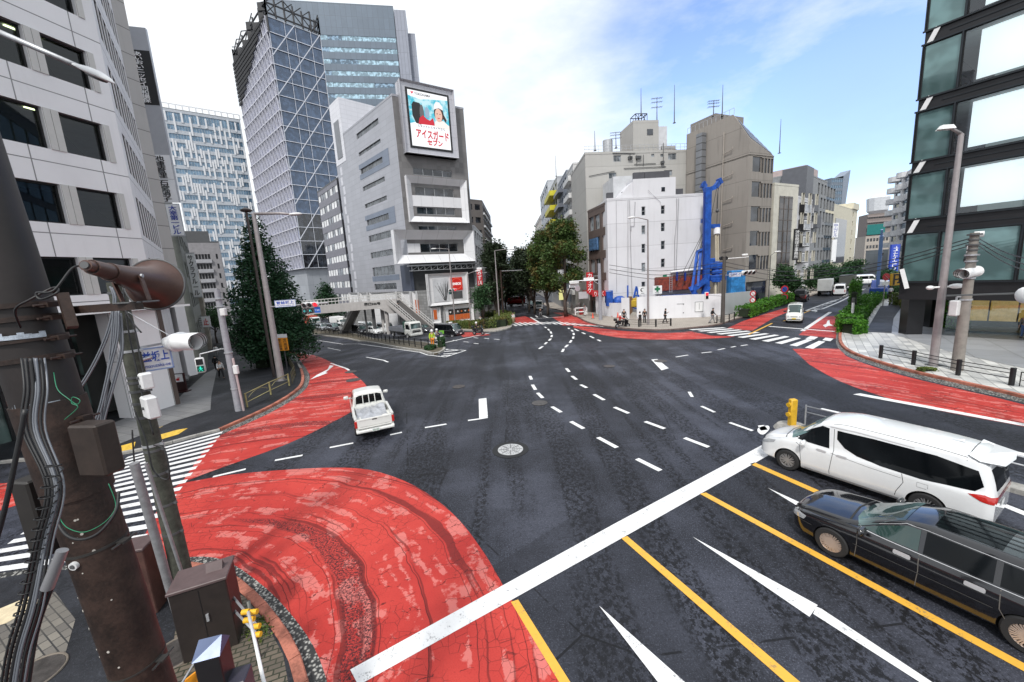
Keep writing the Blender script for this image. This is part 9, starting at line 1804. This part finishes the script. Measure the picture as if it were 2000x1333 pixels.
pm_=P(468,683);e2=col_e('utility_pole','white leaning pole with orange base in front of the grey stone wall','utility pole',pm_);Wq=Part(e2);q=MB();q.tube([pm_,(pm_.x-.4,pm_.y,Zat(pm_,612))],.12,10);Wq.put(q,'shaft',M_wpaint,auto=40);q=MB();q.tube([pm_,(pm_.x,pm_.y,pm_.z+.5)],.24,10);Wq.put(q,'base',mat('terracotta_base',(0.30,0.12,0.06),.7))
e2=col_e('barrier','white frame barrier with a red bin behind it at the avenue kerb','barrier',P(1135,616));Wq=Part(e2);bq_=P(1135,617);bq_.z+=.13;q=MB()
for a_,b_ in(((-.9,0,0),(-.9,0,1.1)),((.9,0,0),(.9,0,1.1)),((-.9,0,1.1),(.9,0,1.1)),((-.9,0,.5),(.9,0,.5))):q.beam(bq_+Vector(a_),bq_+Vector(b_),.14)
Wq.put(q,'white_frame',M_wpaint);q=MB();q.bbox(bq_+Vector((.1,.4,.4)),(.6,.5,.8),b=.05);Wq.put(q,'red_bin',mat('bin_red',(0.35,0.02,0.02),.5))
def hang(label,x,y,dep,w_,h_,m,txt=None,tm=None,vert=True):
 c=near(x,y,dep);e=col_e('shop_sign',label,'sign',c);Ws=Part(e);M=frame_m(tuple(c),(1,0,0));q=MB();q.box(-w_/2,w_/2,0,.2,-h_/2,h_/2,M);Ws.put(q,'sign_panel',m)
 if txt:text_mesh('lettering',txt,tm or M_wink,e,Ws.I@M@Matrix.Translation((0,-.02,0)),.5,.006,vertical=vert,line=.95,fit=(w_*.7,h_*.9))
 q=MB();q.box(w_/2,w_/2+.8,.06,.12,h_*.3,h_*.3+.06,M);Ws.put(q,'bracket',M_galv)
M_rs=mat('sign_deep_red',(0.42,0.015,0.02),.4);M_lit=emis('lit_yellow_sign',(0.9,0.85,0.35),.8)
hang('red vertical shop sign with white characters beside the narrow brown block',1152,553,54,.9,2.9,M_rs,'カラオケ',M_wink);hang('wide red shop board with white characters over the shop awning',1170,574,53,1.8,.7,M_rs,'りらく',M_wink,False);hang('grey round cornered advert board at the avenue shops',1140,577,56,1.4,1.0,mat('sign_grey',(0.4,0.4,0.42),.4))
hang('lit yellow banner among the avenue tree trunks',1096,568,75,.9,3.6,M_lit);hang('red vertical sign left of the avenue before the dark trees',937,543,64,.9,2.6,M_rs,'みずほ',M_wink);hang('small white vertical sign above the red sign left of the avenue',936,527,64.5,.8,.7,M_sw);hang('black vertical sign with white characters on the cream side street block',1556,478,66,1.0,5.2,M_sb,'渋谷税理士事務所',M_wink)
hang('narrow white vertical sign on the dark glazed side street block',1632,450,110,1.6,4.0,M_sw,'中山ビル',M_bink);hang('pair of narrow white signs lower on the dark glazed block',1629,490,108,1.3,6.0,M_sw);hang('yellow and white box sign at the right footway',1752,546,46,1.3,1.4,mat('sign_amber',(0.65,0.36,0.02),.4),'P',M_ink);hang('white grey vertical sign among the avenue trees',1096,541,62,1.0,2.2,mat('sign_pale',(0.55,0.55,0.58),.4))
# ---------------------------------------------------------------- vegetation
def foliage(name,c1,c2,c3=None,obj=False):
 if name in MATS:return MATS[name]
 t=NT(name);n_=t.noise(.55,4,.6);f_=t.noise(5,3,.7);cc=t.mix(t.step(f_,.35,.65),c1,c2)
 if c3:cc=t.mix(t.mth('MULTIPLY',t.step(n_,.52,.62),.6),cc,c3)
 t.col(cc);t.rough(.55);t.b.inputs['Specular IOR Level'].default_value=.25;t.b.inputs['Subsurface Weight'].default_value=0.0;MATS[name]=t.m;return t.m
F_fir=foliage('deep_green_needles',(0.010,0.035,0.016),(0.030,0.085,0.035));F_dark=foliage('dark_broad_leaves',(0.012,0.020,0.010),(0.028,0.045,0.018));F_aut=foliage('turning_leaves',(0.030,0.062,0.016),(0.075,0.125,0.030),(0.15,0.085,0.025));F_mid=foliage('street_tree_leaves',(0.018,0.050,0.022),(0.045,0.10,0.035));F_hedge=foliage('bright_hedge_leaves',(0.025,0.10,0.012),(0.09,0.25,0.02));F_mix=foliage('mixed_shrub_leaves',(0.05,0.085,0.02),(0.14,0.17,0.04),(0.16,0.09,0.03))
M_bark=mat('grey_brown_bark',(0.075,0.06,0.05),.9,var=.4,vs=4,streak=.4)
def leaves(blobs,n,size,seed,shell=.35,flat=.5):
 g=np.random.default_rng(seed);w=np.array([b[1][0]*b[1][1]*b[1][2]for b in blobs])**.7;k=g.choice(len(blobs),n,p=w/w.sum());C=np.array([b[0]for b in blobs])[k];R=np.array([b[1]for b in blobs])[k]
 d=g.normal(size=(n,3));d/=np.linalg.norm(d,axis=1)[:,None];r=shell+(1-shell)*g.random(n)**.45;P_=C+d*R*r[:,None]
 cl=g.normal(size=(max(8,n//60),3));cl=P_[g.choice(n,len(cl))];j=g.choice(len(cl),n);m=g.random(n)<.6;P_[m]=cl[j[m]]+g.normal(size=(m.sum(),3))*size*2.4
 a=g.normal(size=(n,3));a[:,2]*=flat;a/=np.linalg.norm(a,axis=1)[:,None];b=np.cross(a,g.normal(size=(n,3)));b/=np.linalg.norm(b,axis=1)[:,None];s=size*(.5+g.random(n))[:,None]
 V=np.stack([P_-a*s,P_+b*s*.55,P_+a*s,P_-b*s*.55],1).reshape(-1,3);return V
def leaf_obj(name,V,m,parent,loc=(0,0,0)):
 n=len(V)//4;me=bpy.data.meshes.new(name);me.vertices.add(len(V));me.vertices.foreach_set('co',(V-np.array(loc)).astype(np.float32).ravel());me.loops.add(len(V));me.loops.foreach_set('vertex_index',np.arange(len(V),dtype=np.int32));me.polygons.add(n);me.polygons.foreach_set('loop_start',np.arange(0,len(V),4,dtype=np.int32));me.update(calc_edges=True);me.materials.append(m);o=bpy.data.objects.new(name,me);COL.objects.link(o);par(o,parent);return o
def tree(label,base,h,blobs,n,size,m,seed,trunk=.25,limbs=7,name='street_tree',group=None,zc=None):
 b=Vector(base);e=empty(name,b,0,label,'tree',group);r=random.Random(seed);q=MB();zc=zc or h*.45;q.tube([(0,0,-.1),(r.uniform(-.15,.15),0,zc*.5),(r.uniform(-.2,.2),r.uniform(-.2,.2),zc),(0,0,h*.85)],[trunk,trunk*.8,trunk*.6,trunk*.12],9)
 for i in range(limbs):
  bl=blobs[i%len(blobs)][0];s=Vector((0,0,zc*r.uniform(.45,1.0)));t_=Vector(bl)+Vector((r.uniform(-1,1),r.uniform(-1,1),r.uniform(-.5,1)))*.5;mid=s.lerp(t_,.5)+Vector((0,0,r.uniform(-.2,.5)));q.tube([s,mid,t_],[trunk*.45,trunk*.28,trunk*.08],6)
 q.build('trunk',M_bark,e,smooth=True);leaf_obj('crown',leaves(blobs,n,size,seed),m,e);return e
def at_px(x,y):p=P(x,y);return Vector((p.x,p.y,p.z+.1))
b=colp(516,41);b=Vector((b.x,b.y,gz(b.x,b.y)));hh=Zat(b,428)-b.z;bl=[]
r5=random.Random(3)
for i in range(46):
 t=i/45;z=hh*(.12+.86*t);R_=(4.3*(1-t)**.85+.22);a=i*2.4;k=R_*.55;bl.append(((math.cos(a)*k*(.8+.4*r5.random()),math.sin(a)*k*(.8+.4*r5.random()),z),(R_*.52+.2,R_*.52+.2,.75+.6*(1-t))))
tree('tall dark green conical tree filling the space behind the grey lamp post at the left',b,hh,bl,42000,.13,F_fir,11,.32,30,'conical_tree')
b=colp(634,98);b=Vector((b.x,b.y,gz(b.x,b.y)));hh=Zat(b,558)-b.z;tree('smaller dark tree behind the footbridge left of the banded office block',b,hh,[((math.cos(i*2.4)*(1-i/16)*2.6,math.sin(i*2.4)*(1-i/16)*2.6,hh*(.25+.73*i/15)),(2.2*(1-i/20)+.3,2.2*(1-i/20)+.3,1.3))for i in range(16)],9000,.2,F_fir,12,.25,10,'conical_tree')
b=at_px(425,672);tree('leafy green tree at the far end of the left footway',b,7,[((math.cos(i)*1.6,math.sin(i)*1.6,4+(i%3)*.9),(1.5,1.5,1.2))for i in range(7)],5000,.16,F_mid,14,.18,6)
def broad(label,x,Y,ytop,ybot,halfw,m,seed,n=9000,size=.2,trunk=.3,name='street_tree'):
 b=colp(x,Y);b=Vector((b.x,b.y,gz(b.x,b.y)+.1));zt_=Zat(b,ytop)-b.z;zb_=Zat(b,ybot)-b.z;R_=halfw*Y/760;r=random.Random(seed);bl=[]
 for i in range(18):
  a=r.uniform(0,6.28);k=R_*math.sqrt(r.random())*.75;t=r.random();z=zb_+(zt_-zb_)*(.12+.76*t);k*=(1-.45*abs(t-.35)*1.4);s=R_*r.uniform(.28,.46);bl.append(((math.cos(a)*k,math.sin(a)*k,z),(s,s,s*.75)))
 return tree(label,b,zt_,bl,n,size,m,seed,trunk,12,name,zc=zb_*.9)
broad('large turning green and orange zelkova nearest the brown block on the avenue',1102,63,428,560,46,F_aut,21,20000,.17,.34)
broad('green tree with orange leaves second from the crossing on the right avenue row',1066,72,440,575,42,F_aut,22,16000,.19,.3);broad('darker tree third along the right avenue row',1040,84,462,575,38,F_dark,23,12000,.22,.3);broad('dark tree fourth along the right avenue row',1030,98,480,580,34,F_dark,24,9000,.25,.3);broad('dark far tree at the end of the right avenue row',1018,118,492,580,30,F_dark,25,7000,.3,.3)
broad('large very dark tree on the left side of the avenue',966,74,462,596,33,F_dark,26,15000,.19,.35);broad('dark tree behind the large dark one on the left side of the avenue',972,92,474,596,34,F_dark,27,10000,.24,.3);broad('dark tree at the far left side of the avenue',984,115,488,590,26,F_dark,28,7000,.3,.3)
broad('small bright green tree beside the petrol sign and hedge',938,56,556,606,18,F_mid,29,4500,.13,.12)
broad('round street tree at the cream block on the side street',1536,62,524,568,28,F_mid,31,8000,.16,.16);broad('dark green street tree in the middle of the side street row',1604,76,518,562,26,F_mid,32,7000,.18,.18);broad('darker street tree third along the side street row',1646,92,524,556,26,F_fir,33,6000,.2,.18);broad('small tree far up the side street',1668,125,510,545,20,F_mid,34,4000,.25,.18)
broad('street tree behind the dark pole right of the side street',1738,70,528,562,18,F_fir,35,5000,.16,.15);broad('bright small tree beside the blue banner at the right footway',1756,60,534,572,10,F_mid,36,2500,.14,.1)
def hedge(label,px,w_,h_,m,n=6000,size=.07,seed=5,name='hedge',cat='hedge',z=.13):
 L_=[P(x,y)for x,y in px];o_=L_[0];e=empty(name,(o_.x,o_.y,gz(o_.x,o_.y)+z),0,label,cat);g=np.random.default_rng(seed);pts=[];seg=[(L_[i+1]-L_[i]).length for i in range(len(L_)-1)];tot=sum(seg);cum=np.cumsum([0]+seg)
 t=g.random(n)*tot;i=np.clip(np.searchsorted(cum,t)-1,0,len(seg)-1);f_=(t-cum[i])/np.array(seg)[i];A_=np.array([[p.x,p.y]for p in L_]);base=A_[i]*(1-f_)[:,None]+A_[i+1]*f_[:,None];d=(A_[i+1]-A_[i])/np.array(seg)[i][:,None];nn=np.stack([-d[:,1],d[:,0]],1)
 s=g.random(n);side=g.random(n);off=np.where(side<.35,-w_/2,np.where(side<.6,w_/2,(s-.5)*w_));zz=np.where(side<.6,g.random(n)*h_,h_*(.85+.2*g.random(n)));wob=.12*np.sin(t*2.1)+.1*np.sin(t*5.3);off=off*(1+wob)+g.normal(size=n)*.05;zz=zz*(1+wob*.8)
 Z_=np.array([gz(q[0],q[1])for q in base])+z;C=np.stack([base[:,0]+nn[:,0]*off,base[:,1]+nn[:,1]*off,Z_+zz],1);a=g.normal(size=(n,3));a/=np.linalg.norm(a,axis=1)[:,None];b=np.cross(a,g.normal(size=(n,3)));b/=np.linalg.norm(b,axis=1)[:,None];sc=size*(.6+g.random(n))[:,None]
 V=np.stack([C-a*sc,C+b*sc*.6,C+a*sc,C-b*sc*.6],1).reshape(-1,3);leaf_obj('leaves',V,m,e,tuple(e.location));q=MB()
 for k in range(len(L_)-1):
  a_,b_=L_[k],L_[k+1];dd=(b_-a_);dd.z=0;dd.normalize();nv=Vector((-dd.y,dd.x,0))*w_*.34;a_=a_+dd*(.3 if k==0 else 0);b_=b_-dd*(.3 if k==len(L_)-2 else 0);za,zb_=gz(a_.x,a_.y)+z,gz(b_.x,b_.y)+z;I=Vector(e.location)
  q.add([Vector((a_.x,a_.y,za))+nv-I,Vector((a_.x,a_.y,za))-nv-I,Vector((b_.x,b_.y,zb_))-nv-I,Vector((b_.x,b_.y,zb_))+nv-I]+[Vector((p.x,p.y,zq+h_*.74))+s_*nv*.9-I for p,zq,s_ in((a_,za,1),(a_,za,-1),(b_,zb_,-1),(b_,zb_,1))],[(4,5,6,7),(0,1,5,4),(2,3,7,6),(0,4,7,3),(1,2,6,5)])
 q.build('twig_core',mat('dark_hedge_core',(0.012,0.022,0.008),.9),e);return e
hedge('bright green clipped hedge nearest the crossing on the right footway',[(1650,655),(1674,652)],1.3,1.0,F_hedge,5000,.07,41);hedge('bright green clipped hedge running up the right side of the side street',[(1656,644),(1672,622),(1690,602),(1706,590)],1.6,1.0,F_hedge,12000,.08,42);hedge('farther green hedge strip beside the crane truck',[(1714,588),(1732,572),(1742,562)],1.4,1.0,F_hedge,5000,.09,43)
hedge('tall ivy covered column in the right hand hedge',[(1664,618),(1671,606)],.7,3.2,F_hedge,5000,.07,44,'ivy_column','shrub');hedge('planter shrubs at the corner of the glass office building',[(1756,596),(1785,600),(1790,612)],2.0,1.3,F_mix,6000,.09,45);hedge('green garden planting seen between the dark legs',[(1803,632),(1830,640),(1880,646)],1.5,2.2,F_hedge,7000,.08,46)
hedge('bright green hedge right of the white hoarding',[(1449,622),(1466,617),(1500,603),(1545,589)],1.5,1.15,F_hedge,11000,.08,47);hedge('mixed green and russet shrubs in front of the petrol sign',[(838,638),(880,641),(945,644)],1.8,1.1,F_mix,14000,.09,48);hedge('mixed shrubs wrapping the avenue corner beside the crosswalk',[(935,645),(978,641),(990,630),(975,618),(940,622)],2.4,1.3,F_mix,14000,.09,49)
hedge('bright green box shrub on the left footway',[(500,700),(520,696)],1.6,2.0,F_hedge,5000,.08,50,'shrub','shrub');hedge('dark green low hedge behind the lamp post at the left kerb',[(510,722),(540,712),(548,690)],1.8,1.3,F_fir,8000,.08,51);hedge('weedy plants at the tip of the central median',[(832,686),(850,685)],.9,.35,F_mid,1500,.08,52,'shrub','shrub');hedge('small leafy plant growing at the median tip beside the scooter',[(862,682),(864,681)],.5,.9,F_mid,700,.09,53,'shrub','shrub')
hedge('tuft of moss and grass at the right kerb foot of the lamp post',[(1800,727),(1816,731)],.5,.15,F_mix,900,.05,54,'grass_tuft','plant');hedge('weeds beside the umber cabinet at the near kerb',[(500,1225),(520,1262)],.22,.06,F_mix,260,.025,55,'grass_tuft','plant')
# ---------------------------------------------------------------- people
POSE={}
def skinmesh(name,verts,edges,rad,sub=1):
 me=bpy.data.meshes.new(name);me.from_pydata(verts,edges,[]);o=bpy.data.objects.new('t',me);COL.objects.link(o);md=o.modifiers.new('s','SKIN');md.use_smooth_shade=True
 if not me.skin_vertices:bm=bmesh.new();bm.from_mesh(me);bm.verts.layers.skin.verify();bm.to_mesh(me);bm.free()
 for i,r in enumerate(rad):me.skin_vertices[0].data[i].radius=(r,r)if not isinstance(r,tuple)else r
 me.skin_vertices[0].data[0].use_root=True;s=o.modifiers.new('u','SUBSURF');s.levels=sub;s.render_levels=sub;dg=bpy.context.evaluated_depsgraph_get();dg.update();nm=bpy.data.meshes.new_from_object(o.evaluated_get(dg));bpy.data.objects.remove(o);nm.name=name;nm.shade_smooth();return nm
def make_pose(kind):
 if kind in POSE:return POSE[kind]
 if kind=='walk':hipz,kn,an,el,wr=.92,((.16,.10,.50),(-.10,-.10,.50)),((.28,.10,.09),(-.38,-.10,.14)),((-.10,.24,1.12),(.12,-.24,1.12)),((.05,.26,.88),(.32,-.24,.95))
 elif kind=='phone':hipz,kn,an,el,wr=.92,((.12,.10,.50),(-.08,-.10,.50)),((.22,.10,.09),(-.30,-.10,.12)),((0,.24,1.12),(.04,-.24,1.12)),((.02,.26,.86),(.30,-.12,1.22))
 elif kind=='sit':hipz,kn,an,el,wr=.86,((.42,.14,.78),(.42,-.14,.78)),((.28,.16,.32),(.28,-.16,.32)),((.18,.26,1.10),(.18,-.26,1.10)),((.48,.28,1.08),(.48,-.28,1.08))
 else:hipz,kn,an,el,wr=.92,((.02,.09,.50),(.0,-.09,.50)),((0,.10,.08),(-.02,-.10,.08)),((-.02,.24,1.12),(-.02,-.24,1.12)),((.04,.25,.86),(.06,-.25,.86))
 H0=(-.02 if kind=='sit' else 0,0,hipz);ch=(H0[0]+.02,0,1.24 if kind!='sit' else 1.16);dz=ch[2]-1.24
 V=[H0,((H0[0]+ch[0])/2,0,(H0[2]+ch[2])/2),ch,(ch[0]+.01,0,1.40+dz),(ch[0]+.03,0,1.48+dz),(ch[0]+.05,0,1.56+dz),(ch[0]+.05,0,1.66+dz),(ch[0]+.145,0,1.575+dz)];R=[(.13,.10),(.12,.095),(.145,.11),(.10,.08),.055,(.082,.072),(.085,.075),.014];E=[(0,1),(1,2),(2,3),(3,4),(4,5),(5,6),(5,7)]
 for s,K,A_,EL,WR in((1,kn[0],an[0],el[0],wr[0]),(-1,kn[1],an[1],el[1],wr[1])):
  b=len(V);V+=[(H0[0],s*.09,hipz-.06),K,A_,(A_[0]+.16,A_[1],A_[2]-.04)];R+=[.085,.058,.042,.035];E+=[(0,b),(b,b+1),(b+1,b+2),(b+2,b+3)]
  b=len(V);EL=(EL[0],EL[1],EL[2]+(dz if kind!='sit' else 0));V+=[(ch[0],s*.18,1.38+dz),EL,WR];R+=[.055,.042,.030];E+=[(3,b),(b,b+1),(b+1,b+2)]
  w=Vector(WR);d=(w-Vector(EL)).normalized();sd=Vector((1,0,0))if abs(d.x)<.7 else Vector((0,0,1));pl=w+d*.08;k=len(V);V+=[tuple(pl)];R+=[.026];E+=[(b+2,k)]
  for j,(o_,l_)in enumerate(((-.03,.07),(-.01,.08),(.012,.078),(.032,.062))):m=len(V);V+=[tuple(pl+sd*o_+d*l_*.55),tuple(pl+sd*o_*1.1+d*l_+Vector((.012,0,0)))];R+=[.009,.007];E+=[(k,m),(m,m+1)]
  m=len(V);V+=[tuple(w+d*.05+sd*.045)];R+=[.01];E+=[(b+2,m)]
 body=skinmesh('body',V,E,R)
 tv=V[:4]+[(0,.0,0)]*0;sh_v=V[:4];sh_e=[(0,1),(1,2),(2,3)];sh_r=[(.145,.12),(.15,.115),(.17,.125),(.10,.085)]
 for s,b in((1,12),(-1,12+3+1+8+1+4)):k=len(sh_v);sh_v=sh_v+[V[b],V[b+1],tuple(Vector(V[b+1]).lerp(Vector(V[b+2]),.85))];sh_r+=[.072,.056,.044];sh_e+=[(3,k),(k,k+1),(k+1,k+2)]
 shirt=skinmesh('shirt',sh_v,sh_e,sh_r);b2=8+4+3+1+8+1
 tr_v=[V[0],V[8],V[9],V[10],V[b2],V[b2+1],V[b2+2]];trs=skinmesh('trousers',tr_v,[(0,1),(1,2),(2,3),(0,4),(4,5),(5,6)],[(.145,.12),.102,.076,.058,.102,.076,.058])
 hd=V[5];q=MB();q.sphere((hd[0]-.015,0,hd[2]+.045),(.108,.095,.115),14,9);q.v=[v for v in q.v];hair=bpy.data.meshes.new('hair');keep=[f for f in q.f if not(sum(q.v[i][0]for i in f)/len(f)>hd[0]+.02 and sum(q.v[i][2]for i in f)/len(f)<hd[2]+.06)];hair.from_pydata(q.v,[],keep);hair.shade_smooth()
 q=MB();q.sphere((hd[0]+.088,.032,hd[2]+.025),.011,6,4);q.sphere((hd[0]+.088,-.032,hd[2]+.025),.011,6,4);eyes=bpy.data.meshes.new('eyes');eyes.from_pydata(q.v,[],q.f)
 q=MB()
 for k in(10,b2+2):a=V[k];q.bbox((a[0]+.06,a[1],a[2]-.035),(.27,.10,.09),b=.03)
 shoes=bpy.data.meshes.new('shoes');shoes.from_pydata(q.v,[],q.f);POSE[kind]=(body,shirt,trs,hair,eyes,shoes,hd);return POSE[kind]
M_skin=mat('skin',(0.50,0.30,0.22),.6,var=.05,obj=True);M_hair=mat('dark_hair',(0.012,0.009,0.008),.5);CL={}
def cloth(c,n):return mat('cloth_'+n,c,.85,var=.15,vs=6,obj=True)
C_=dict(black=cloth((0.010,0.010,0.012),'black'),white=cloth((0.68,0.68,0.68),'white'),navy=cloth((0.015,0.02,0.05),'navy'),grey=cloth((0.20,0.20,0.21),'grey'),hivis=cloth((0.45,0.62,0.03),'lime'),orange=cloth((0.70,0.22,0.02),'orange'),red=cloth((0.45,0.03,0.03),'red'),blue=cloth((0.08,0.14,0.30),'blue'),tan=cloth((0.35,0.27,0.18),'tan'))
def person(label,loc,heading,pose,top,legs,scale=1.0,helmet=None,bag=None,cap=None):
 b,s,t,h,ey,sho,hd=make_pose(pose);d=azdir(heading);e=empty('person',loc,math.atan2(d.y,d.x),label,'person');e.scale=(scale,)*3
 def put_(nm,me,m):me2=me.copy();me2.materials.clear();me2.materials.append(m);o=bpy.data.objects.new(nm,me2);COL.objects.link(o);par(o,e);return o
 bo=put_('body',b,M_skin);put_('shirt',s,C_[top]);put_('trousers',t,C_[legs]);put_('hair',h,M_hair);put_('eyes',ey,M_black);put_('shoes',sho,M_bplas)
 if helmet:q=MB();q.sphere((hd[0]-.0,0,hd[2]+.06),(.145,.13,.14),14,9);q.build('helmet',helmet,e,smooth=True)
 if bag:q=MB();q.bbox((hd[0]-.24,0,1.18),(.16,.28,.40),b=.05);q.build('backpack',C_[bag],e,smooth=False)
 return e
def ped(label,px,heading,pose,top,legs,**k):p=P(*px);return person(label,(p.x,p.y,gz(p.x,p.y)+.13 if k.pop('curb',True)else gz(p.x,p.y)),heading,pose,top,legs,**k)
ped('person in white shirt and black trousers walking on the left footway by the grey pole',(434,742),130,'walk','white','black');ped('person in black with a backpack walking away on the left footway',(424,726),330,'walk','black','black',bag='black');ped('person in black clothes walking on the left footway farthest right',(482,704),140,'walk','black','black');ped('person in dark vest over a white shirt on the left footway beside the green shrub',(494,716),140,'phone','grey','black',bag='navy')
ped('person in a white top walking away far down the left footway',(443,684),330,'walk','white','navy');ped('person in a pale shirt close to the shop building on the left footway',(424,698),330,'stand','white','grey')
ped('person in black standing at the white low gate on the far corner',(1219,633),200,'stand','black','black');ped('person in white and black seen from behind at the black railing',(1250,640),10,'stand','white','black',bag='black');ped('person in black waiting beside the slim lamp post',(1259,633),190,'stand','black','black');ped('person in black walking right while looking at a phone before the white hoarding',(1299,633),95,'phone','black','black');ped('person in black walking left of the dark centre corner pole',(1391,634),100,'walk','black','grey')
ped('worker in lime jacket and orange trousers standing at the median tip',(846,683),150,'stand','hivis','orange',helmet=M_wpaint,scale=1.08);ped('person in a white shirt standing behind the shrubs before the posters',(904,642),170,'stand','white','navy');ped('person in a pale blue shirt standing in the hedge gap by the slim lamp posts',(939,638),150,'walk','white','black');ped('person in a white top at the avenue corner shrubs',(1003,634),190,'stand','white','tan');ped('person in long white clothes at the avenue kerb by the barrier',(1143,619),230,'stand','white','white')
ped('person in dark clothes walking on the footway beside the planter',(1729,583),220,'walk','black','navy');ped('person in a white shirt walking away on the right footway',(1738,585),40,'walk','white','black');ped('person standing at the glass porch at the right edge',(1998,664),250,'stand','grey','blue');ped('person in dark clothes before the small orange poster',(864,642),90,'stand','black','black')
p=P(1056,620);person('cyclist in dark clothes riding towards the crossing on the avenue',(p.x,p.y+.1,gz(p.x,p.y)+.02),182,'sit','black','grey')
p=P(935,655);d=azdir(118);person('rider in black with a white helmet on the dark scooter near the hedge',(p.x-d.x*.3,p.y-d.y*.3,gz(p.x,p.y)+.02),118,'sit','black','black',helmet=M_wpaint)
p=P(1216,641);d=azdir(85);person('rider in a red and white top on the small scooter by the far kerb',(p.x-d.x*.3,p.y-d.y*.3,.02),85,'sit','red','black',helmet=M_wpaint)
p=P(858,671);d=azdir(128);person('rider in grey with a white helmet on the white scooter at the median tip',(p.x-d.x*.3,p.y-d.y*.3,gz(p.x,p.y)+.02),128,'sit','grey','navy',helmet=M_wpaint)
sp_=s_b.lerp(Vector((G1.x,G1.y)),.6);person('person in black climbing the bridge stairs',(sp_.x-.3,sp_.y+1.3,gz(s_b.x,s_b.y)+.6+(zt1-gz(s_b.x,s_b.y)-.7)*.58),300,'walk','black','black')
crowd=make_pose('stand')[0]
cc=[cloth((0.6,0.5,0.5),'pinkish'),C_['white'],C_['black'],C_['navy'],cloth((0.35,0.30,0.28),'brownish')]
r7=random.Random(9)
for i in range(46):
 x,y=(r7.uniform(940,992),r7.uniform(596,604))if i<14 else(r7.uniform(975,1022),r7.uniform(584,593))if i<36 else(r7.uniform(1105,1150),r7.uniform(603,612));p=P(x,y);me=crowd.copy();me.materials.clear();me.materials.append(cc[r7.randrange(5)]);o=bpy.data.objects.new('person',me);COL.objects.link(o);o.location=(p.x,p.y,gz(p.x,p.y)+.02);o.rotation_euler=(0,0,r7.uniform(0,6.28));tag(o,'distant pedestrian on the left avenue footway under the dark trees' if i<14 else 'distant pedestrian crossing far down the avenue' if i<36 else 'distant pedestrian at the shop fronts on the right of the avenue','person','distant pedestrians on the left avenue footway' if i<14 else 'distant pedestrians far down the avenue' if i<36 else 'distant pedestrians at the right avenue shops')
